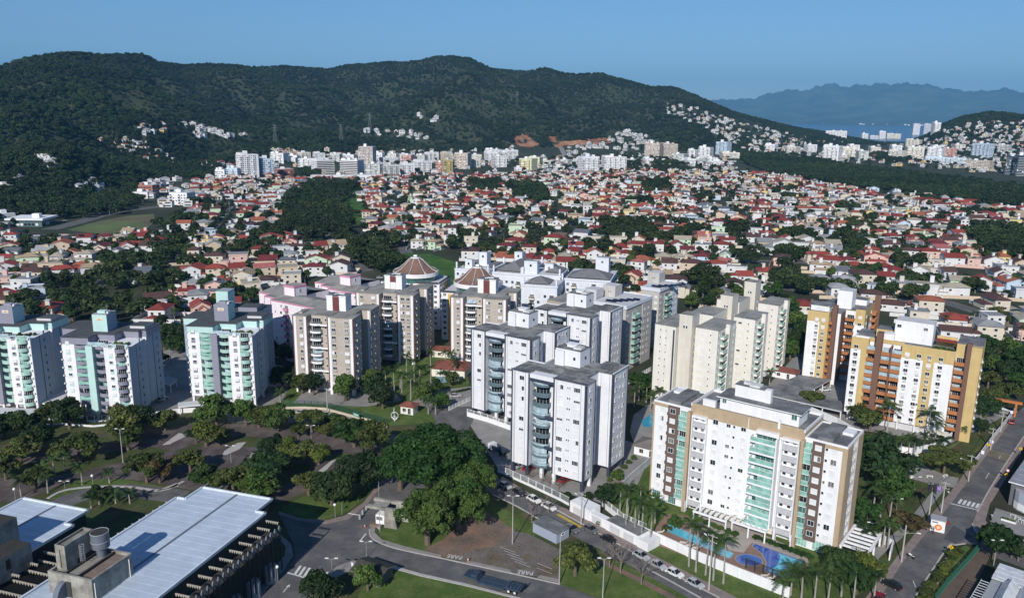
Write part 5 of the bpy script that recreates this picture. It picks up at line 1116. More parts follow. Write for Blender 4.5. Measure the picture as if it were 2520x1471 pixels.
def cloud_mesh(name, V, m):
    n = len(V) // 4; me = bpy.data.meshes.new(name); me.vertices.add(len(V)); me.vertices.foreach_set('co', V.astype(np.float32).ravel())
    me.loops.add(4 * n); me.loops.foreach_set('vertex_index', np.arange(4 * n, dtype=np.int32)); me.polygons.add(n)
    me.polygons.foreach_set('loop_start', np.arange(0, 4 * n, 4, dtype=np.int32)); me.polygons.foreach_set('loop_total', np.full(n, 4, dtype=np.int32)) if bpy.app.version < (4, 1) else None
    me.materials.append(m); me.update(calc_edges=True); return me
LG1 = leafmat('leaf_mid_green', (.042, .088, .018), (.078, .125, .026)); LG2 = leafmat('leaf_dark_green', (.020, .046, .014), (.036, .066, .018)); LG3 = leafmat('leaf_olive', (.055, .080, .020), (.092, .108, .028))
LG4 = leafmat('leaf_lush_green', (.018, .052, .011), (.034, .080, .016)); LG5 = leafmat('leaf_yellow_green', (.07, .10, .018), (.10, .125, .022)); LG6 = leafmat('leaf_russet', (.065, .055, .022), (.09, .06, .022))
LGF = leafmat('forest_leaf', (.022, .042, .014), (.043, .064, .020), .14, .3); LPALM = leafmat('palm_frond_green', (.028, .06, .015), (.055, .095, .024))
BARK = mat('bark', (.13, .10, .075), var=.25, scale=2); BARKP = mat('pale_palm_trunk', (.30, .28, .25), var=.2, scale=1.5)
CROWN = {}
def crowns(kind):
    if kind in CROWN: return CROWN[kind]
    spec = {'round': (LG1, 2900, dict(lobes=24, flat=.75, airy=.3, spread=.74, lob=(.18,.36))), 'dark': (LG2, 3000, dict(lobes=26, flat=.8, airy=.25, spread=.72, lob=(.18,.36))), 'olive': (LG3, 1900, dict(lobes=17, flat=.6, airy=.4, spread=.75, lob=(.18,.32))),
            'lush': (LG4, 3000, dict(lobes=22, flat=.75, airy=.3, spread=.72, lob=(.18,.36))), 'yellow': (LG5, 2400, dict(lobes=16, flat=.6)), 'russet': (LG6, 1500, dict(lobes=14, flat=.6, airy=.5, lob=(.16,.3))), 'umbrella': (LG3, 2800, dict(lobes=26, flat=.34, spread=.82, lob=(.14,.26)))}[kind]
    CROWN[kind] = [cloud_mesh('crown', leaf_cloud(100 + i * 7 + len(kind) * 31, spec[1], **spec[2]), spec[0]) for i in range(3)]
    return CROWN[kind]
TR = {}
def trunk_mesh(h, r, seed, spread, limbs=5):
    key = (round(h, 0), round(r, 1), seed % 3, round(spread, 0), limbs)
    if key in TR: return TR[key]
    q = random.Random(seed); a = MB(); t0 = .055 * h + .06
    top = (q.uniform(-.3, .3), q.uniform(-.3, .3), h * .45); a.path([(0,0,-.1), (top[0]*.4, top[1]*.4, h*.22), top], [t0, t0*.8, t0*.62], BARK, 7)
    for i in range(limbs):
        an = 2*math.pi*(i + q.random()*.6)/limbs; L = spread * q.uniform(.45, .8); mid = (top[0] + L*.45*math.cos(an), top[1] + L*.45*math.sin(an), h*.45 + (h*.38)*q.uniform(.4,.7)); end = (top[0] + L*math.cos(an), top[1] + L*math.sin(an), h*q.uniform(.7,.9))
        a.path([top, mid, end], [t0*.5, t0*.33, t0*.12], BARK, 5)
    TR[key] = a.mesh('trunk'); return TR[key]
_tk = [0]
TREES = []
def tree(x, y, r, h, kind, label, group, z=0.0, cat='tree', fl=None):
    """broad-leaved tree: trunk with limbs, crown of leaf sprays"""
    _tk[0] += 1; i = _tk[0]; t = thing('tree', label, cat, (x, y, z), (i * 2.4) % 6.28, group)
    mobj('trunk', trunk_mesh(h, r, i, r), t)
    cz = {'umbrella': .78}.get(kind, .56); fz = fl or max(.65, min(1.5, (h * .5) / (r * .72)))
    mobj('crown', crowns(kind)[i % 3], t, (0, 0, h * cz), None, (r * (1.25 if kind == 'olive' else 1.12),) * 2 + (r * fz,)); TREES.append((x, y)); return t
# palms --------------------------------------------------------------
def frond(a, o, az, L, el, droop, m, w_=.5, n=7):
    """one pinnate frond: rib with leaflets hanging from both sides"""
    ca, sa = math.cos(az), math.sin(az); P = []
    for i in range(n + 1):
        t = i / n; rr = L * (t - .12 * t * t); zz = L * (math.sin(el) * t - droop * t * t); P.append(Vector((o[0] + ca*rr*math.cos(el*.7), o[1] + sa*rr*math.cos(el*.7), o[2] + zz)))
    side = Vector((-sa, ca, 0))
    for i in range(n):
        w0 = w_ * math.sin(math.pi * min(1, .12 + i / n * .85)) * L * .42; w1 = w_ * math.sin(math.pi * min(1, .12 + (i + 1) / n * .85)) * L * .42
        for sg in (-1, 1):
            dn = Vector((0, 0, -.45)); a.face([P[i], P[i] + (side*sg + dn)*w0 + (P[i+1]-P[i])*.5, P[i] + (P[i+1]-P[i])*.62 + (side*sg + dn)*w0*.2, ], m); a.face([P[i] + (P[i+1]-P[i])*.5, P[i] + (side*sg + dn)*w1 + (P[i+1]-P[i])*1.0, P[i+1]], m)
PALM = []
for v in range(4):
    q = random.Random(50 + v); a = MB(); n = 17
    for i in range(n): frond(a, (0,0,0), 2*math.pi*i/n*2.618*1.3 + q.random()*.4, q.uniform(.85, 1.1), q.uniform(-.1, 1.25), q.uniform(.35, .85), LPALM)
    PALM.append(a.mesh('frond_crown'))
_pk = [0]
def palm(x, y, h, L, label, group, z=0.0):
    _pk[0] += 1; i = _pk[0]; t = thing('palm_tree', label, 'palm tree', (x, y, z), (i * 1.9) % 6.28, group)
    key = ('pt', round(h, 1))
    if key not in WM:
        a = MB(); b = h * .02; a.path([(0,0,-.1),(b*.5,0,h*.4),(b,0,h*.78),(b*1.1,0,h)], [.24, .17, .15, .1], BARKP, 7); WM[key] = a.mesh('trunk')
    mobj('trunk', WM[key], t); mobj('crown', PALM[i % 4], t, (h*.022, 0, h - .1), None, L * 1.22); TREES.append((x, y)); return t
def shrub(x, y, r, kind, label, group, z=0.0, fz=.8):
    _tk[0] += 1; o = mobj('shrub', crowns(kind)[_tk[0] % 3], None, (x, y, z + r * .45), _tk[0] * 1.3, (r, r, r * fz)); tag(o, label, 'shrub', group); return o
def bare_tree(x, y, h, r, label, group, m=None, n=46):
    q = random.Random(int(x * 13 + y)); a = MB(); m = m or mat('grey_twig', (.2, .17, .145), var=.2); t0 = .16 * h / 6
    top = Vector((q.uniform(-.2,.2), q.uniform(-.2,.2), h*.35)); t = thing('bare_tree', label, 'tree', (x, y, 0), 0, group); a.path([(0,0,-.1), tuple(top)], [t0, t0*.7], m, 6); a.build('trunk', t); a = MB()
    def br(p, d, L, w_, k):
        e = p + d * L; a.tube(p, e, w_, w_*.55, m, 4, False)
        if k == 0: return
        for j in range(3 if k > 1 else 4):
            nd = (d + Vector((q.uniform(-.8,.8), q.uniform(-.8,.8), q.uniform(-.25,.5)))).normalized(); br(p + d*L*q.uniform(.55, 1), nd, L*q.uniform(.55,.8), w_*.55, k-1)
    for i in range(6):
        an = i*math.pi/3 + q.random(); br(top, Vector((math.cos(an)*.8, math.sin(an)*.8, q.uniform(.4, 1.1))).normalized(), r*.5, t0*.5, 3)
    a.build('branches', t); TREES.append((x, y)); return t
# ================================================================== near trees and palms (x, y = foot in the survey picture; radius; height; kind)
NAMES = {'round': 'full mid green', 'dark': 'dense dark green', 'olive': 'loose olive green', 'lush': 'lush bright green', 'yellow': 'yellowish green', 'russet': 'thin reddish', 'umbrella': 'flat spreading olive'}
NT = [(62,1073,4.6,8,'dark'),(128,1052,4.6,8,'olive'),(172,1055,5.4,9,'dark'),(96,1109,5,8,'dark'),(52,1138,4.6,7,'olive'),(198,1138,6.2,9,'olive'),(318,1078,6.4,10,'olive'),(288,1052,3.4,8.5,'russet'),
 (347,1070,5.4,9,'dark'),(316,1108,5,8,'olive'),(362,1187,5.2,8,'olive'),(394,1188,4.6,7,'russet'),(469,1163,4.4,7,'olive'),(508,1098,4.6,7.5,'yellow'),(484,1090,3,5,'dark'),(540,1096,3.4,6,'olive'),
 (534,1052,6.2,10,'round'),(606,1047,4.2,8,'round'),(638,1052,4,7,'olive'),(684,1060,5.2,8,'round'),(768,1066,5.6,6.5,'umbrella'),(872,1100,5.6,9,'lush'),(914,1116,5.2,9.5,'olive'),(708,1129,3.4,6.5,'yellow'),(676,1118,3,6,'dark'),(654,1116,2.4,5,'dark'),
 (757,1140,4.6,7,'olive'),(785,1142,3,6,'yellow'),(656,1198,7.2,9.5,'dark'),(618,1208,5.6,7.5,'olive'),(760,1218,4,6.5,'olive'),(817,1241,5.6,9,'dark'),(888,1206,6,10,'dark'),(576,1218,5,8,'olive'),(512,1206,4.4,6.5,'round'),(640,1228,5,7,'round'),
 (851,986,4.4,9,'round'),(744,968,3.6,7,'olive'),(772,972,3.8,7,'dark'),(695,958,5,8,'dark'),(722,950,4.4,8,'dark'),(926,986,4.6,8,'dark'),(942,1006,4.6,8,'dark'),(910,962,4,7,'round'),(929,950,2.4,6,'yellow'),(1066,975,3.6,6,'dark'),(1040,990,3.4,6,'round'),(1085,1008,3.2,5.5,'round'),(1110,950,3.6,6,'olive'),
 (825,1062,4,5,'round'),(800,1072,3,4,'olive'),(838,1080,3.4,5,'dark'),(735,1075,2.5,4,'olive'),(10,1075,5,7,'dark'),(-30,1090,6,9,'dark'),(15,1180,4,7,'olive'),(90,1200,3.5,6,'olive'),(408,1060,4,7,'olive'),(330,1005,4,8,'round'),
 (1415,1416,4.4,7.5,'olive'),(1495,1249,3.4,6.5,'dark'),(1520,1240,3,6,'dark'),(2166,1199,8.2,13,'dark'),(2150,1160,6,11,'lush'),(2190,1240,5,9,'round'),(2130,1290,4,6,'lush'),(2232,1308,4.6,4.6,'russet'),(2322,1166,7.2,6.2,'umbrella'),(2135,1432,3.6,6.5,'yellow'),(2105,1460,3.2,6,'lush'),
 (2423,1028,4.4,8,'dark'),(2440,1000,4.4,7,'olive'),(2478,985,4.4,7,'olive'),(2409,1066,2.6,5,'dark'),(2114,1038,4.8,7,'olive'),(2140,1060,4,7,'olive'),(1996,1002,4.2,5,'umbrella'),(2446,1374,4.4,7.5,'lush'),(2488,1372,3.8,5,'dark'),(790,1484,4.4,6.5,'dark'),(905,1452,3,5.5,'round'),
 (1600,975,4.6,8,'lush'),(1572,960,4,7,'lush'),(1630,960,4,7,'round'),(1660,1300,2,3,'round'),(1958,862,4.6,9,'dark'),(1972,838,4.6,9,'dark'),(1944,884,4,8,'round'),(1968,880,4,9,'dark'),(1985,860,4,9,'dark'),(1960,815,5,9,'round'),(1940,790,5,9,'lush'),(2000,840,4,9,'dark'),
 (405,860,4.6,8,'dark'),(425,840,4.6,8,'dark'),(440,870,4,7,'round'),(395,900,3.6,6,'dark'),(672,880,4,8,'dark'),(700,900,4,8,'dark'),(250,1230,3,4,'dark'),(2060,1420,4,7,'dark'),(1730,735,4.5,9,'dark'),(1745,760,4.5,8,'dark'),(1700,760,4,8,'round'),(1765,742,4,8,'olive'),
 (1902,735,5.5,10,'lush'),(1925,760,4.5,8,'dark'),(2425,880,5,9,'lush'),(2450,900,5,9,'dark'),(2480,890,5,9,'round'),(2500,915,5,9,'lush'),(2440,925,4.5,8,'round'),(2475,935,4.5,8,'dark'),(2515,945,5,9,'dark'),(2430,955,4,7,'olive'),(2500,960,4,7,'lush'),(2530,900,5,9,'dark'),
 (180,790,5,8,'dark'),(205,770,5,9,'dark'),(150,760,4.6,8,'round'),(235,745,5,8,'olive'),(170,745,4,8,'dark')]
for x, y, r_, h, k in NT:
    p = at(x, y); tree(p[0], p[1], r_, h, k, NAMES[k] + ' tree', 'trees of the parks and car parks')
# the great round tree beside the gatehouse, and its neighbours
CROWN['huge'] = [cloud_mesh('crown', leaf_cloud(900 + i, 15000, lobes=75, flat=.72, leaf=.036, spread=.8, lob=(.13, .23)), LG4) for i in range(3)]
CROWN['hugedark'] = [cloud_mesh('crown', leaf_cloud(950 + i, 9000, lobes=50, flat=.8, leaf=.045, spread=.78, lob=(.15, .25)), LG1) for i in range(3)]
NAMES['huge'] = 'great spreading bright green'; NAMES['hugedark'] = 'large dense green'
for x, y, r_, h, k in ((1078,1212,13.2,17,'huge'),(1052,1340,7.4,12.5,'hugedark'),(1128,1305,7.4,12,'hugedark'),(985,1205,6.6,12,'huge'),(1165,1245,6.2,11,'hugedark')):
    p = at(x, y); tree(p[0], p[1], r_, h, k, NAMES[k] + ' tree', 'trees by the gatehouse')
# palms
NP = [(950,960,8,2.6),(971,973,9,2.8),(989,979,9,2.8),(1011,984,9.5,2.8),(1035,965,9,2.8),(1060,960,9,2.6),(985,955,9,2.8),(1020,945,9,2.8),(1120,930,7,2.4),(1095,915,8,2.6),(1112,918,8,2.6),(1060,912,8,2.6),(1000,930,9,2.8),(1054,1018,5,2.4),(1072,1020,5,2.4),(1085,955,6,2.6),
 (1538.5,1315,10,2.9),(1562,1323,10,2.9),(1577.6,1337,10.5,2.9),(1599,1342,10,2.9),(1695,1393,11,3.0),(1712,1406,11,3.0),(1736,1414,10,2.8),(1755,1427,10,2.9),(1780,1435,10.5,3.1),(1544,1271,8,2.8),(1573,1275,8,2.8),(1612,1286,7,2.6),(1525,1262,7,2.6),
 (1945,1463,6,3.2),(1972,1470,6,3.0),(2004,1478,7,3.2),(2036,1484,7,3.2),(2070,1466,6,3.0),(2100,1482,7,3.2),(1925,1480,5,3.0),(2150,1478,6,2.8),(2166,1271,6,3),(2189,1273,6,3),(2150,1245,6,3),(2184,1352,7,2.9),(2172,1345,6,2.9),(2120,1320,4,3),(2140,1340,4,3),
 (2189,1125,6.5,2.6),(2213,1130,6.5,2.6),(2234,1125,6.5,2.6),(2248,1130,6.5,2.6),(2268,1120,6.5,2.6),(2217,1045,10,3.9),(2255,1058,10,3.9),(2280,1080,9,3.9),(2182,1062,9,3.8),(2240,1040,10,3.8),(2300,1090,7,3.4),(2316,1108,3.5,4.0),(2367,1080,5,3.4),(2410,1050,5,3.0),(2160,1110,6,2.8),
 (1600,1010,6,3.2),(1622,1000,6,3.2),(1590,990,6,3.2),(1642,985,6,3.0),(1572,985,6,3.0),(1652,962,6,3.0),(1560,1000,6,3.0),(1893,945,5,2.6),(1708,745,9,3),(1722,728,9,3),(690,990,4,2.6),(110,1190,5,2.6),(135,1170,5,2.6),(160,1160,5,2.6),(203,1192,5,2.4),(270,1188,3.4,2.2),(118,1212,4.5,2.4),(52,1220,4.5,2.6),
 (225,1250,3,2.8),(245,1240,3,2.8),(285,1238,3,2.8),(320,1238,3,2.8),(640,930,4,2.4),(655,925,4,2.4),(400,880,8,2.8),(420,890,8,2.8),(385,870,8,2.8),(2455,1010,4,2.6),(2470,1003,4,2.6)]
for x, y, h, L in NP: p = at(x, y); palm(p[0], p[1], h, L, 'tall palm' if h > 7.5 else 'short palm', 'palms')
for x, y, h, r_ in ((1309,1285,5.5,2.8),(1526,1409,7,4.2),(1578,1437,6.5,4),(1500,1395,6,3.6),(1350,1262,5,3),(2505,1380,6,3.4)):
    p = at(x, y); bare_tree(p[0], p[1], h, r_, 'leafless grey tree', 'leafless trees')
RTW = mat('red_brown_twig', (.16, .09, .07), var=.2)
for x, y in ((1304,1180),(1333,1190),(1351,1197),(1376,1205)): p = at(x, y); bare_tree(p[0], p[1], 3.2, 1.9, 'small leafless reddish tree', 'small bare trees before the front white tower', RTW)
for x, y, r_, k in ((1396.7,1224,1.5,'dark'),(1446.7,1227,1.7,'dark'),(1486,1208,1.3,'dark'),(1518,1180,2.2,'round'),(1640,1305,1.6,'olive'),(1455,1262,1.3,'dark'),(1478,1290,1.4,'round')): p = at(x, y); shrub(p[0], p[1], r_, k, 'round clipped bush', 'garden bushes')
for i in range(15):
    x = 2352 - i * 6.0; y = 1360 + i * 8.6; p = at(x + rnd.uniform(-5, 5), y); shrub(p[0], p[1], rnd.uniform(1.1, 1.9), rnd.choice(('yellow', 'olive', 'round')), 'leafy hedge bush by the green fence', 'hedge bushes beside the green fence')
for i in range(7): p = at(1112 + i * 7, 968 - i * 1.5); shrub(p[0], p[1], .8, 'lush', 'small round bush in the garden row', 'garden row bushes')
for (a, b, n, nm) in (((1862,1326),(1992,1374),9,'hedge by the pool'),((1722,1283),(1808,1318),6,'planter bush'),((1500,1185),(1560,1130),6,'clipped hedge')):
    for i in range(n): p = at(a[0] + (b[0]-a[0])*i/(n-1), a[1] + (b[1]-a[1])*i/(n-1)); shrub(p[0], p[1], 1.15, 'lush' if n != 6 else 'round', 'low green ' + nm, nm)
# ================================================================== the house quarter
def inpoly(x, y, P):
    c = False; n = len(P); j = n - 1
    for i in range(n):
        if (P[i][1] > y) != (P[j][1] > y) and x < (P[j][0]-P[i][0])*(y-P[i][1])/(P[j][1]-P[i][1]) + P[i][0]: c = not c
        j = i
    return c
ZONE = [(-60,560),(0,545),(20,575),(150,590),(440,585),(470,520),(480,470),(600,432),(760,446),(1260,432),(1560,427),(1780,404),(1850,418),(1900,434),(2069,463),(2217,479),(2366,503),(2540,524),(2700,560),(2640,900),(2500,860),(2430,850),(2350,830),(2230,790),(2190,770),(2120,750),(1990,760),(1960,790),(1880,780),(1820,780),(1780,760),(1700,740),(1560,715),(1480,705),(1450,680),(1350,650),(1125,640),(1120,622),(1020,616),(975,596),(905,590),(880,450),(760,452),(700,510),(690,580),(820,610),(890,665),(860,682),(760,690),(640,712),(632,770),(600,775),(570,790),(400,800),(380,790),(0,790),(-60,790)]
HOLES = [[(690,500),(760,450),(880,450),(900,540),(905,590),(830,600),(690,575)], [(1240,460),(1340,455),(1360,500),(1290,505)], [(1570,455),(1650,450),(1650,475),(1580,480)], [(1470,556),(1600,552),(1605,592),(1470,592)], [(1295,563),(1428,560),(1428,598),(1310,603)], [(2010,680),(2110,680),(2110,700),(2010,700)], [(2380,560),(2520,575),(2520,640),(2400,620)], [(250,640),(340,640),(340,680),(250,680)], [(1150,455),(1230,450),(1230,475),(1150,480)], [(2290,735),(2420,755),(2500,800),(2330,780)], [(2355,665),(2420,665),(2420,690),(2355,690)]]
ROOFS = [('red tiled', (.27,.055,.04), 6), ('dark red tiled', (.19,.035,.03), 6), ('orange-red tiled', (.31,.10,.055), 4), ('cream tiled', (.36,.32,.25), 3), ('tan tiled', (.36,.27,.18), 3), ('dark brown', (.085,.045,.04), 5), ('grey', (.24,.25,.26), 4), ('slate grey', (.12,.13,.15), 2), ('pale grey', (.34,.34,.35), 2), ('maroon', (.15,.03,.035), 2), ('pink-red tiled', (.36,.12,.11), 1)]
WALLS = [('white', (.63,.63,.63), 10), ('cream', (.57,.52,.43), 5), ('pale grey', (.55,.56,.58), 2), ('beige', (.55,.45,.34), 3), ('pale pink', (.62,.42,.36), 2), ('pale green', (.50,.62,.46), 1), ('yellow', (.66,.52,.24), 1), ('pale blue', (.48,.58,.68), 1)]
RW = [r for r in ROOFS for _ in range(r[2])]; WW = [w_ for w_ in WALLS for _ in range(w_[2])]
def rmat(n_): r = [q for q in ROOFS if q[0] == n_][0]; return mat('roof_' + n_.replace(' ', '_'), r[1], rough=.85, var=.16, scale=.5, spot=.14, waves=(1.1, .25, R(20)))
def wmat(n_): r = [q for q in WALLS if q[0] == n_][0]; return mat('house_wall_' + n_.replace(' ', '_'), r[1], var=.06, streak=.08)
def gable(a, x0, x1, y0, y1, z, h, m, wm, ov=.55, axis=0):
    if axis == 0:
        ym = (y0+y1)/2; k = h/((y1-y0)/2); zo = z - ov*k
        a.face([(x0-ov,y0-ov,zo),(x1+ov,y0-ov,zo),(x1+ov,ym,z+h),(x0-ov,ym,z+h)], m); a.face([(x1+ov,y1+ov,zo),(x0-ov,y1+ov,zo),(x0-ov,ym,z+h),(x1+ov,ym,z+h)], m)
        a.face([(x0-ov,y0-ov,zo-.15),(x0-ov,ym,z+h-.15),(x1+ov,ym,z+h-.15),(x1+ov,y0-ov,zo-.15)], wm); a.face([(x1+ov,y1+ov,zo-.15),(x1+ov,ym,z+h-.15),(x0-ov,ym,z+h-.15),(x0-ov,y1+ov,zo-.15)], wm)
        for x in (x0, x1): a.face([(x,y0,z-.02),(x,y1,z-.02),(x,ym,z+h-.2)], wm)
        for x in (x0-ov, x1+ov): 
            a.face([(x,y0-ov,zo),(x,ym,z+h),(x,ym,z+h-.15),(x,y0-ov,zo-.15)], wm); a.face([(x,y1+ov,zo),(x,ym,z+h),(x,ym,z+h-.15),(x,y1+ov,zo-.15)], wm)
    else:
        xm = (x0+x1)/2; k = h/((x1-x0)/2); zo = z - ov*k
        a.face([(x0-ov,y0-ov,zo),(xm,y0-ov,z+h),(xm,y1+ov,z+h),(x0-ov,y1+ov,zo)], m); a.face([(x1+ov,y0-ov,zo),(x1+ov,y1+ov,zo),(xm,y1+ov,z+h),(xm,y0-ov,z+h)], m)
        a.face([(x0-ov,y0-ov,zo-.15),(x0-ov,y1+ov,zo-.15),(xm,y1+ov,z+h-.15),(xm,y0-ov,z+h-.15)], wm); a.face([(x1+ov,y0-ov,zo-.15),(xm,y0-ov,z+h-.15),(xm,y1+ov,z+h-.15),(x1+ov,y1+ov,zo-.15)], wm)
        for y in (y0, y1): a.face([(x0,y,z-.02),(x1,y,z-.02),(xm,y,z+h-.2)], wm)
        for y in (y0-ov, y1+ov): 
            a.face([(x0-ov,y,zo),(xm,y,z+h),(xm,y,z+h-.15),(x0-ov,y,zo-.15)], wm); a.face([(x1+ov,y,zo),(xm,y,z+h),(xm,y,z+h-.15),(x1+ov,y,zo-.15)], wm)
def house_parts(q, near):
    """returns description and lists of part builders"""
    rf = q.choice(RW)[0]; wl = q.choice(WW)[0]; rm, wm = rmat(rf), wmat(wl); st = q.random()
    W, D = q.uniform(7.5, 13), q.uniform(7.5, 14); H = q.choice((3.1, 5.8, 5.9, 6.2)); x0, x1, y0, y1 = -W/2, W/2, -D/2, D/2
    wall, roof, extra = MB(), MB(), []
    kind = 'gable' if st < .38 else 'hip' if st < .8 else 'flat'
    if kind == 'flat': rf = q.choice(('grey', 'pale grey', 'cream tiled')); rm = rmat(rf)
    wall.box(x0, x1, y0, y1, 0, H, wm)
    if kind == 'gable': gable(roof, x0, x1, y0, y1, H, q.uniform(1.6, 2.6), rm, wm, axis=q.randrange(2))
    elif kind == 'hip': hip(roof, x0, x1, y0, y1, H - .02, q.uniform(1.5, 2.3), rm, .7)
    else: roof.box(x0-.3, x1+.3, y0-.3, y1+.3, H, H+.25, wm, rm); roof.box(x0-.3, x1+.3, y0-.3, y0-.1, H+.252, H+.8, wm); roof.box(x1+.1, x1+.3, y0-.09, y1+.3, H+.252, H+.8, wm)
    # lower wing and second gable
    if q.random() < .75:
        s_ = q.choice((-1, 1)); w2 = q.uniform(3.5, 5.5); h2 = 3.0 if H > 4 else 2.7; a0, a1 = (x1 + .02, x1 + w2) if s_ > 0 else (x0 - w2, x0 - .02); b0, b1 = y0 + q.uniform(-1.5, 1), y1 - q.uniform(0, 4)
        wall.box(a0, a1, b0, b1, 0, h2, wm)
        if kind == 'flat': roof.box(a0-.2, a1+.2, b0-.2, b1+.2, h2, h2+.2, wm, rm)
        else: hip(roof, a0, a1, b0, b1, h2, 1.2, rm, .5)
    if q.random() < .55 and kind != 'flat':
        w2 = q.uniform(3.5, 5); xa = q.uniform(x0, x1 - w2); wall.box(xa, xa + w2, y0 - 2.2, y0 - .02, 0, H - .6, wm); gable(roof, xa, xa + w2, y0 - 2.2, y0 + W*.3, H - .6, 1.3, rm, wm, axis=1)
    tank = q.random() < .5
    if tank: tx, ty = q.uniform(x0 + 1, x1 - 3), q.uniform(-1, y1 - 3); t = MB(); th = H + q.uniform(2.6, 4.2); tm_ = wm if q.random() < .8 else wmat('white'); t.box(tx, tx + q.uniform(1.4, 2.4), ty, ty + q.uniform(1.4, 2.4), H - .5, th, tm_); t.box(tx - .1, tx + 2.3, ty - .1, ty + 2.3, th, th + .12, LGREY); extra.append(('chimney', t))
    if q.random() < .12: t = MB(); t.face([(x0+1, y0+.5, H+1.15),(x0+4.5, y0+.5, H+1.15),(x0+4.5, y0+2.6, H+2.0),(x0+1, y0+2.6, H+2.0)], SOLAR); extra.append(('solar_panel', t))
    return dict(rf=rf, wl=wl, kind=kind, W=W, D=D, H=H, wall=wall, roof=roof, extra=extra, wm=wm, tank=tank)
def merge(dst, src, x, y, z, rz):
    ca, sa = math.cos(rz), math.sin(rz); n = len(dst.v); dst.v += [(x + p[0]*ca - p[1]*sa, y + p[0]*sa + p[1]*ca, z + p[2]) for p in src.v]
    ix = [dst.mi(m_) for m_ in src.mats]
    for f_, k in zip(src.f, src.k): dst.f.append(tuple(n + i for i in f_)); dst.k.append(ix[k])
spots = []
TOWEX = [(-48,367,26),(-16,346,24),(-16,385,24),(5,400,20),(15,362,28),(40,380,26),(50,312,26),(66,340,22),(93,300,22),(104,306,18),(80,280,24),(118,290,22),(122,312,26),(-85,325,26),(-62,334,24),(-72,350,22),(-103,290,22),(-155,268,24),(62,284,20)]
qh = random.Random(42)
GROVES = []
_g = random.Random(91)
while len(GROVES) < 70:
    x, y = _g.uniform(0, 2520), _g.uniform(445, 760)
    if inpoly(x, y, ZONE):
        p = at(x, y); GROVES.append((p[0], p[1], _g.uniform(6, 15)))
def fill(ang, cx, xr, cond):
    ca, sa = math.cos(R(ang)), math.sin(R(ang)); per = 50.0
    for row in range(-40, 60):
        for half in (0, 1):
            v = row * per + (8 if half == 0 else 32.5)
            for col in range(-90, 90):
                if col % 13 == 0: continue
                u = col * 14.6 + qh.uniform(-1.6, 1.6); vv = v + qh.uniform(-2.0, 2.0)
                u += 11 * math.sin(v * .021 + 1) + 5 * math.sin(u * .03 + v * .05); vv += 9 * math.sin(u * .017) + 5 * math.sin(u * .041 + v * .02); x, y = cx[0] + u*ca - vv*sa, cx[1] + u*sa + vv*ca
                if y < 280 or not cond(x, y): continue
                px, py, dd = proj(x, y, 0)
                if not inpoly(px, py, ZONE) or any(inpoly(px, py, h) for h in HOLES) or qh.random() < .07: continue
                if any((x-g_[0])**2 + (y-g_[1])**2 < (g_[2]+3)**2 for g_ in GROVES): continue
                if any((x-e[0])**2 + (y-e[1])**2 < e[2]**2 for e in TOWEX): continue
                if math.hypot(x, y) > 1480: continue
                ok = all((x-t[0])**2 + (y-t[1])**2 > 81 for t in TREES[-0:]) if dd < 520 else True
                if ok: spots.append((dd, x, y, R(ang) + (math.pi if half else 0) + qh.choice((0, 0, math.pi/2, -math.pi/2)) + qh.uniform(-.22, .22)))
fill(12, (-200, 400), None, lambda x, y: x < -.16 * y - 10)
fill(-12, (150, 450), None, lambda x, y: x >= -.16 * y - 10)
spots.sort()
near_h, far_h = spots[:300], spots[300:]
WSM = {}
def simple_window(w, h):
    k = (w, h)
    if k not in WSM: a = MB(); a.box(-w/2-.07, w/2+.07, -.06, 0, -.07, h+.07, FRAME); a.box(-w/2, w/2, -.075, -.061, 0, h, GLASS); WSM[k] = a.mesh('window')
    return WSM[k]
for d, x, y, rz in near_h:
    q = random.Random(int(x * 31 + y * 17)); P = house_parts(q, True)
    st = 'two-storey' if P['H'] > 4 else 'low'
    lab = '%s %s house with %s %s roof' % (st, P['wl'], P['rf'], P['kind'])
    if P['tank']: lab += ' and roof tower'
    t = thing('house', lab, 'house', (x, y, 0), rz, 'houses of the residential quarter')
    P['wall'].build('wall', t); ro = P['roof'].build('roof', t)
    for nm, b in P['extra']: b.build(nm, ro)
    for e, L in (((-P['W']/2, -P['D']/2, 1, 0), P['W']), ((P['W']/2, -P['D']/2, 0, 1), P['D']), ((-P['W']/2, P['D']/2, 0, -1), P['D']), ((P['W']/2, P['D']/2, -1, 0), P['W'])):
        for z in ((.9,) if P['H'] < 4 else (.9, 3.7)):
            for u in (L*.25, L*.7):
                if q.random() < .8: mobj('window', simple_window(1.3, 1.2), t, (e[0] + e[2]*u, e[1] + e[3]*u, z), math.atan2(e[3], e[2]))
    a = MB(); g = q.choice((wmat('white'), wmat('cream'), P['wm'], wmat('beige'))); X, Y = 7.2, 11.5; a.box(-X, X, -Y, -Y+.15, 0, 1.9, g); a.box(X-.15, X, -Y+.16, Y, 0, 1.9, g); a.box(-X, -X+.15, -Y+.16, Y, 0, 1.9, g)
    a.build('garden_wall', t)
    a = MB(); a.box(-X+.2, X*q.uniform(-.2,.9), -Y+.2, -P['D']/2 - 2.4, .0, .09, q.choice((COURT, PAVP, COURT))); a.build('forecourt', t)
big = MB()
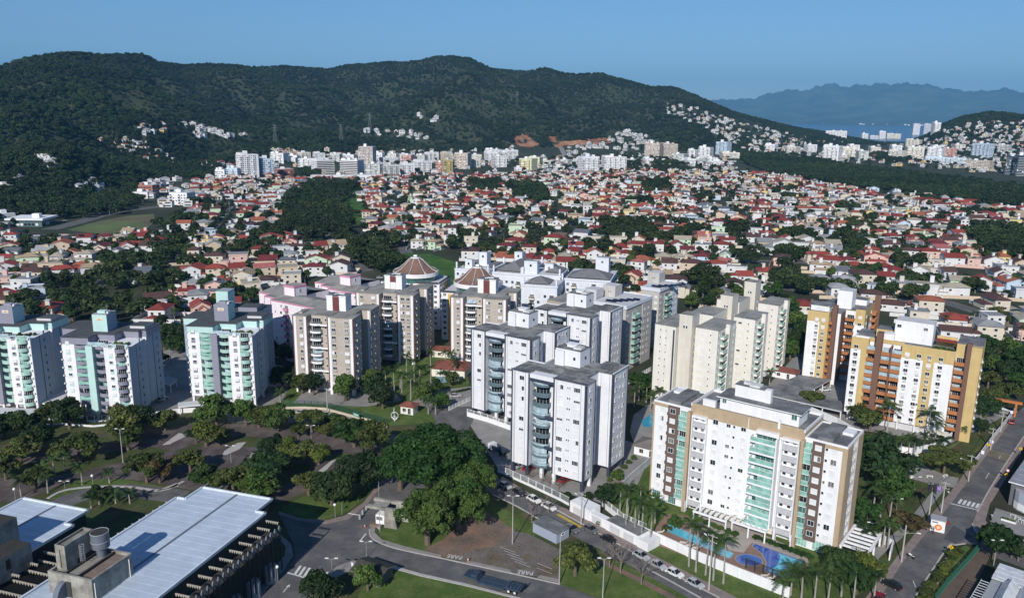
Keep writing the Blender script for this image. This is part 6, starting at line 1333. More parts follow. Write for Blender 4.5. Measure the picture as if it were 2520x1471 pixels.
for d, x, y, rz in far_h:
    q = random.Random(int(x * 31 + y * 17)); P = house_parts(q, False); z0 = 0
    merge(big, P['wall'], x, y, z0, rz); merge(big, P['roof'], x, y, z0, rz)
    for nm, b in P['extra']: merge(big, b, x, y, z0, rz)
    for sx, sy, an in ((0, -P['D']/2, 0), (P['W']/2, 0, math.pi/2), (-P['W']/2, 0, -math.pi/2)):
        b = MB(); L = (P['W'] if an == 0 else P['D'])
        for z in ((.9,) if P['H'] < 4 else (.9, 3.7)):
            for u in (-.25, .22): ca, sa = math.cos(an), math.sin(an); ux = u*L; b.face([(sx + (ux+e)*ca + .05*sa, sy + (ux+e)*sa - .05*ca, z + zz) for e, zz in ((-.8,0),(.8,0),(.8,1.3),(-.8,1.3))], GLASS)
        merge(big, b, x, y, z0, rz)
    b = MB(); b.box(-7.2, 7.2, -11.5, -11.35, 0, 1.9, wmat('white')); merge(big, b, x, y, z0, rz)
# small houses on the slopes and in the far town (feet found on the terrain)
HT = [([(440,303),(470,308),(600,328),(605,338),(490,338),(445,318)], 34, 'w'), ([(315,322),(345,300),(400,292),(450,300),(400,330),(330,335)], 12, 'm'), ([(240,352),(330,345),(430,380),(430,402),(330,395),(240,370)], 34, 'm'),
 ([(80,385),(115,385),(150,415),(140,425),(90,410)], 12, 'w'), ([(0,450),(50,440),(60,470),(0,480)], 9, 'w'), ([(190,460),(240,450),(280,470),(200,475)], 10, 'w'), ([(890,320),(960,320),(1050,330),(1055,350),(1000,352),(900,335)], 24, 'w'),
 ([(1620,258),(1700,262),(1800,296),(1900,322),(2000,340),(2010,356),(1960,395),(1850,380),(1790,345),(1700,300),(1640,282)], 215, 'm'), ([(2330,318),(2420,300),(2530,300),(2530,352),(2400,356),(2300,345)], 125, 'm'),
 ([(1500,335),(1560,320),(1610,340),(1600,372),(1500,372)], 60, 'w'), ([(690,372),(900,375),(1260,362),(1290,425),(1100,432),(690,428)], 110, 'm'), ([(1270,392),(1400,385),(1600,380),(1800,386),(1810,420),(1560,432),(1270,436)], 260, 'm'),
 ([(1850,350),(2100,340),(2330,345),(2530,350),(2530,425),(2400,425),(2250,412),(2000,396),(1850,392)], 300, 'm'), ([(470,400),(600,412),(600,440),(480,470)], 50, 'm'), ([(330,455),(480,440),(480,520),(400,520)], 30, 'm'), ([(1400,360),(1500,350),(1500,375),(1400,385)], 24, 'w'), ([(1030,290),(1080,290),(1080,300),(1030,300)], 5, 'w'), ([(660,370),(740,375),(740,392),(680,390)], 24, 'm')]
HX, HY, HK = [], [], []
qq = random.Random(5)
for P, n, k in HT:
    xs = [p[0] for p in P]; ys = [p[1] for p in P]; c = 0
    while c < n:
        x, y = qq.uniform(min(xs), max(xs)), qq.uniform(min(ys), max(ys))
        if inpoly(x, y, P): HX.append(x); HY.append(y); HK.append(k); c += 1
HP = hit(HX, HY, 900)
SLOPE = []
for (x, y, z), k in zip(HP, HK):
    if not (x == x): continue
    q = random.Random(int(x * 7 + y * 3)); P = house_parts(q, False)
    if k == 'w': P['wl'] = 'white'
    wm = wmat('white') if (k == 'w' or q.random() < .45) else P['wm']; rm = rmat(q.choice(('pale grey','cream tiled','grey','tan tiled','pale grey','red tiled','orange-red tiled') if k == 'm' else ('pale grey','cream tiled','grey')))
    W, D, H = q.uniform(6, 11), q.uniform(6, 10), q.choice((3, 3.2, 5.6, 6)); b = MB(); b.box(-W/2, W/2, -D/2, D/2, -4, H, wm, rm)
    if q.random() < .6: hip(b, -W/2, W/2, -D/2, D/2, H + .02, 1.8, rm, .5)
    else: b.box(-W/5, W/6, -D/5, D/6, H, H + 1.8, wm)
    for zz in range(int(H // 3)): b.face([(-W*.35, -D/2 - .06, .9 + 3*zz), (W*.35, -D/2 - .06, .9 + 3*zz), (W*.35, -D/2 - .06, 2.1 + 3*zz), (-W*.35, -D/2 - .06, 2.1 + 3*zz)], GLASS)
    merge(big, b, x, y, z, math.atan2(-x, y) + q.uniform(-.7, .7)); SLOPE.append((x, y))
o = stuff(big.build('distant_houses'))
print('houses', len(spots), len(SLOPE))
# ================================================================== mid-rise town
TB = [(591,642,375,440,'white','tall white apartment tower with many balcony bands, highest at the left of the town'),(644,678,386,438,'blue','pale blue tower right beside the tall balconied white tower'),(662,702,373,402,'white','white block rising behind the two tall towers of the town'),(555,588,408,442,'blue','pale blue low block left of the tall balconied tower'),(528,556,412,441,'white','white stepped block at the left end of the town'),
 (683,726,411,431,'brick','low brick-red block right of the tall town towers'),(730,775,386,416,'white','white block with stair towers between the tall towers and the striped pair'),(776,828,389,427,'stripe','left one of two dark striped white blocks above the shopping centre'),(833,886,389,427,'stripe','right one of two dark striped white blocks above the shopping centre'),(774,936,426,446,'white','long low white shopping centre under the striped blocks'),
 (880,921,357,403,'brown','brown and white tower with white lift head, tallest in the middle of the town'),(893,940,399,431,'grey','greenish grey block right of the striped pair'),(943,988,401,431,'grey','second greenish grey block along the town front'),(989,1023,398,428,'white','white block with rounded balconies beside the grey blocks'),(1025,1067,392,424,'white','broad white block left of the pink one'),(1070,1091,395,426,'pink','narrow pink block in the town front'),
 (1092,1116,389,431,'yellow','yellow and dark glass block beside the narrow pink one'),(1116,1154,373,416,'beige','beige and terracotta tower in the middle of the town'),(1160,1185,387,413,'cream','small cream block right of the terracotta tower'),(1213,1250,380,412,'white','slim white tower left of the bare red earth'),(1190,1230,364,390,'white','terraced white houses block above the slim white tower'),(1232,1280,366,392,'white','second terraced white block above the slim tower'),
 (1274,1312,386,421,'lemon','lemon yellow block nearer the camera of the yellow pair'),(1300,1330,383,412,'lemon','lemon yellow block farther back of the yellow pair'),(1268,1290,408,424,'white','low white box before the lemon blocks'),(1365,1392,405,420,'cream','small cream block below the ramp road'),(1429,1479,381,427,'white','left one of two white stepped blocks in the centre right'),(1482,1546,382,424,'white','right one of two white stepped blocks in the centre right'),
 (1582,1625,349,390,'beige','left one of the twin beige towers under the hill'),(1628,1671,351,388,'beige','right one of the twin beige towers under the hill'),(1650,1684,375,400,'grey','pale grey block before the twin beige towers'),(1688,1714,387,410,'white','small white block right of the twin beige towers'),(1690,1712,365,386,'white','white tower behind the small white block'),(1715,1748,359,398,'white','tall white tower with lift heads right of the beige twins'),(1738,1767,385,404,'white','white low block below the tall white tower'),
 (1757,1791,346,381,'blue','pale blue and white tower with tall lift head at the foot of the hillside houses'),(1773,1823,372,390,'cream','cream low block beside the pale blue tower'),(2020,2064,355,396,'white','white tower with dark stripe at the edge of the forest belt'),(2064,2085,377,396,'cream','cream block touching the white tower at the forest edge'),(2069,2113,360,387,'cream','cream block behind the forest edge tower'),(2110,2137,368,396,'grey','pale grey block alone right of the forest edge tower'),
 (2182,2220,367,393,'cream','cream stepped block left of the big white cluster'),(2229,2274,358,390,'cream','broad cream tower in the right hand town'),(2277,2315,361,399,'white','white tower in the middle of the right hand town'),(2318,2354,362,387,'pink','white and pinkish block in the right hand town'),(2281,2369,384,404,'blue','long pale blue office block in the right hand town'),(2369,2435,391,418,'beige','long banded beige office block near the right edge'),(2386,2434,350,386,'blue','white and blue office tower with leaning glass edge'),
 (2470,2496,380,430,'dark','left dark glass office tower at the right edge'),(2499,2526,378,434,'dark','right dark glass office tower at the right edge'),(2245,2263,304,330,'white','left one of three white towers on the skyline by the bay'),(2271,2289,304,329,'white','middle one of three white towers on the skyline by the bay'),(2296,2314,299,329,'white','right one of three white towers on the skyline by the bay'),(2033,2081,320,338,'white','stepped white block right at the shore of the bay'),
 (2119,2136,327,347,'white','slim white tower between the shore block and the skyline towers'),(2139,2161,333,346,'white','low white block right of the slim shore tower'),(2162,2179,322,345,'white','pointed white tower near the bay'),(2183,2214,328,345,'cream','wide cream block near the bay'),(2226,2262,341,362,'cream','cream block below the three skyline towers'),(339,380,449,484,'brickgrid','square brick red building with window grid at the left forest edge'),
 (414,466,467,505,'white','white rounded office building beside the left avenue'),(326,366,466,489,'white','low white building before the square brick one'),(16,111,533,560,'glass','long modern flat roofed building with white roof slab at left'),(0,40,518,540,'grey','grey low building at the left edge above the modern one'),(218,248,453,470,'white','pale villa block in the left forest'),(5,38,448,474,'beige','beige villa block at the left edge in the forest'),
 (640,690,398,412,'grey','dark long low building at the foot of the tall town towers'),(586,626,440,452,'white','low white hall before the tallest town towers'),(700,730,384,398,'white','small white block left of the stepped white one'),(940,985,384,400,'white','white block second row behind the grey blocks'),(985,1015,378,398,'pink','terracotta topped block in the second row of the town'),(1040,1068,375,393,'brick','brick topped white block in the second row'),(800,830,376,390,'grey','grey roofed block behind the striped pair'),(840,868,378,391,'grey','second grey roofed block behind the striped pair')]
_o = ['leftmost','second from left','third from left','fourth from left','fifth from left','sixth from left','seventh from left','eighth from left','ninth from left','tenth from left','eleventh from left','twelfth from left','thirteenth from left','fourteenth from left','fifteenth from left','sixteenth from left']
for i in range(16): TB.append((705 + i*35, 733 + i*35, 378 - (i*7) % 9, 397 + (i*5) % 5, ('white','cream','white','grey','white','beige')[i % 6], 'pale block in the rear row of the town under the hill, ' + _o[i]))
for i in range(12): TB.append((1290 + i*42, 1316 + i*42, 386 + (i*5) % 7, 402 + (i*3) % 6, ('white','cream','grey','white')[i % 4], 'pale block scattered behind the centre right houses, ' + _o[i]))
for i in range(12): TB.append((1880 + i*52, 1908 + i*52, 352 + (i*5) % 9, 370 + (i*7) % 9, ('white','cream','white','grey')[i % 4], 'pale block scattered in the right hand town, ' + _o[i]))
TC = {'white': WHITE, 'blue': mat('pale_blue_render', (.50,.60,.70), var=.06), 'brick': mat('brick_red_render', (.34,.15,.11), var=.1), 'stripe': WHITE, 'brown': mat('brown_render', (.50,.44,.41), var=.08), 'grey': mat('greenish_grey_render', (.52,.54,.52), var=.06), 'pink': mat('terracotta_pink', (.52,.30,.25), var=.08), 'yellow': mat('ochre_render', (.50,.40,.16), var=.08),
      'beige': mat('beige_render', (.54,.45,.36), var=.06), 'cream': OFFW, 'lemon': mat('lemon_render', (.66,.64,.40), var=.06), 'dark': mat('blue_green_curtain_glass', (.05,.09,.12), rough=.15, var=.2, scale=.2, spec=.6), 'brickgrid': mat('brick_red_render'), 'glass': mat('teal_curtain_glass', (.10,.16,.17), rough=.15, var=.2, spec=.6)}
TOWN = []
for (xa, xb, yt, yb, c, lab) in TB:
    P = hit([(xa + xb)/2], [yb], 450, 5200)[0]
    if P[0] != P[0]: P = (*at((xa+xb)/2, yb), 0)
    X, Y, Z = map(float, P); q = random.Random(xa * 7 + yb); _, _, dd = proj(X, Y, Z); W = (xb - xa) * dd / FPX * 1.02
    # height from the angle its roof makes at that distance
    d = ray((xa+xb)/2, yt); r_ = math.hypot(X, Y); H = max(5, CAM_H + d[2]/math.hypot(d[0], d[1]) * r_ - Z - 3.0)
    if c in ('glass',): W *= .95
    D = min(W * .8, 22) if W > 10 else 12; m = TC[c]; ang = math.atan2(-X, Y) + q.choice((-.5, -.35, .3, .45)) if W < 60 else math.atan2(-X, Y) + .12
    W *= .86 if W < 60 else 1
    s = Bld('apartment_block' if c not in ('dark', 'glass') else 'office_building', lab, 'building', (X, Y), math.degrees(ang), 'buildings of the distant town', Z)
    x0 = -W/2; Pn = [(x0,0),(-x0,0),(-x0,D),(x0,D)]
    s.walls(Pn, -5, H, m, LGREY)
    if c == 'glass': a = MB(); a.box(x0-2, -x0+2, -2, D+2, H, H+1.6, WHITE); s.part('roof_slab', a); a = MB(); a.box(4, 10, 4, 9, H+1.61, H+5, WHITE); s.part('machine_room', a)
    else:
        a = MB(); w2 = min(5.5, W*.35); a.box(-w2/2 - W*.12, w2/2 - W*.12, D*.3, D*.3+5, H + .01, H + 3.0 + (2 if H > 25 else 0), WHITE if c != 'brown' else WHITE); s.part('machine_room', a)
        if W > 30: a = MB(); a.box(W*.2, W*.2+4, D*.35, D*.35+4, H + .01, H + 2.6, m); s.part('machine_room', a)
        if q.random() < .6 and H > 12: a = MB(); a.box(x0 + 1, -W*.22, 1, D - 1, H + .01, H + 2.4, m, LGREY); s.part('penthouse', a)
    nf = max(1, int(H / 2.9)); wn = MB(); bal = MB()
    for f in range(nf):
        z = f * 2.9 + .9
        if z + 1.4 > H: break
        for fc, (e, L) in enumerate((((x0, 0, 1, 0), W), ((-x0, 0, 0, 1), D), ((x0, D, 0, -1), D))):
            u = 1.3; k = 0
            while u < L - 1.2:
                ww = 1.5 if k % 3 else 2.2; cx, cy = e[0] + e[2]*u, e[1] + e[3]*u; nx, ny = e[3], -e[2]
                if c in ('dark', 'glass', 'brickgrid'): ww = 2.2
                pts = [(cx - e[2]*ww/2 + nx*.05, cy - e[3]*ww/2 + ny*.05), (cx + e[2]*ww/2 + nx*.05, cy + e[3]*ww/2 + ny*.05)]
                h_ = 1.25 if c not in ('dark', 'glass') else 2.0
                wn.face([(*pts[0], z), (*pts[1], z), (*pts[1], z + h_), (*pts[0], z + h_)], GLASS if q.random() < .8 else SHUT)
                if k % 3 == 0 and c not in ('dark', 'glass', 'brickgrid') and fc == 0:
                    bal.box(cx - 1.5, cx + 1.5, -1.3, -.06, z - .9, z + .05, WHITE if c in ('white', 'stripe', 'brown', 'beige') else m)
                u += 3.1; k += 1
        if c == 'stripe': bal.box(x0 - .6, -x0 + .6, -1.6, -.06, z - .95, z - .35, WHITE); wn.box(x0 + .1, -x0 - .1, -.055, -.01, z, z + 1.5, mat('dark_brown_band', (.06,.04,.035)))
        if c in ('beige', 'blue') and H < 24 and W > 30: bal.box(x0, -x0, -.5, -.06, z - .9, z - .1, OFFW)
        if c == 'dark' : bal.box(x0, -x0, -.2, -.06, z - .55, z - .1, WHITE)
    if wn.f: stuff(wn.build('windows', s.r))
    if bal.f: stuff(bal.build('balconies', s.r))
    TOWN.append((X, Y, max(W, D)))
# ================================================================== forest on the hills and belts
LC = [cloud_mesh('forest_crown', leaf_cloud(300 + i, 380, lobes=9, flat=.75, leaf=.17, spread=.6, lob=(.3, .45)), LGF) for i in range(4)]
def scatter(name, pts, radii, meshes, mm):
    """one object: points that carry instanced crowns"""
    me = bpy.data.meshes.new(name); me.vertices.add(len(pts)); me.vertices.foreach_set('co', np.asarray(pts, np.float32).ravel())
    at_ = me.attributes.new('rad', 'FLOAT', 'POINT'); at_.data.foreach_set('value', np.asarray(radii, np.float32)); me.update()
    o = mobj(name, me); stuff(o)
    ng = bpy.data.node_groups.new(name, 'GeometryNodeTree'); ng.interface.new_socket('Geometry', in_out='INPUT', socket_type='NodeSocketGeometry'); ng.interface.new_socket('Geometry', in_out='OUTPUT', socket_type='NodeSocketGeometry')
    N, L = ng.nodes, ng.links; gi, go = N.new('NodeGroupInput'), N.new('NodeGroupOutput'); jn = N.new('GeometryNodeJoinGeometry')
    idx = N.new('GeometryNodeInputIndex')
    rv = N.new('FunctionNodeRandomValue'); rv.data_type = 'FLOAT_VECTOR'; rv.inputs[0].default_value = (-.12, -.12, 0); rv.inputs[1].default_value = (.12, .12, 6.283)
    ra = N.new('GeometryNodeInputNamedAttribute'); ra.data_type = 'FLOAT'; ra.inputs['Name'].default_value = 'rad'
    for k, src in enumerate(meshes):
        oi = N.new('GeometryNodeObjectInfo'); oi.inputs['Object'].default_value = src; oi.transform_space = 'ORIGINAL'
        cm = N.new('FunctionNodeRandomValue'); cm.data_type = 'INT'; cm.inputs[4].default_value = 0; cm.inputs[5].default_value = len(meshes) - 1; cm.inputs['Seed'].default_value = 3
        eq = N.new('FunctionNodeCompare'); eq.data_type = 'INT'; eq.operation = 'EQUAL'; L.new(cm.outputs[2], eq.inputs[2]); eq.inputs[3].default_value = k
        ip = N.new('GeometryNodeInstanceOnPoints'); L.new(gi.outputs[0], ip.inputs['Points']); L.new(oi.outputs['Geometry'], ip.inputs['Instance']); L.new(eq.outputs[0], ip.inputs['Selection'])
        L.new(rv.outputs[0], ip.inputs['Rotation']); L.new(ra.outputs[0], ip.inputs['Scale']); L.new(ip.outputs[0], jn.inputs[0])
    L.new(jn.outputs[0], go.inputs[0]); md = o.modifiers.new('trees', 'NODES'); md.node_group = ng; return o
# four forest-edge trees that stand as themselves and lend their crowns to the woods behind them
SRC = []
for i, (x, y) in enumerate(((352,500),(262,520),(60,540),(1840,425))):
    p = at(x, y); t = thing('tree', ['dark forest tree at the edge of the left field', 'dark forest tree behind the left avenue', 'dark forest tree above the modern flat roofed building', 'dark forest tree where the forest belt begins at right'][i], 'tree', (p[0], p[1], 0), i, 'forest edge trees')
    mobj('trunk', trunk_mesh(9, 4, i, 4), t); c = mobj('crown', LC[i], t, (0, 0, 6.5), None, (5, 5, 4.4)); SRC.append(c); TREES.append(p)
# helper crowns must keep unit size when instanced: the scale sits in the attribute
EARTHP = [[(1262,342),(1290,330),(1308,345),(1332,356),(1310,364),(1285,366),(1268,356)], [(1352,340),(1366,336),(1380,346),(1400,350),(1440,346),(1500,340),(1515,346),(1500,356),(1440,358),(1400,360),(1380,370),(1365,362)], [(340,300),(352,293),(395,296),(402,303),(370,306),(345,310)]]
NOHILL = [h for h in HT]
def forest_hill():
    g = 9.4; xs = np.arange(-2900, 3300, g); ys = np.arange(450, 4300, g); X, Y = np.meshgrid(xs, ys); q = np.random.RandomState(8)
    X = X + q.uniform(-.5, .5, X.shape) * g; Y = Y + q.uniform(-.5, .5, Y.shape) * g; X, Y = X.ravel(), Y.ravel()
    az = np.arctan2(X, Y); r = np.hypot(X, Y); k = (np.abs(az) < .66) & (r > 500); X, Y, az, r = X[k], Y[k], az[k], r[k]
    Z = terrain(X, Y); rr = np.interp(az, *RR)
    on = (Z > 2.5) & ~((Z < 15) & (az > -.02) & (r > 1500)) & (r < np.where(az > SKY2[0][0] - .02, 3100, rr + 260)) & (q.rand(len(X)) > np.clip((r - 1800) / 4200, 0, .4))
    X, Y, Z, r = X[on], Y[on], Z[on], r[on]
    v = np.stack([X, Y, Z - CAM_H], 1); w_ = v @ _f; px = 1260 + FPX * (v @ _r) / w_; py = 735.5 - FPX * (v @ _u) / w_
    keep = (px > -260) & (px < 2780)
    def pin(P):
        c = np.zeros(len(px), bool); n = len(P); j = n - 1
        for i in range(n):
            cond = ((P[i][1] > py) != (P[j][1] > py)) & (px < (P[j][0]-P[i][0])*(py-P[i][1])/(P[j][1]-P[i][1] + 1e-9) + P[i][0]); c ^= cond; j = i
        return c
    for P in EARTHP: keep &= ~((pin(P) | pin([(a_, b_ + 7) for a_, b_ in P]) | pin([(a_, b_ + 13) for a_, b_ in P])) & (r < 2700))
    for P, n, kk in HT: keep &= ~(pin(P) & (q.rand(len(px)) < (.55 if n > 100 else .5)))
    # clearings and thin scrub patches
    keep &= fbm(X * 1.0, Y * 1.0, 330, 3) < 1.25
    hs = np.array(SLOPE + [(t[0], t[1]) for t in TOWN]); X, Y, Z = X[keep], Y[keep], Z[keep]
    ok = np.ones(len(X), bool)
    for hx, hy in hs: ok &= ((X - hx)**2 + (Y - hy)**2) > 9.5**2
    X, Y, Z = X[ok], Y[ok], Z[ok]; rad = q.uniform(3.9, 7.2, len(X)) * (1 + .25 * fbm(X, Y, 500, 2)); print('hill trees', len(X))
    return np.stack([X, Y, Z + rad * .45], 1), rad / 1.0
HPT, HR = forest_hill(); scatter('hill_forest', HPT, HR, SRC, None)
# flat woods
WOODS = [([(690,520),(700,490),(760,450),(880,448),(905,540),(905,600),(830,603),(690,580)], 9.5), ([(830,600),(905,590),(1000,600),(960,640),(1010,665),(1000,700),(900,665),(860,640)], 9.5), ([(1810,392),(1960,400),(2100,420),(2300,438),(2540,468),(2540,520),(2366,498),(2217,474),(2069,458),(1900,430),(1830,410)], 9.0),
 ([(-100,440),(60,445),(160,440),(330,455),(345,500),(300,528),(140,545),(-100,520)], 9.5), ([(-100,410),(200,400),(470,420),(330,455),(-100,450)], 10), ([(200,395),(480,400),(590,430),(520,440),(400,445),(200,430)], 10), ([(2390,560),(2540,570),(2540,650),(2440,640),(2400,610)], 9), ([(1240,460),(1340,455),(1362,500),(1290,508)], 10), ([(1570,450),(1650,448),(1652,478),(1580,482)], 10), ([(1472,554),(1600,552),(1604,590),(1470,592)], 9),
 ([(1150,452),(1230,448),(1232,478),(1150,480)], 10), ([(250,640),(342,640),(342,682),(250,682)], 9), ([(730,425),(775,420),(800,445),(740,448)], 10), ([(1480,400),(1560,395),(1590,425),(1500,430)], 11), ([(1600,400),(1690,405),(1700,425),(1610,430)], 11), ([(2140,395),(2230,395),(2240,412),(2160,412)], 11), ([(1810,348),(1990,352),(2020,345),(2140,350),(2200,372),(2140,366),(2000,376),(1900,362)], 13), ([(620,585),(668,560),(690,500),(700,560),(668,640),(630,690)], 13), ([(355,600),(480,560),(500,600),(440,660),(400,720),(380,700)], 13), ([(385,548),(470,522),(482,560),(400,592)], 15), ([(0,740),(400,745),(440,700),(420,790),(380,860),(200,840),(0,790)], 15)]
pts, rad = [], []
q = np.random.RandomState(21)
for P, g in WOODS:
    W = atp(P); xs = [p[0] for p in W]; ys = [p[1] for p in W]
    for x in np.arange(min(xs), max(xs), g):
        for y in np.arange(min(ys), max(ys), g):
            xx, yy = x + q.uniform(-.5, .5) * g, y + q.uniform(-.5, .5) * g
            if inpoly(xx, yy, W) and q.rand() > .1 and not inpoly(*proj(xx, yy, 0)[:2], [(852,484),(884,464),(906,540),(908,612),(868,604)]) and all((xx-t[0])**2 + (yy-t[1])**2 > (t[2]*.6)**2 for t in TOWN): r_ = q.uniform(4.4, 7.4); pts.append((xx, yy, float(terrain(xx, yy)) + r_ * .75)); rad.append(r_)
scatter('woods', pts, rad, SRC, None)
# garden trees between the houses: the nearest are things, the rest one mass
ug = random.Random(77); G_ = []
for i, (d, x, y, rz) in enumerate(spots):
    for _ in range(1 if ug.random() < .9 else 2):
        a = ug.choice((0, 1, 2, 3)); dx, dy = ((7.3, 8), (-7.3, 8), (7.3, -9), (-7.3, -9))[a]; dx += ug.uniform(-1.5, 1.5); dy += ug.uniform(-2.5, 2.5)
        if ug.random() < .12: continue
        G_.append((d, x + dx*math.cos(rz) - dy*math.sin(rz), y + dx*math.sin(rz) + dy*math.cos(rz)))
G_.sort(); n_in = max(0, 296 - len([t for t in THINGS if t.name.startswith('tree')]))
n_p = max(0, 290 - len(NP)); kt = kp = 0; pts, rad = [], []
for d, x, y in G_:
    if ug.random() < .26 and kp < n_p and d < 640:
        palm(x, y, ug.choice((5, 6.5, 8)), ug.uniform(2.2, 2.9), 'garden palm', 'garden palms of the house quarter'); kp += 1
    elif kt < n_in:
        k = ug.choice(('round', 'dark', 'dark', 'olive', 'lush', 'yellow')); r_ = ug.uniform(2.0, 4.2); tree(x, y, r_, r_ * 1.9, k, NAMES[k] + ' garden tree', 'garden trees of the house quarter'); kt += 1
    else: r_ = ug.uniform(2.6, 5.4); pts.append((x, y, r_ * .9)); rad.append(r_)
for gx, gy, gr in GROVES:
    for _ in range(int(gr * gr / 13)):
        a_, b_ = ug.uniform(0, 6.28), gr * math.sqrt(ug.random()); r_ = ug.uniform(3.4, 6.4)
        if all((gx + b_*math.cos(a_) - e[0])**2 + (gy + b_*math.sin(a_) - e[1])**2 > (e[2]*.7)**2 for e in TOWEX): pts.append((gx + b_*math.cos(a_), gy + b_*math.sin(a_), r_ * .95)); rad.append(r_)
for _ in range(3000):   # extra greenery along the streets of the far quarter
    x, y = ug.uniform(0, 2520), ug.uniform(432, 640)
    if inpoly(x, y, ZONE): p = at(x, y); r_ = ug.uniform(2.2, 4.6); pts.append((p[0], p[1], r_ * .8)); rad.append(r_)
for P, n, k in HT:
    if n > 100:
        W = P; xs = [p[0] for p in W]; ys = [p[1] for p in W]; X = []; 
        for _ in range(int(n * 1.2)):
            x, y = ug.uniform(min(xs), max(xs)), ug.uniform(min(ys), max(ys))
            if inpoly(x, y, W): X.append((x, y))
        for h in hit([p[0] for p in X], [p[1] for p in X], 900):
            if h[0] == h[0]: r_ = ug.uniform(3.5, 6.5); pts.append((h[0], h[1], h[2] + r_ * .6)); rad.append(r_)
scatter('far_garden_trees', pts, rad, SRC, None); print('garden', kt, kp, len(pts))
# bare red earth cuttings and the ramp road on the slope
RED = mat('bare_red_earth', (.26,.10,.055), rough=.95, var=.25, scale=.02, col2=(.30,.19,.11), c2s=.02, spot=.15)
for P in EARTHP:
    xs = [p[0] for p in P]; ys = [p[1] for p in P]; st = 1.5; gx = np.arange(min(xs), max(xs), st); gy = np.arange(min(ys), max(ys), st); A, B = np.meshgrid(gx, gy); Hh = hit(A.ravel(), B.ravel(), 900).reshape(len(gy), len(gx), 3); a = MB()
    for i in range(len(gy) - 1):
        for j in range(len(gx) - 1):
            if inpoly(gx[j] + st/2, gy[i] + st/2, P):
                c4 = [Hh[i+1][j], Hh[i+1][j+1], Hh[i][j+1], Hh[i][j]]
                if all(v[0] == v[0] for v in c4) and max(np.hypot(c4[0][0]-c4[2][0], c4[0][1]-c4[2][1]), 0) < 120: a.face([(v[0], v[1], v[2] + .8) for v in c4], RED)
    if a.f: struct(a.build('bare_earth'))
Hh = hit([1380,1384,1390,1398,1406], [364,372,384,398,410], 900); P = [(v[0], v[1], v[2] + 1.2) for v in Hh if v[0] == v[0]]; a = MB()
for i in range(len(P) - 1): a.face([(P[i][0]-6, P[i][1], P[i][2]), (P[i][0]+6, P[i][1], P[i][2]), (P[i+1][0]+6, P[i+1][1], P[i+1][2]), (P[i+1][0]-6, P[i+1][1], P[i+1][2])], PAVE)
if a.f: struct(a.build('ramp_road'))
# pale houses at the far shore
a = MB(); qs = random.Random(3)
for i in range(70):
    px = qs.uniform(1990, 2440); d = ray(px, 300); hn = math.hypot(d[0], d[1]); r_ = 15600 + qs.uniform(0, 500); a.obox((d[0]/hn*r_, d[1]/hn*r_), 0, qs.uniform(15, 45), 20, -5, qs.uniform(8, 24), WHITE)
stuff(a.build('far_shore_town'))
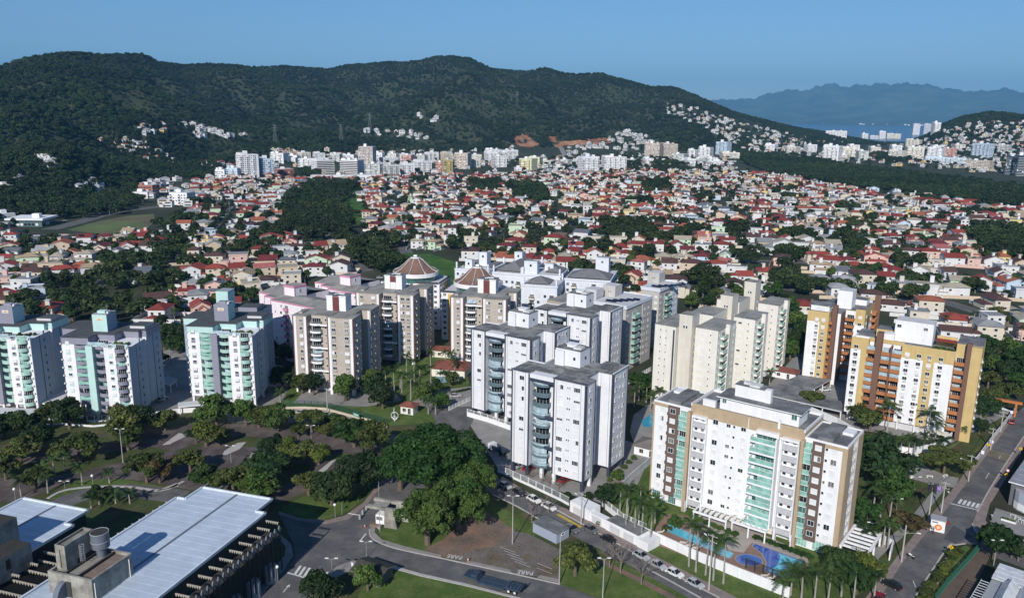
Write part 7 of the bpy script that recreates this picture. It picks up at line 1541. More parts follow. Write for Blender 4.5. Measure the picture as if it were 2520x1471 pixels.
# ================================================================== vehicles
CARC = {k: mat('car_paint_' + k, c, rough=.3, var=0, spec=.6) for k, c in dict(white=(.72,.72,.72), silver=(.42,.43,.44), grey=(.12,.125,.13), black=(.015,.015,.018), red=(.25,.015,.02), green=(.03,.07,.04)).items()}
TYRE = mat('tyre_rubber', (.015,.015,.015), var=0); RIM = mat('wheel_rim', (.35,.35,.36), rough=.4, metal=.5, var=0); CGL = mat('car_glass', (.012,.014,.017), rough=.08, var=0, spec=.7); LAMP = mat('headlight_glass', (.6,.6,.58), rough=.2, var=0); RLAMP = mat('tail_light', (.3,.01,.01), rough=.3, var=0)
def wheel(a, x, y, r=.31, w=.2, m=None): a.tube((x, y - w/2, r), (x, y + w/2, r), r, r, m or TYRE, 14)
def make_car(label, hatch=True):
    t = thing('parked_car', label, 'car', (0,0,0), 0, 'cars'); b = MB(); W = .86; L0, L1 = -2.05, 2.05
    prof = [(-2.05,.35),(-2.08,.62),(-1.95,.88),(-1.5,.95),(.95,.93),(1.75,.80),(2.03,.62),(2.05,.35)]
    def ext(pr, w0, w1s, m):
        n = len(pr); A = [(p[0], -w0*w1s[i], p[1]) for i, p in enumerate(pr)]; B = [(p[0], w0*w1s[i], p[1]) for i, p in enumerate(pr)]
        b_.face(A, m); b_.face(B[::-1], m)
        for i in range(n): j = (i+1) % n; b_.face([A[i], B[i], B[j], A[j]][::-1], m)
    b_ = b; ext(prof, W, [.94,.96,1,1,1,.98,.93,.92], CARC['white']); 
    roof = [(-1.62 if hatch else -1.1, .95), (-1.28 if hatch else -.75, 1.42), (.15, 1.45), (.35, 1.4), (.34,1.36),(-1.2 if hatch else -.7,1.36)]
    b.face([(-1.25 if hatch else -.75,-.62,1.44),(.2,-.62,1.46),(.2,.62,1.46),(-1.25 if hatch else -.75,.62,1.44)], CARC['white'])
    for sy in (-1, 1):
        for x in (-1.55 if hatch else -1.05, -.35, .85): 
            x2 = {-1.55: -1.27, -1.05: -.77, -.35: -.33, .85: .22}[x]; b.tube((x, sy*.82, .95), (x2, sy*.63, 1.44), .045, .04, CARC['white'], 4, False)
    b.build('body', t)
    b_ = g = MB(); xr = -1.6 if hatch else -1.1; xq = -1.27 if hatch else -.77
    A, B, C, D = (xr, .82, .94), (1.0, .82, .93), (.22, .62, 1.43), (xq, .62, 1.43); A2, B2, C2, D2 = [(p[0], -p[1], p[2]) for p in (A, B, C, D)]
    g.face([A, B, C, D][::-1], CGL); g.face([A2, B2, C2, D2], CGL); g.face([B, B2, C2, C][::-1], CGL); g.face([A, A2, D2, D], CGL); g.build('window', t)
    for x in (-1.3, 1.28):
        for y in (-.8, .8):
            a = MB(); wheel(a, 0, 0); o = a.build('wheel', t, (x, y, 0)); a = MB(); a.tube((0, -.11, .31), (0, .11, .31), .19, .19, RIM, 10); a.build('rim', o)
    for y in (-.62, .62):
        a = MB(); a.box(2.0, 2.07, y-.16, y+.16, .56, .70, LAMP); a.build('headlight', t); a = MB(); a.box(-2.1, -2.03, y-.13, y+.13, .66, .84, RLAMP); a.build('tail_light', t)
    return t
hat = make_car('car0', True); sed = make_car('car1', False); _used = {}
def car(px, py, col, ang, label, kind='h', z=.05, s=1.0, tall=1.0, xy=None):
    src = hat if kind == 'h' else sed; p = xy or at(px, py)
    if src.name not in _used: KIDS.pop(src.name, None); dup(src, (0,0,-500)); THINGS.pop(); _used[src.name] = 1; r = None
    r = dup(src, (p[0], p[1], z), R(ang), label, (s, s, s * tall))
    for c in CARKIDS(r):
        if c.data and c.name.startswith('body'): c.data = body_mesh(c.data, col)
    return r
_bm = {}
def body_mesh(me, col):
    base = me.name.split('__')[0]; k = (base, col)
    if k not in _bm: m2 = me.copy(); m2.name = base + '__' + col; m2.materials[0] = CARC[col]; _bm[k] = m2
    return _bm[k]
def CARKIDS(r): return [o for o in COL.objects[-14:] if o.parent == r] or [o for o in COL.objects if o.parent == r]
S1 = wang((1350,1252), (1640,1404)); S1b = wang((1243,1195),(1350,1249))
for px, py, c, l, k in ((1243,1199,'silver','silver car, uppermost in the parked row along the white fence','h'),(1278,1216,'black','black people carrier parked behind the silver car','h'),(1314,1234,'white','white hatchback parked between the black car and the white estate','h'),(1351,1252,'white','white estate car with roof bars, last before the yellow kerb','h'),
    (1407,1305,'grey','dark grey car parked beside the small blue-grey service hut','s'),(1453,1307,'grey','grey hatchback parked opposite the white garage walls','h'),(1497,1331,'black','black car half hidden by the leafless tree','s'),(1578,1373,'silver','silver estate car, first parked below the leafless trees','h'),(1618,1396,'silver','silver-grey saloon between the silver estate and white hatchback','s'),(1660,1415,'white','white hatchback nearest the tall concrete lamp post','h'),(1710,1441,'silver','silver hatchback, lowest in the parked row','h')):
    car(px, py, c, S1 + rnd.uniform(-3, 3), l, k, tall=1.1 if 'carrier' in l or 'estate' in l else 1.0)
S2 = wang((743,1018),(836,1032))
for px, py, c, l, k in ((744,1019,'silver','silver car, leftmost in the row by the curved wall','h'),(772,1021,'black','black and white pickup by the curved wall','s'),(801,1025,'white','white car beside the tall pole at the curved wall','h'),(836,1031,'black','black car, last in the row by the curved wall','s'),(914,1045,'white','white car peeping out behind bushes by the curved wall','h')):
    car(px, py, c, S2 - (12 if px > 900 else 0), l, k)
for px, py, c, l, a_, k in ((1280,1149,'silver','silver car parked under the front white tower','',"h"),(1302,1156,'red','dark red car parked under the front white tower','','h'),(1374,1180,'green','dark green car under the front white tower','','s'),(1390,1185,'red','red car half hidden by a white column of the front tower','','h'),(1173,1012,'white','white car, left of two under the middle white tower','','h'),(1190,1015,'white','white car, right of two under the middle white tower','','h'),(1236,1026,'grey','dark car under the middle white tower','','h')):
    car(px, py, c, -33 + 78, l, k)
car(1086,988,'black',wang((1060,990),(1110,985)) + 8,'large black car on the driveway left of the middle white tower','s', s=1.15); car(1121,977,'silver',10,'silver car by the hedge left of the middle white tower','h')
car(2489,1041,'red',A1 + 8,'red car driving up the avenue','h'); car(2193,1444,'black',A1 + 90 + 10 - 20,'black car driving down the avenue at the bottom of the photo','h', tall=1.1); car(2162,1474,'red',A1,'dark red car cut off by the bottom edge','h')
car(107,1026,'white',-10,'white car behind the glass fence under the turquoise carport','s', z=.06); car(1925,952,'white',55,'white car under the flat carport, left one','h'); car(1940,957,'silver',55,'silver car under the flat carport, second from left','h'); car(1988,975,'grey',55,'grey car under the flat carport near its right end','h'); car(2030,962,'white',20,'white car in the open court behind the carport roof','h')
car(400,985,'silver',70,'silver car on the drive beside the rightmost turquoise tower','h'); car(497,1010,'white',60,'white car under the rightmost turquoise tower','h'); car(826,1203,'white',70,'white van hidden among dark trees of the car park','h', tall=1.3, s=1.1); car(2190,1035,'white',30,'white car under the front mustard tower','h'); car(1665,905,'white',60,'white car in the shade behind the cream tower','h')
car(0,0,'white',40,'white car parked on the street behind the mustard towers','h',xy=at(2420,760)); car(0,0,'silver',10,'silver car parked by the house court beyond the pink blocks','h',xy=at(935,685))
for src in (hat, sed):   # the two patterns themselves stand as cars too
    KIDS.pop(src.name, None)
for o in [o for o in COL.objects if o.parent is None and o.name.startswith('parked_car') and o.location.z < -100]:
    for c in [c for c in COL.objects if c.parent and c.parent.parent == o] + [c for c in COL.objects if c.parent == o]: bpy.data.objects.remove(c)
    bpy.data.objects.remove(o)
p = at(2470, 700); hat.location = (p[0], p[1], .05); hat['label'] = 'white hatchback parked in the house street at the far right'; p = at(160, 545); sed.location = (p[0], p[1], .05); sed['label'] = 'white saloon driving on the road by the left field'
# lowboy trailer
t = thing('trailer', 'empty dark blue lowboy trailer parked at the kerb of the curved road', 'trailer', (*at(1215, 1440), .05), R(wang((1150,1425),(1262,1455))))
TB_ = mat('dark_blue_steel', (.035,.055,.085), rough=.55, var=.2, scale=1); LT = 13.2; b = MB()
b.prism([(-LT/2,-1.35),(-LT/2+3.2,-1.35),(-LT/2+3.2,1.35),(-LT/2,1.35)], 1.15, 1.45, TB_); b.build('gooseneck', t)
b = MB(); b.prism([(-LT/2+2.4,-1.2),(-LT/2+3.4,-1.2),(-LT/2+3.4,1.2),(-LT/2+2.4,1.2)], .6, 1.149, TB_)
b.face([(-LT/2+.2,-1.0,1.46),(-LT/2+1.6,-1.0,1.9),(-LT/2+1.6,1.0,1.9),(-LT/2+.2,1.0,1.46)], TB_); b.box(-LT/2+1.6, -LT/2+3.1, -1.0, 1.0, 1.452, 1.9, TB_); b.build('neck_plate', t)
b = MB(); b.box(-LT/2+3.4, LT/2-3.6, -1.45, 1.45, .5, .75, TB_)
for y in (-1.3, 0, 1.3): b.box(-LT/2+3.5, LT/2-3.7, y-.08, y+.08, .752, .86, TB_)
b.build('deck', t); b = MB(); b.prism([(LT/2-3.6,-1.45),(LT/2,-1.45),(LT/2,1.45),(LT/2-3.6,1.45)], .95, 1.2, TB_)
for i in range(4): b.box(LT/2-3.2+i*.8, LT/2-2.8+i*.8, -1.2, 1.2, 1.202, 1.4, TB_)
b.build('rear_platform', t)
b = MB(); b.face([(LT/2+.02,-1.1,1.2),(LT/2+.5,-1.1,2.1),(LT/2+.5,1.1,2.1),(LT/2+.02,1.1,1.2)], TB_); b.face([(LT/2+.1,-1.1,1.15),(LT/2+.58,-1.1,2.05),(LT/2+.58,1.1,2.05),(LT/2+.1,1.1,1.15)], TB_); b.build('ramp', t)
for x in (LT/2-2.6, LT/2-1.2):
    for y in (-1.15, 1.15): a = MB(); wheel(a, 0, 0, .5, .5); o = a.build('wheel', t, (x, y, 0)); a = MB(); a.tube((0,-.27,.5),(0,.27,.5),.28,.28,LAMP,12); a.build('rim', o)
# tipper lorry by the driveway
t = thing('lorry', 'lorry with white cab and dark open bed, half in the shade of the great tree', 'lorry', (*at(1222, 1112), .05), R(wang((1190,1100),(1240,1122)) + 180)); b = MB()
b.box(-3.6, .9, -1.15, 1.15, .9, 1.1, TB_); b.box(-3.6, .9, -1.15, -1.05, 1.102, 1.9, TB_); b.box(-3.6, .9, 1.05, 1.15, 1.102, 1.9, TB_); b.box(-3.6, -3.5, -1.04, 1.04, 1.102, 1.9, TB_); b.build('bed', t)
b = MB(); b.prism([(1.0,-1.1),(2.6,-1.1),(2.6,1.1),(1.0,1.1)], .6, 2.4, CARC['white']); b.build('cab', t); b = MB(); b.box(2.6, 2.64, -.95, .95, 1.5, 2.2, CGL); b.build('windscreen', t)
for x in (-2.6, 1.9):
    for y in (-1, 1): a = MB(); wheel(a, x, y, .45, .3); a.build('wheel', t)
def motorbike(px, py, ang, label):
    t = thing('motorcycle', label, 'motorcycle', (*at(px, py), .06), R(ang)); a = MB(); a.tube((-.7,-.06,.32),(-.7,.06,.32),.32,.32,TYRE,12); a.build('wheel', t); a = MB(); a.tube((.7,-.06,.32),(.7,.06,.32),.32,.32,TYRE,12); a.build('wheel', t)
    a = MB(); a.path([(-.8,0,.75),(-.2,0,.8),(.3,0,.85),(.55,0,.7)], [.12,.2,.2,.1], CARC['white'], 7); a.tube((.5,0,.9),(.7,0,.32),.05,.05,GREY,5); a.build('body', t); a = MB(); a.tube((.42,-.35,1.02),(.42,.35,1.02),.03,.03,GREY,5); a.build('handlebar', t); a = MB(); a.box(-.75,.05,-.14,.14,.86,.95,TYRE); a.build('seat', t)
motorbike(2240, 1372, A1 + 70, 'white motorcycle riding along the avenue past the lamp post'); motorbike(2440, 1277, 60, 'black motorcycle parked on the forecourt corner')
# ================================================================== street furniture, fences, small buildings
POLE = mat('concrete_pole', (.38,.37,.34), var=.1); MPOLE = mat('grey_metal_pole', (.3,.3,.3), rough=.5, var=.05); BALL = mat('white_globe', (.8,.8,.78), rough=.3, var=0)
def lamp_post(px, py, h, label, arm=None, double=False, m=None, thick=.13):
    t = thing('street_lamp', label, 'street lamp', (*at(px, py), 0), 0, 'street lamps and poles'); a = MB(); a.tube((0,0,0),(0,0,h),thick,thick*.6,m or POLE,8); a.build('pole', t)
    for k, az in enumerate(([arm] if arm is not None else []) + ([R(0), R(180)] if double else [])):
        L = 2.2 if arm is not None else .9; z = h - (.4 if not double else .1); a = MB(); e = (math.cos(az)*L, math.sin(az)*L, z + .35); a.tube((0,0,z), e, .05, .04, MPOLE, 5); a.build('arm', t); a = MB(); a.obox((e[0]*1.12, e[1]*1.12), az, .75, .3, e[2]-.06, e[2]+.06, BALL); a.build('lamp_head', t)
    return t
def globe_lamp(px, py, h, label):
    t = thing('globe_lamp', label, 'street lamp', (*at(px, py), 0), 0, 'white globe lamps'); a = MB(); a.tube((0,0,0),(0,0,h),.06,.05,MPOLE,6); a.build('pole', t); a = MB(); a.sphere((0,0,h+.3),.36,BALL,12,8); a.build('globe', t, smooth=True)
for i, (px, py, h) in enumerate(((230,1200,3.2),(39,1234,3.2),(825,1273,3.2),(909,1202,3.2),(684,1430,3.2))):
    globe_lamp(px, py, h, ['white globe lamp on the lawn before the curved kerb','white globe lamp at the corner of the left metal roof','white globe lamp on the lawn right of the long hall','white globe lamp under the dark car park trees','white globe lamp on the pavement beside the fins'][i])
def upole(px, py, h, label, bars=2, arm=None, gear=False):
    t = thing('utility_pole', label, 'utility pole', (*at(px, py), 0), R(A1 - 90), 'street lamps and poles'); a = MB(); a.tube((0,0,0),(0,0,h),.2,.13,POLE,8); a.build('pole', t)
    for k in range(bars): a = MB(); z = h - .5 - k*1.3; a.box(-1.1, 1.1, -.06, .06, z, z+.12, MPOLE); o = a.build('crossarm', t); [ (lambda b: (b.tube((x,0,z+.12),(x,0,z+.36),.05,.04,OFFW,6), b.build('insulator', o)))(MB()) for x in (-.95,-.35,.35,.95)]
    if arm is not None: a = MB(); a.tube((0,0,h-2),(math.cos(arm)*2.4,math.sin(arm)*2.4,h-1.4),.05,.04,MPOLE,5); a.build('arm', t); a = MB(); a.obox((math.cos(arm)*2.7,math.sin(arm)*2.7),arm,.8,.3,h-1.46,h-1.34,BALL); a.build('lamp_head', t)
    if gear:
        a = MB(); q = random.Random(3)
        for k in range(16): a.obox((q.uniform(-1.1,1.1), q.uniform(-.5,.5)), q.random()*3, q.uniform(.2,.9), .08, h - q.uniform(.2,2.4), h - q.uniform(0,.2) , mat('dark_switchgear', (.04,.04,.05)))
        a.build('switchgear', t)
        a = MB(); a.box(.9, 2.0, -.2, -.14, h-1.5, h-.3, mat('purple_sign', (.17,.05,.30), var=0)); o = a.build('purple_sign', t); a = MB(); [a.box(1.05, 1.85, -.215, -.201, h-.55-k*.3, h-.48-k*.3, WHITE) for k in range(3)]; a.build('sign_lettering', o)
    return t
upole(2284, 1282, 10.2, 'tall concrete utility pole with black switchgear and a purple sign', 1, None, True); upole(2316, 1262, 8.6, 'slimmer utility pole with lamp, just right of the purple sign', 2, R(-60)); upole(2382.6, 1184, 7.8, 'utility pole with lamp beside the spreading tree', 1, R(200)); upole(2218, 1383, 9.2, 'concrete pole with long lamp arm where the motorcycle passes', 0, R(20)); upole(2437, 1106, 7, 'utility pole by the speed hump at the avenue', 2); upole(2462, 1062, 7, 'farther utility pole along the avenue wall', 2)
upole(1744, 1452, 13.0, 'tall pale concrete pole before the long white garden wall', 2, R(150)); upole(1430, 1290, 8.4, 'concrete pole on the pink pavement at the garage walls', 1, R(160)); upole(806, 1016, 8.6, 'pale pole standing in the row of cars by the curved wall', 1); upole(2108, 1405, 6, 'short pole between palms at the bottom right', 1)
lamp_post(1261,1338,12,'tall concrete floodlight pole on the brown gravel yard',None,True); lamp_post(935,1308,13,'very tall thin dark mast beside the gatehouse',None,False,MPOLE,.08); lamp_post(1376,1436,11.5,'plain tall pole at the end of the paved yard',None,False); lamp_post(1483,1471,9,'pale pole rising from the lower lawn',None,True)
lamp_post(303,1138,10,'tall lamp post amid the left car park trees',None,True); lamp_post(569,1138,5,'lamp post by the middle traffic island',None,True,MPOLE,.08); lamp_post(512,1054,6.5,'lamp post before the big round tree of the car park',None,True,MPOLE,.08); lamp_post(766,1082,4.5,'lamp post before the flat-topped tree',None,True,MPOLE,.08); lamp_post(818,1427,5,'lamp post on the triangular pavement by the guard house',None,True,MPOLE,.07); lamp_post(902,1373,4,'short double lamp right of the guard house',None,True,MPOLE,.07); lamp_post(842,1265,3.2,'small post lamp right of the globe lamp on the corner lawn',None,False,MPOLE,.07); lamp_post(161,1211,3,'small lamp on the left lawn',None,True,MPOLE,.06); lamp_post(2445,1390,6,'lamp post under the tree in the lower right yard',None,True,MPOLE,.1)
for i, (px, py) in enumerate(((2250,1212),(2204,1268),(2143,1328),(2237,1162),(2190,1128))): lamp_post(px, py, 4.4, 'slender park lamp, ' + ['by the long path shadow','between palms and bright bushes','beside the white pergola','at the paved round place','by the white wall under the palms'][i], None, True, MPOLE, .05)
for i, (px, py, h) in enumerate(((205,535,9),(270,530,9),(565,520,8),(700,470,10),(838,500,8),(1240,600,8),(1650,560,9),(2050,560,9),(1990,470,9),(480,560,9),(925,600,8),(1205,470,8))): lamp_post(px, py, h, 'distant street light, ' + ['left one on the field road','right one on the field road','on the left avenue','by the forest edge street','at the meadow edge','by the sports court','left of the forest belt houses','among the right hand houses','at the foot of the belt','on the avenue bend','below the middle wood','among the centre houses'][i], R(i*50))
# fences and walls ----------------------------------------------------
def wallrun(name, label, P, h, m, w_=.25, cat='wall', z0=0):
    P = atp(P); t = thing(name, label, cat, (P[0][0], P[0][1], z0)); o = Vector(P[0]); k = 0
    for i in range(len(P) - 1):
        p, q = Vector(P[i]) - o, Vector(P[i+1]) - o; d = (q - p); L = d.length; n = max(1, round(L / 9)); ang = math.atan2(d.y, d.x)
        for j in range(n): c = p + d * ((j + .5) / n); a = MB(); a.obox((c.x, c.y), ang, L/n - .02, w_, 0, h, m); a.build('panel', t)
    return t
def fence(label, P, h, postm, railm, step=2.4, base=.5, basem=None, z0=0, fill_=True, name='fence'):
    P = atp(P); o = Vector(P[0]); t = thing(name, label, 'fence', (o.x, o.y, z0))
    pm = MB(); pm.box(-.09, .09, -.09, .09, 0, h, postm); pm = pm.mesh('post'); pan = {}
    for i in range(len(P) - 1):
        p, q = Vector(P[i]) - o, Vector(P[i+1]) - o; d = q - p; L = d.length; n = max(1, round(L / step)); ang = math.atan2(d.y, d.x); st = round(L / n, 2)
        if base: c = p + d*.5; a = MB(); a.obox((c.x, c.y), ang, L, .22, -.05, base, basem or WHITE); a.build('base_wall', t)
        if st not in pan:
            a = MB(); a.box(0, st, -.03, .03, h - .12, h - .04, postm); a.box(0, st, -.03, .03, base + .06, base + .12, postm)
            k = .2
            while k < st: a.box(k, k+.035, -.015, .015, base + .12, h - .12, railm); k += .17
            pan[st] = a.mesh('panel')
        for j in range(n): c = p + d * (j / n); mobj('post', pm, t, (c.x, c.y, 0), ang); mobj('panel', pan[st], t, (c.x, c.y, 0), ang)
    return t
GF = mat('dark_green_fence', (.02,.09,.06), var=.1); PF = mat('pale_fence_bars', (.5,.53,.53), var=.05)
fence('long white fence with thin bars before the front white tower', [(1226,1161),(1300,1194),(1378,1231),(1400,1243)], 2.3, WHITE, PF, 2.6, .55)
fence('green wire fence above the curved beige wall', [(694,1000),(750,1000),(800,1003),(872,1022),(953,1044)], 2.2, GF, GF, 2.6, 0)
wallrun('garden_wall', 'low curved beige wall along the street before the beige towers', [(640,1012),(694,1007),(750,1006),(800,1009),(872,1028),(912,1038),(953,1051)], .9, mat('beige_wall', (.5,.43,.34), var=.08), .3)
wallrun('garden_wall', 'long white wall below the palms and pools', [(1534,1296),(1600,1326),(1700,1372),(1815,1420),(1942,1470)], 2.4, WHITE)
fence('pale fence on top of the white wall left of the pools', [(1490,1252),(1534,1287),(1590,1312)], 2.6, WHITE, PF, 2.6, 1.2)
fence('dark railing along the pool terrace corner', [(1835,1398),(1900,1425),(1965,1448)], 2.6, mat('dark_metal', (.03,.03,.03)), mat('dark_metal'), 2.2, 0)
wallrun('garden_wall', 'white boundary wall between the front white tower and the big white block', [(1482,1250),(1504,1228),(1560,1175),(1601,1140),(1618,1110)], 2.2, mat('pale_weathered_wall', (.5,.52,.52), var=.15), .25)
fence('white railing on the ramp wall under the middle white tower', [(1150,1024),(1200,1038),(1256,1058)], 2.6, WHITE, PF, 2.4, 1.5)
fence('white bar fence beside the driveway left of the middle white tower', [(1105,1010),(1130,998),(1158,985)], 1.5, WHITE, PF, 2.2, .3)
fence('pale fence round the corner of the car court behind the white towers', [(1545,945),(1580,925),(1602,912)], 1.8, WHITE, PF, 2.2, .3)
fence('glassy pale fence before the leftmost turquoise tower', [(0,1037),(50,1040),(110,1036),(150,1028)], 2.2, WHITE, mat('pale_glass_fence', (.35,.45,.47), rough=.2), 2.6, .5)
fence('glassy pale fence before the grey and white tower', [(215,1038),(270,1036),(330,1024)], 2.2, WHITE, mat('pale_glass_fence'), 2.6, .5)
fence('long dark green fence with white top along the lower right yard', [(2410,1350),(2380,1385),(2330,1440),(2300,1480)], 2.0, GF, GF, 2.4, .3, mat('green_base', (.05,.2,.15)))
wallrun('garden_wall', 'grey boundary wall along the avenue pavement', [(2392,1150),(2440,1085),(2480,1035),(2500,1008)], 1.6, LGREY)
wallrun('garden_wall', 'white wall under the palms of the front mustard tower', [(2180,1115),(2240,1125),(2300,1112),(2340,1085)], 3.0, WHITE); wallrun('garden_wall', 'white wall around the white pergola', [(2108,1300),(2150,1325),(2196,1350),(2188,1378)], 2.2, WHITE)
wallrun('garden_wall', 'white wall behind the big white block', [(1900,985),(1990,1015),(2060,1045),(2110,1075)], 2.4, WHITE); wallrun('garden_wall', 'low white kerb wall by the left avenue pavement', [(2434,1318),(2460,1326),(2530,1348)], .35, WHITE, .4)
wallrun('garden_wall', 'long white wall between the turquoise towers and the car park', [(330,1030),(400,1022),(440,1016),(520,1012),(560,1020)], 1.6, WHITE); wallrun('garden_wall', 'white kerb wall below the glass fences at left', [(0,1050),(80,1050),(150,1044),(230,1050),(330,1040)], .5, WHITE, .4)
# white garage walls on the street
s = Bld('garage_block', 'white garage walls with flat grey top on the street by the yellow kerb', 'garage', at(1402, 1258), S1, None)
s.walls([(0,0),(6.6,0),(6.6,4),(0,4)], 0, 3.0, WHITE); s.walls([(6.61,.2),(12,.2),(12,2),(6.61,2)], 0, 2.4, WHITE); s.walls([(12.01,0),(22,0),(22,4),(12.01,4)], 0, 2.7, WHITE, SLATE); s.walls([(22.01,-.3),(25,-.3),(25,4.2),(22.01,4.2)], 0, 2.2, WHITE)
for x in (1.2, 7.4, 13.4, 17.6): s.box('garage_door', (0,0,25,0), x, x + 3, 0 if x < 6 else (-.19 if x < 12 else 0), .03 if x < 6 or x > 12 else -.16, .1, 2.0, LGREY)
s = Bld('gate_pavilion', 'small white hut with brown roof at the corner of the front white tower', 'hut', at(1493, 1222), -33); s.walls([(0,0),(3.4,0),(3.4,4.4),(0,4.4)], 0, 3.2, WHITE, mat('rusty_slab')); s.win((0,0,3.4,0), 1.7, 1, 1, 1)
s = Bld('service_hut', 'long blue-grey service hut with dark flat roof beside the street', 'hut', at(1311, 1308), wang((1311,1308),(1370,1338)))
s.walls([(0,0),(7.6,0),(7.6,4.4),(0,4.4)], 0, 2.5, mat('blue_grey_hut', (.30,.34,.42), var=.06), DGREY); s.slab([(0,0),(7.6,0),(7.6,4.4),(0,4.4)], 2.5, DGREY, .12, .2); s.win((7.6,0,7.6,4.4), 2.2, 1.5, .9, .5)
# gatehouse
s = Bld('gatehouse', 'concrete gatehouse with tapering slabs and flat canopies beside the great tree', 'gatehouse', at(948, 1292), -17)
for y, dx in ((-1.0, 0), (3.0, 1.2)):
    a = MB(); q = [(.2+dx, 0), (3.6+dx, 0), (2.5+dx, 5.2), (.4+dx, 5.2)]; A = [(p_[0], y, p_[1]) for p_ in q]; B = [(p_[0], y+.5, p_[1]) for p_ in q]; a.face(A, CONC); a.face(B[::-1], CONC); [a.face([A[i], B[i], B[(i+1)%4], A[(i+1)%4]][::-1], CONC) for i in range(4)]; s.part('tapering_slab', a)
a = MB(); a.box(-4.5, 3.0, -.6, .2, 4.2, 4.9, CONC); s.part('canopy_beam', a); a = MB(); a.box(-4.5, 4.0, 3.1, 3.9, 4.2, 4.9, CONC); s.part('canopy_beam', a); a = MB(); a.box(-3.6, .1, .3, 3.0, 4.3, 4.5, CONC); s.part('canopy_slab', a)
a = MB(); a.box(-2.4, .1, -.2, 2.4, 0, 2.6, WHITE); s.part('booth', a); s.win((-2.4,-.2,.1,-.2), 1.0, 1.3, 1.6, .9, 'g'); a = MB(); a.box(-3.2, -1.0, -1.8, -1.0, 0, .7, mat('brown_box', (.2,.14,.11))); a.box(-.9, -.2, -2.2, -1.0, 0, .8, CONC); s.part('planter', a)
for i, (px, py) in enumerate(((886,1277),(893,1266),(902,1256))):
    t = thing('barrier_post', ['grey barrier machine nearest the crossing','grey barrier machine in the middle of the lane','farthest grey barrier machine up the lane'][i], 'barrier', (*at(px, py), .05), R(-17)); a = MB(); a.box(-.25,.25,-.2,.2,0,1.3,MPOLE); a.build('cabinet', t); a = MB(); a.box(-3.2 if i == 0 else -.2, .2, -.03, .03, 1.0, 1.1, WHITE); a.build('boom', t)
def cone(px, py, label, m1, h=.75):
    t = thing('traffic_cone', label, 'traffic cone', (*at(px, py), .06)); a = MB(); a.tube((0,0,0),(0,0,h),.22,.04,m1,8); a.build('cone', t); a = MB(); a.tube((0,0,h*.4),(0,0,h*.62),.15,.11,WHITE,8); a.build('band', t); a = MB(); a.box(-.25,.25,-.25,.25,0,.05,m1); a.build('base', t)
cone(898, 1296, 'red traffic cone standing before the barriers', mat('cone_red', (.45,.06,.03))); cone(1152, 1381, 'orange and white cone post at the end of the traffic island', mat('cone_orange', (.55,.16,.05)), 1.1)
# guard house with dark pitched roof
s = Bld('guard_house', 'small guard house with dark mossy pitched roof at the triangular pavement', 'guard house', at(872, 1425), -28)
s.walls([(0,0),(6.4,0),(6.4,5.0),(0,5.0)], 0, 2.6, mat('dark_wall', (.12,.11,.1))); a = MB(); gable(a, 0, 6.4, 0, 5.0, 2.62, .9, mat('mossy_dark_roof', (.055,.055,.045), var=.25, scale=.8), CONC, ov=.7, axis=0); s.part('roof', a)
# kiosk
s = Bld('kiosk', 'white street kiosk with orange sun emblem and grey roof at the junction', 'kiosk', at(2288, 1304), A1 - 78)
s.walls([(0,0),(3.1,0),(3.1,2.6),(0,2.6)], 0, 3.0, WHITE, GREY); a = MB(); a.box(-.15,3.25,-.15,2.75,3.0,3.15,GREY); s.part('roof', a)
a = MB(); a.tube((1.7,-.03,1.25),(1.7,-.01,1.25),.8,.8,mat('orange_disc', (.7,.2,.06), var=0),20); a.tube((1.7,-.06,1.25),(1.7,-.031,1.25),.38,.38,mat('pale_disc', (.8,.6,.4), var=0),16); s.part('sun_emblem', a)
a = MB(); a.box(.3,1.5,-.03,-.01,2.3,2.6,DGREY); s.part('sign_strip', a); a = MB(); a.box(3.11,3.14,.3,2.3,1.0,2.2,GLASS); s.part('serving_hatch', a); a = MB(); a.box(3.15,4.0,.3,2.3,2.3,2.36,TILE); s.part('awning', a)
# road signs
def sign(px, py, label, kind, h=2.6):
    t = thing('road_sign', label, 'road sign', (*at(px, py), 0), R(A1 - 90)); a = MB(); a.tube((0,0,0),(0,0,h),.04,.04,MPOLE,6); a.build('pole', t); Y = mat('sign_yellow', (.75,.45,.02), var=0, rough=.5)
    if kind == 'd': a = MB(); a.face([(0,-.06,h-.1),(.55,-.06,h+.45),(0,-.06,h+1.0),(-.55,-.06,h+.45)], Y); a.face([(0,-.03,h-.1),(-.55,-.03,h+.45),(0,-.03,h+1.0),(.55,-.03,h+.45)], Y); a.build('diamond_plate', t); a = MB(); a.box(-.12,.12,-.08,-.061,h+.25,h+.65,TYRE); a.build('symbol', t)
    if kind == 'r': a = MB(); a.tube((0,-.08,h+.3),(0,-.04,h+.3),.45,.45,mat('sign_red', (.5,.02,.02), var=0),16); a.tube((0,-.1,h+.3),(0,-.081,h+.3),.33,.33,WHITE,16); a.build('round_plate', t)
    if kind == 'w': a = MB(); a.box(-.4,.4,-.06,-.03,h-.5,h+.5,WHITE); a.build('plate', t)
    if kind == 'g': a = MB(); a.box(-1.6,1.6,-.06,-.03,h-1.4,h-.3,mat('sign_green', (.05,.25,.2), var=0)); a.build('plate', t); a = MB(); a.box(-1.1,1.1,-.075,-.061,h-1.0,h-.7,WHITE); a.build('lettering', t)
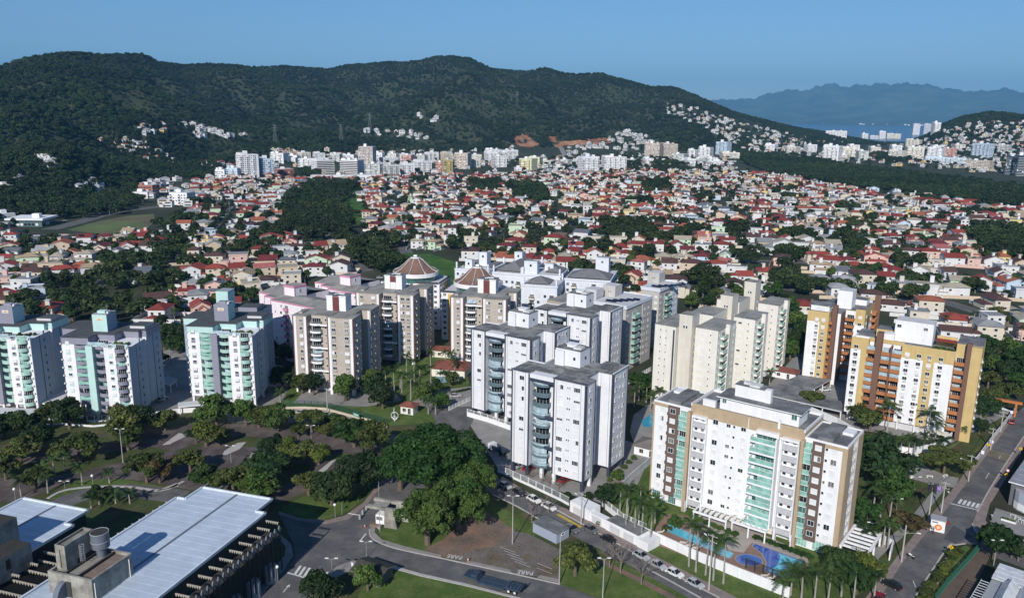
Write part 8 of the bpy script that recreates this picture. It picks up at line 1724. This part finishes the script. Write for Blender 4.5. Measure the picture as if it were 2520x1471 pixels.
sign(2337, 1371, 'yellow diamond road sign on the leafy hedge strip', 'd', 2.2); sign(2508, 1127, 'yellow diamond road sign at the right edge of the avenue', 'd'); sign(2474, 1186, 'yellow diamond road sign under the round red one', 'd', 1.8); sign(2476, 1184, 'round red and white road sign beside the warehouse', 'r', 3.0); sign(2430, 1108, 'yellow sign plate by the speed hump, left side', 'd', 1.4); sign(2438, 1106, 'white sign plate at the avenue pavement', 'w'); sign(2416, 1128, 'small white sign plate on the pavement, lower one', 'w', 2.0); sign(2487, 1032, 'white sign plate far up the avenue', 'w'); sign(877, 1034, 'green and white sign board on the green fence', 'g', 2.8); sign(868, 1400, 'white sign plate by the zebra crossing', 'w', 1.2)
# sculpture
t = thing('sculpture', 'white ring and mast sculpture on the lawn before the gate pavilion', 'sculpture', (*at(970.5, 1036), 0), 0); a = MB(); a.tube((0,0,0),(0,0,4.8),.09,.05,WHITE,7); a.build('mast', t)
a = MB(); a.ring((.15,0,2.0),(.1,1,.05),1.15,.09,WHITE,28); a.build('ring', t); a = MB(); a.ring((.1,0,1.1),(.1,1,.05),.62,.09,WHITE,20); a.build('ring', t); a = MB(); a.tube((-1.1,0,1.4),(.9,0,.6),.06,.05,WHITE,5); a.tube((-.6,0,3.2),(0,0,2.6),.06,.05,WHITE,5); a.tube((-.3,0,4.2),(0,0,3.2),.05,.05,WHITE,5); a.build('rods', t)
def hut(label, px, py, ang, w_, d, h, wm, rm, rh=1.2, cat='pavilion'):
    s = Bld('pavilion', label, cat, at(px, py), ang); s.walls([(0,0),(w_,0),(w_,d),(0,d)], 0, h, wm); a = MB(); hip(a, 0, w_, 0, d, h + .02, rh, rm, .7); s.part('roof', a); s.win((0,0,w_,0), w_*.3, .9, 1.2, 1.2); s.win((0,0,w_,0), w_*.7, .2, 1.0, 2.0); return s
BRT = mat('brown_tile_roof', (.19,.07,.05), var=.2, scale=.6, spot=.15)
hut('small gate pavilion with brown tiled roof behind the ring sculpture', 986, 1017, -20, 4.6, 3.6, 2.8, OFFW, BRT, cat='gate pavilion'); hut('long brown tiled club house among the palms between the beige towers', 1062, 925, -12, 13, 10, 3.2, OFFW, BRT, 2.2); hut('small brown tiled pavilion behind the club house', 1064, 878, -12, 10, 6, 3, OFFW, BRT, 1.2)
hut('brown roofed pool house behind the big white block', 1560, 1116, -33, 7.6, 7, 2.8, WHITE, mat('grey_brown_roof', (.17,.155,.14), var=.2), 1.4); hut('small white house with brown roof beside the cream towers', 1898, 926, -35, 9, 5, 2.8, WHITE, BRT, 1.2)
# carports ---------------------------------------------------------------
def carport(label, P, z, m, edge=None, cols=None, colm=WHITE):
    W = atp(P, z); o = W[0]; t = thing('carport', label, 'carport', (o[0], o[1], 0)); Q = [(p_[0]-o[0], p_[1]-o[1]) for p_ in W]; a = MB(); a.prism(Q, z-.35, z, edge or WHITE, m); a.build('roof', t)
    for i in range(len(Q)):
        p_, q_ = Vector(Q[i]), Vector(Q[(i+1) % len(Q)]); n = max(1, int((q_-p_).length / 5.5)); cen = Vector((sum(v[0] for v in Q)/len(Q), sum(v[1] for v in Q)/len(Q)))
        for j in range(n): c = p_ + (q_-p_)*(j/n); c = c + (cen - c).normalized()*.6; a = MB(); a.box(c.x-.15, c.x+.15, c.y-.15, c.y+.15, 0, z-.352, colm); a.build('column', t)
    return t
carport('large flat grey carport roof before the rear mustard tower', [(1870,962),(1968,922),(2046,933),(1985,966),(2075,988),(2072,1012),(1895,972)], 3.0, SLATE, LGREY)
carport('turquoise edged carport in front of the leftmost tower', [(-20,1014),(0,1002),(60,1004),(128,1008),(132,1016),(60,1018)], 3.0, LGREY, TQ)
carport('grey flat carport between the two left turquoise towers', [(95,990),(138,997),(176,960),(165,950)], 3.0, LGREY, WHITE)
carport('small flat roofed gate canopy beside the rightmost turquoise tower', [(392,938),(420,947),(438,932),(412,924)], 3.2, GREY, WHITE); carport('white canopy over the drive in front of the rightmost turquoise tower', [(438,1000),(438,990),(498,984),(500,995)], 2.8, LGREY, WHITE)
t = thing('entrance_portal', 'orange framed entrance portal with white triangular canopy right of the front mustard tower', 'entrance canopy', (*at(2410, 1010), 0), R(-34)); OP = mat('orange_portal', (.45,.15,.05))
for x in (0, 10): a = MB(); a.box(x, x+.6, 0, 1.2, 0, 4.6, OP); a.build('post', t)
a = MB(); a.box(-2, 12, 0, 1.2, 4.61, 5.3, OP); a.build('lintel', t); a = MB(); a.prism([(-4,-3),(9,-6),(3,0)], 3.6, 3.8, WHITE); a.build('canopy', t)
# warehouse at the right edge
c0 = at(2474, 1250); dx = at(2520, 1182); WA = math.degrees(math.atan2(dx[1]-c0[1], dx[0]-c0[0])); print('warehouse', c0, WA)
s = Bld('warehouse', 'grey metal roofed shop hall with curved corner and red shutters at the right edge', 'shop building', c0, WA)
WM_ = mat('grey_corrugated_roof', (.27,.28,.31), rough=.5, waves=(1.3, .4, R(WA))); s.walls([(3,-34),(62,-34),(62,0),(3,0)], 0, 6.2, mat('hall_wall', (.12,.12,.13)), WM_)
a = MB(); a.box(2.4, 62.6, -34.6, .6, 6.21, 6.5, WHITE, WM_); s.part('roof', a)
for i in range(14): a = MB(); a.box(5 + i*4.1, 5.3 + i*4.1, -34, .2, 6.51, 6.66, WM_); s.part('roof_seam', a)
arc = [(3,-1)] + [(3 - 3.4*math.sin(t_), -8 + 7*math.cos(t_)) for t_ in [i*math.pi/10 for i in range(1, 6)]] + [(-.4,-12),(3,-12)]
a = MB(); a.prism(arc, 0, 5.0, mat('pale_blue_grey_front', (.36,.39,.45), rough=.4), GREY); s.part('curved_corner', a); a = MB(); a.prism(offset(arc, .05), .3, 2.0, WHITE); s.part('display_window', a)
a = MB(); q = random.Random(2)
for i in range(9): y = -9.5 - .25*i; a.box(-.52, -.46, y, y + .15, .6 + q.random()*.5, 1.6, mat('dark_lettering', (.1,.08,.12)))
s.part('window_lettering', a)
a = MB(); a.box(-.2, 2.99, -26, -12.01, 0, 4.6, mat('brown_brick_front', (.14,.09,.08), var=.15)); s.part('shop_front', a)
for y in (-15.5, -20, -24.5): a = MB(); a.box(-.26, -.21, y, y + 3, 0, 2.7, mat('red_shutter', (.5,.02,.03), rough=.5)); s.part('red_shutter', a)
for i, (px, py) in enumerate(((2492,1275),(2503,1281),(2512,1287),(2520,1291))):
    t = thing('bicycle_rack', 'white hoop rail on the forecourt, number %d from the curved corner' % (i+1) if False else ['white hoop rail nearest the curved shop corner','white hoop rail beside the planter box','white hoop rail right of the planter box','white hoop rail at the right edge'][i], 'hoop rail', (*at(px, py), .13), R(WA+90)); a = MB(); a.tube((-.6,0,0),(-.6,0,.9),.05,.05,WHITE,5); a.tube((.6,0,0),(.6,0,.9),.05,.05,WHITE,5); a.tube((-.6,0,.9),(.6,0,.9),.05,.05,WHITE,5); a.build('hoop', t)
t = thing('planter_box', 'white edged planter with low green plants on the forecourt', 'planter', (*at(2482,1283), .13), R(WA+90)); a = MB(); a.box(-1.6,1.6,-.6,.6,0,.35,WHITE); a.build('box', t); a = MB(); [a.sphere((-1.2+i*.5,0,.45),.35,PLANT,6,4) for i in range(6)]; a.build('plants', t)
# factory shed lower right
c0 = at(2412, 1466, 6.5); c1 = at(2461, 1382, 6.5); FA = math.degrees(math.atan2(c1[1]-c0[1], c1[0]-c0[0])); L_ = math.hypot(c1[0]-c0[0], c1[1]-c0[1]); print('shed', c0, c1, FA, L_)
s = Bld('factory_shed', 'white metal factory shed with sawtooth roof in the lower right corner', 'factory shed', (c1[0], c1[1]), FA)
s.walls([(-40,-30),(0,-30),(0,0),(-40,0)], 0, 5.6, mat('shed_wall', (.3,.32,.34))); SM = mat('white_metal_sheet', (.60,.62,.64), rough=.4, var=.12, scale=.6, col2=(.42,.45,.47), c2s=.6, c2lo=.5, c2hi=.6)
for i in range(7): a = MB(); x = -7.2 + i*1.03 ; a.box(x, x + .98, -30, 0, 6.0 + .06*(i%2), 6.3 + .06*(i%2), SM); s.part('roof_panel', a)
for i in range(9):
    y = -2.0 - i*3.2; a = MB(); A = [(-40, y, 6.0),(-7.3, y, 6.0),(-7.3, y-1.5, 7.6),(-40, y-1.5, 7.6)]; a.face(A, SM); a.face([(-40,y-1.5,7.6),(-7.3,y-1.5,7.6),(-7.3,y-3.1,5.9),(-40,y-3.1,5.9)], SM); a.face([(-7.3,y,6.0),(-7.3,y-3.1,5.9),(-7.3,y-1.5,7.6)], SM); s.part('sawtooth', a)
a = MB()
for i in range(14): a.box(-8.5 - i*1.1, -8.35 - i*1.1, .05, 1.6, 5.4, 5.5, SM)
a.box(-24, -8, 1.5, 1.6, 5.39, 5.55, SM); s.part('side_trellis', a)
# people --------------------------------------------------------------------
SKIN = mat('skin', (.35,.2,.13), var=0)
def person(px, py, ang, shirt, trousers, label, walk=.25):
    """one continuous body grown over a jointed skeleton"""
    V = [(0,0,.95,.13),(0,0,1.18,.14),(0,0,1.40,.15),(0,0,1.50,.055),(0,.02,1.64,.10),(0,.02,1.74,.07), (0,.19,1.42,.06),(.05,.27,1.16,.045),(.16,.26,.93,.035), (0,-.19,1.42,.06),(-.05,-.27,1.16,.045),(-.02,-.27,.92,.035), (.02,.10,.88,.09),(walk,.11,.50,.065),(walk*.7,.11,.09,.045),(walk*.7+.16,.12,.04,.04), (-.02,-.10,.88,.09),(-walk*.4,-.11,.50,.065),(-walk,-.11,.09,.045),(-walk+.16,-.12,.04,.04)]
    Ed = [(0,1),(1,2),(2,3),(3,4),(4,5),(2,6),(6,7),(7,8),(2,9),(9,10),(10,11),(0,12),(12,13),(13,14),(14,15),(0,16),(16,17),(17,18),(18,19)]
    me = bpy.data.meshes.new('body'); me.from_pydata([v[:3] for v in V], Ed, []); o = bpy.data.objects.new('b', me); COL.objects.link(o); md = o.modifiers.new('s', 'SKIN')
    for i, v in enumerate(V): me.skin_vertices[0].data[i].radius = (v[3], v[3])
    me.skin_vertices[0].data[0].use_root = True; sb = o.modifiers.new('u', 'SUBSURF'); sb.levels = 1; sb.render_levels = 1
    dg = bpy.context.evaluated_depsgraph_get(); m2 = bpy.data.meshes.new_from_object(o.evaluated_get(dg)); bpy.data.objects.remove(o); m2.name = 'body'
    m2.materials.clear(); [m2.materials.append(x) for x in (SKIN, shirt, trousers)]
    for p_ in m2.polygons: z = p_.center.z; p_.material_index = 0 if z > 1.5 or (z < 1.12 and abs(p_.center.y) > .22) else 1 if z > .93 else 2; p_.use_smooth = True
    t = thing('person', label, 'person', (*at(px, py), .06), R(ang)); mobj('body', m2, t); a = MB(); a.sphere((-.01,.02,1.73),.115,TYRE,8,6); a.build('hair', t)
person(2319, 1293, 200, mat('red_shirt', (.45,.05,.05)), mat('dark_trousers', (.03,.03,.04)), 'person in a red top standing at the kiosk'); person(2234, 1167, 40, mat('blue_shirt', (.05,.15,.4)), mat('dark_trousers'), 'person in blue walking at the edge of the paved place'); person(2296, 1312, 0, mat('shadow_figure_black', (.02,.02,.02)), mat('dark_trousers'), 'person in black before the kiosk')  # the black figure is added where only a dark shadow lies
for i, (px, py) in enumerate(((2287,1174),(2326,1172),(2243,1174))):
    t = thing('stone_bench', ['concrete bench left of the spreading tree','concrete bench below the spreading tree','concrete bench at the left edge of the paved place'][i], 'bench', (*at(px, py), .02), R(30*i)); a = MB(); a.box(-.9,.9,-.3,.3,.4,.52,OFFW); a.build('seat', t)
    for x in (-.7,.7): a = MB(); a.box(x-.1,x+.1,-.25,.25,0,.399,OFFW); a.build('leg', t)
for i in range(6):
    t = thing('sun_lounger', ['sun lounger'][0] + ' on the brick terrace ' + ['below the lap pool, first from the left','below the lap pool, second from the left','below the lap pool, third from the left','below the main pool, left one','below the main pool, right one','at the corner of the lap pool'][i], 'sun lounger', (*at(*((1682,1338),(1697,1345),(1712,1351),(1882,1419),(1896,1425),(1625,1312))[i]), .14), R(-20 + i*7), 'sun loungers by the pools'); a = MB(); a.box(-.9,.5,-.3,.3,.28,.36,OFFW); a.build('seat', t); a = MB(); a.face([(.5,-.3,.36),(1.0,-.3,.75),(1.0,.3,.75),(.5,.3,.36)], OFFW); a.build('backrest', t)
# power pylons on the hills and wires along the avenue
PYL = mat('galvanised_steel', (.25,.27,.28), rough=.5)
for i, (px, py, h) in enumerate(((385*.3122+557.8, 295.3+.3122*200, 42), (1130*.3122+557.8, 295.3+.3122*95, 45), (2020,258,30), (1272,262,40), (1688,225,30), (840,352,40))):
    P = hit([px], [py], 700)[0]
    if P[0] != P[0]: continue
    t = thing('power_pylon', ['steel power pylon above the left town on the slope','steel power pylon in the valley of the middle hill','steel pylon low on the right ridge','steel pylon on the flank under the middle peak','steel pylon on the right shoulder of the hill','steel pylon above the striped blocks'][i], 'power pylon', (float(P[0]), float(P[1]), float(P[2])), 0, 'power pylons'); a = MB()
    for sx, sy in ((-1,-1),(1,-1),(1,1),(-1,1)): a.tube((sx*3.5, sy*3.5, 0), (sx*.6, sy*.6, h), .2, .14, PYL, 4)
    for k in range(6): z = h*k/6; w0 = 3.5 - 2.9*k/6; a.tube((-w0,-w0,z),(w0,-w0,z+h/6),.09,.09,PYL,3); a.tube((w0,-w0,z),(-w0,-w0,z+h/6),.09,.09,PYL,3)
    a.build('lattice_tower', t)
    for z in (.72, .84, .96): a = MB(); a.tube((-6,0,h*z),(6,0,h*z),.18,.18,PYL,4); a.build('crossarm', t)
def wire(label, A, B, sag=1.0):
    a = MB(); P = [Vector(A).lerp(Vector(B), i/12) - Vector((0,0,sag*4*(i/12)*(1-i/12))) for i in range(13)]; a.path([tuple(p) for p in P], [.035]*13, TYRE, 4); tag(a.build('power_cable'), label, 'cable', 'overhead cables')
pa, pb, pc, pd = at(2284,1282), at(2382.6,1184), at(2437,1106), at(2218,1383)
wire('overhead cable between the pole with the purple sign and the pole by the spreading tree', (*pa, 9.6), (*pb, 7.4)); wire('overhead cable between the pole by the spreading tree and the next pole', (*pb, 7.4), (*pc, 6.6)); wire('overhead cable from the pole with the purple sign down to the lamp arm pole', (*pa, 9.4), (*pd, 8.8))
# ================================================================== haze
HZ = bpy.data.materials.new('haze_air'); HZ.use_nodes = True; n = HZ.node_tree; n.nodes.clear(); pv = n.nodes.new('ShaderNodeVolumePrincipled'); mo = n.nodes.new('ShaderNodeOutputMaterial'); n.links.new(pv.outputs[0], mo.inputs['Volume'])
pv.inputs['Color'].default_value = (.20, .57, 1.0, 1); pv.inputs['Density'].default_value = HAZE_D; pv.inputs['Anisotropy'].default_value = 0.0
a = MB(); a.box(-31000, 31000, -31000, 31000, -20, 1500, HZ); o = a.build('haze'); stuff(o); o.display_type = 'WIRE'
# ================================================================== labels that single each thing out
ANCH = [(30,760,'behind the leftmost turquoise tower'),(200,740,'behind the grey and white tower'),(330,720,'left of the palm rows'),(480,740,'behind the rightmost turquoise tower'),(600,690,'in the blocks left of the pink towers'),(700,640,'behind the pink towers'),(800,650,'by the lane behind the pink towers'),(60,640,'at the left edge'),(180,640,'left of the dark garden wood'),(120,600,'below the left field'),(300,610,'below the field road'),(400,600,'below the left field corner'),(460,640,'beside the left avenue'),(560,620,'between the two left avenues'),(640,600,'along the second avenue'),(730,600,'below the middle wood'),
 (1180,640,'left of the bluish white complex'),(1300,660,'behind the bluish white complex'),(1450,690,'behind the greige blocks'),(1560,660,'below the dark clump of trees'),(1700,700,'behind the cream towers'),(1820,700,'behind the rear cream tower'),(1950,720,'left of the mustard towers'),(2080,700,'behind the rear mustard tower'),(2200,720,'behind the front mustard tower'),(2300,760,'by the house street right of the mustard towers'),(2420,820,'in the far right gardens'),(2480,700,'at the right edge'),(2350,640,'below the forest belt'),(2200,620,'in the right hand house rows'),(2000,620,'in the middle right house rows'),(1800,620,'behind the rows right of the clump'),(1600,610,'beyond the clump of trees'),(1400,620,'beside the sports court'),(1250,600,'in the centre house rows'),
 (60,1080,'before the leftmost turquoise tower'),(180,1060,'before the glass fences'),(300,1060,'below the grey and white tower'),(120,1130,'on the left part of the car park'),(230,1140,'in the middle of the left car park'),(340,1110,'by the tall car park lamp'),(380,1185,'by the curved kerb of the lawn'),(450,1170,'left of the long metal roof'),(520,1100,'at the middle traffic island'),(560,1210,'at the far end of the metal roof'),(540,1050,'below the rightmost turquoise tower'),(640,1050,'before the low curved wall'),(680,1120,'between two traffic islands'),(760,1070,'below the row of street cars'),(770,1140,'on the right car park strip'),(640,1200,'beyond the metal roof'),(760,1220,'right of the metal roof'),(860,1110,'left of the great tree'),(850,1230,'above the corner lawn'),
 (760,965,'at the foot of the nearest beige tower'),(860,980,'right of the nearest beige tower'),(700,950,'left of the nearest beige tower'),(940,1000,'left of the ring sculpture'),(960,960,'in the palm garden left of the club house'),(1020,970,'in the middle of the palm garden'),(1080,1010,'at the gate drive'),(1110,930,'by the garden pool'),(1060,915,'before the club house'),(1060,1230,'behind the gatehouse'),(1060,1340,'right of the gatehouse lawn'),(1150,1280,'over the gravel yard'),(420,860,'between the turquoise towers'),(680,890,'right of the rightmost turquoise tower'),(1340,1190,'on the strip before the front white tower'),(1440,1230,'inside the white fence'),(1510,1240,'at the corner by the white boundary wall'),(1570,1280,'on the lawn left of the big white block'),(1580,1330,'along the left end of the long white wall'),(1740,1415,'along the long white wall below the pools'),
 (1420,1400,'on the lower lawn'),(1550,1410,'between the street and the lower lawn'),(1600,980,'between the white and cream towers'),(1960,850,'in the dark gap left of the mustard towers'),(1900,950,'by the flat carport'),(2120,1040,'at the foot of the front mustard tower'),(2220,1060,'before the mustard tower facade'),(2220,1125,'in the row before the white wall'),(2300,1100,'right of the white palm wall'),(2400,1050,'beside the avenue wall'),(2460,1000,'up the avenue'),(2160,1200,'right of the big white block'),(2160,1270,'on the strip right of the big white block'),(2180,1350,'by the white pergola'),(2240,1310,'left of the kiosk'),(2320,1165,'over the paved place'),(2450,900,'in the wood right of the mustard towers'),(1980,1470,'at the bottom edge right of the pools'),(2090,1460,'at the bottom edge left of the avenue'),(2130,1430,'below the pergola'),(2450,1370,'in the lower right yard'),(2320,1400,'by the green fence'),(800,1480,'by the guard house'),(900,1450,'right of the guard house'),(260,1240,'in the shaded court of the halls'),(1725,740,'behind the greige towers'),(1910,745,'behind the rear cream tower'),(150,770,'behind the left towers'),(1310,1285,'beside the street car row'),(1115,965,'in the garden row')]
def short(s_, n_): return s_
def wc(s_): return len(s_.split())
from collections import defaultdict
bylab = defaultdict(list)
for o in THINGS:
    try: bylab[o['label']].append(o)
    except ReferenceError: pass
REL = ('house', 'tree', 'palm_tree', 'shrub', 'bare_tree')
def base(o): return o.name.split('.')[0]
taken = set()
ORD = ['second', 'third', 'fourth', 'fifth', 'sixth', 'seventh', 'eighth', 'ninth', 'tenth', 'eleventh', 'twelfth', 'thirteenth', 'fourteenth', 'fifteenth', 'sixteenth', 'seventeenth', 'eighteenth']
for lab, L in list(bylab.items()):
    if base(L[0]) not in REL: continue
    cell = defaultdict(list)
    for o in L:
        px, py, _ = proj(*o.location); k = min(range(len(ANCH)), key=lambda i: (ANCH[i][0]-px)**2 + (ANCH[i][1]-py)**2 * 3.0); cell[k].append((px, o))
    for k, Q in cell.items():
        Q.sort(key=lambda q: q[0])
        for i, (px, o) in enumerate(Q):
            pre = '' if len(Q) == 1 else ('leftmost of the like, ' if i == 0 else 'rightmost of the like, ' if i == len(Q)-1 and len(Q) > 1 else ORD[min(i-1, 16)] + ' from left, ')
            s_ = (pre + lab + ' ' + ANCH[k][2])
            w_ = s_.split()
            if len(w_) > 16: s_ = (pre + lab).replace(' with ', ', ').replace('leftmost of the like', 'leftmost').replace('rightmost of the like', 'rightmost') + ' ' + ANCH[k][2]
            w_ = s_.split()
            if len(w_) > 16: s_ = s_.replace('two-storey ', '').replace(' and roof tower', ', tower').replace('dark red tiled', 'dark red').replace(' house,', '')
            if len(s_.split()) > 16: s_ = s_.replace(' the ', ' ')
            o['label'] = s_
for o in THINGS:
    try:
        if wc(o['label']) > 16: print('LONG', wc(o['label']), o['label'])
    except ReferenceError: pass
print('things', len(THINGS), 'objects', len(COL.objects))
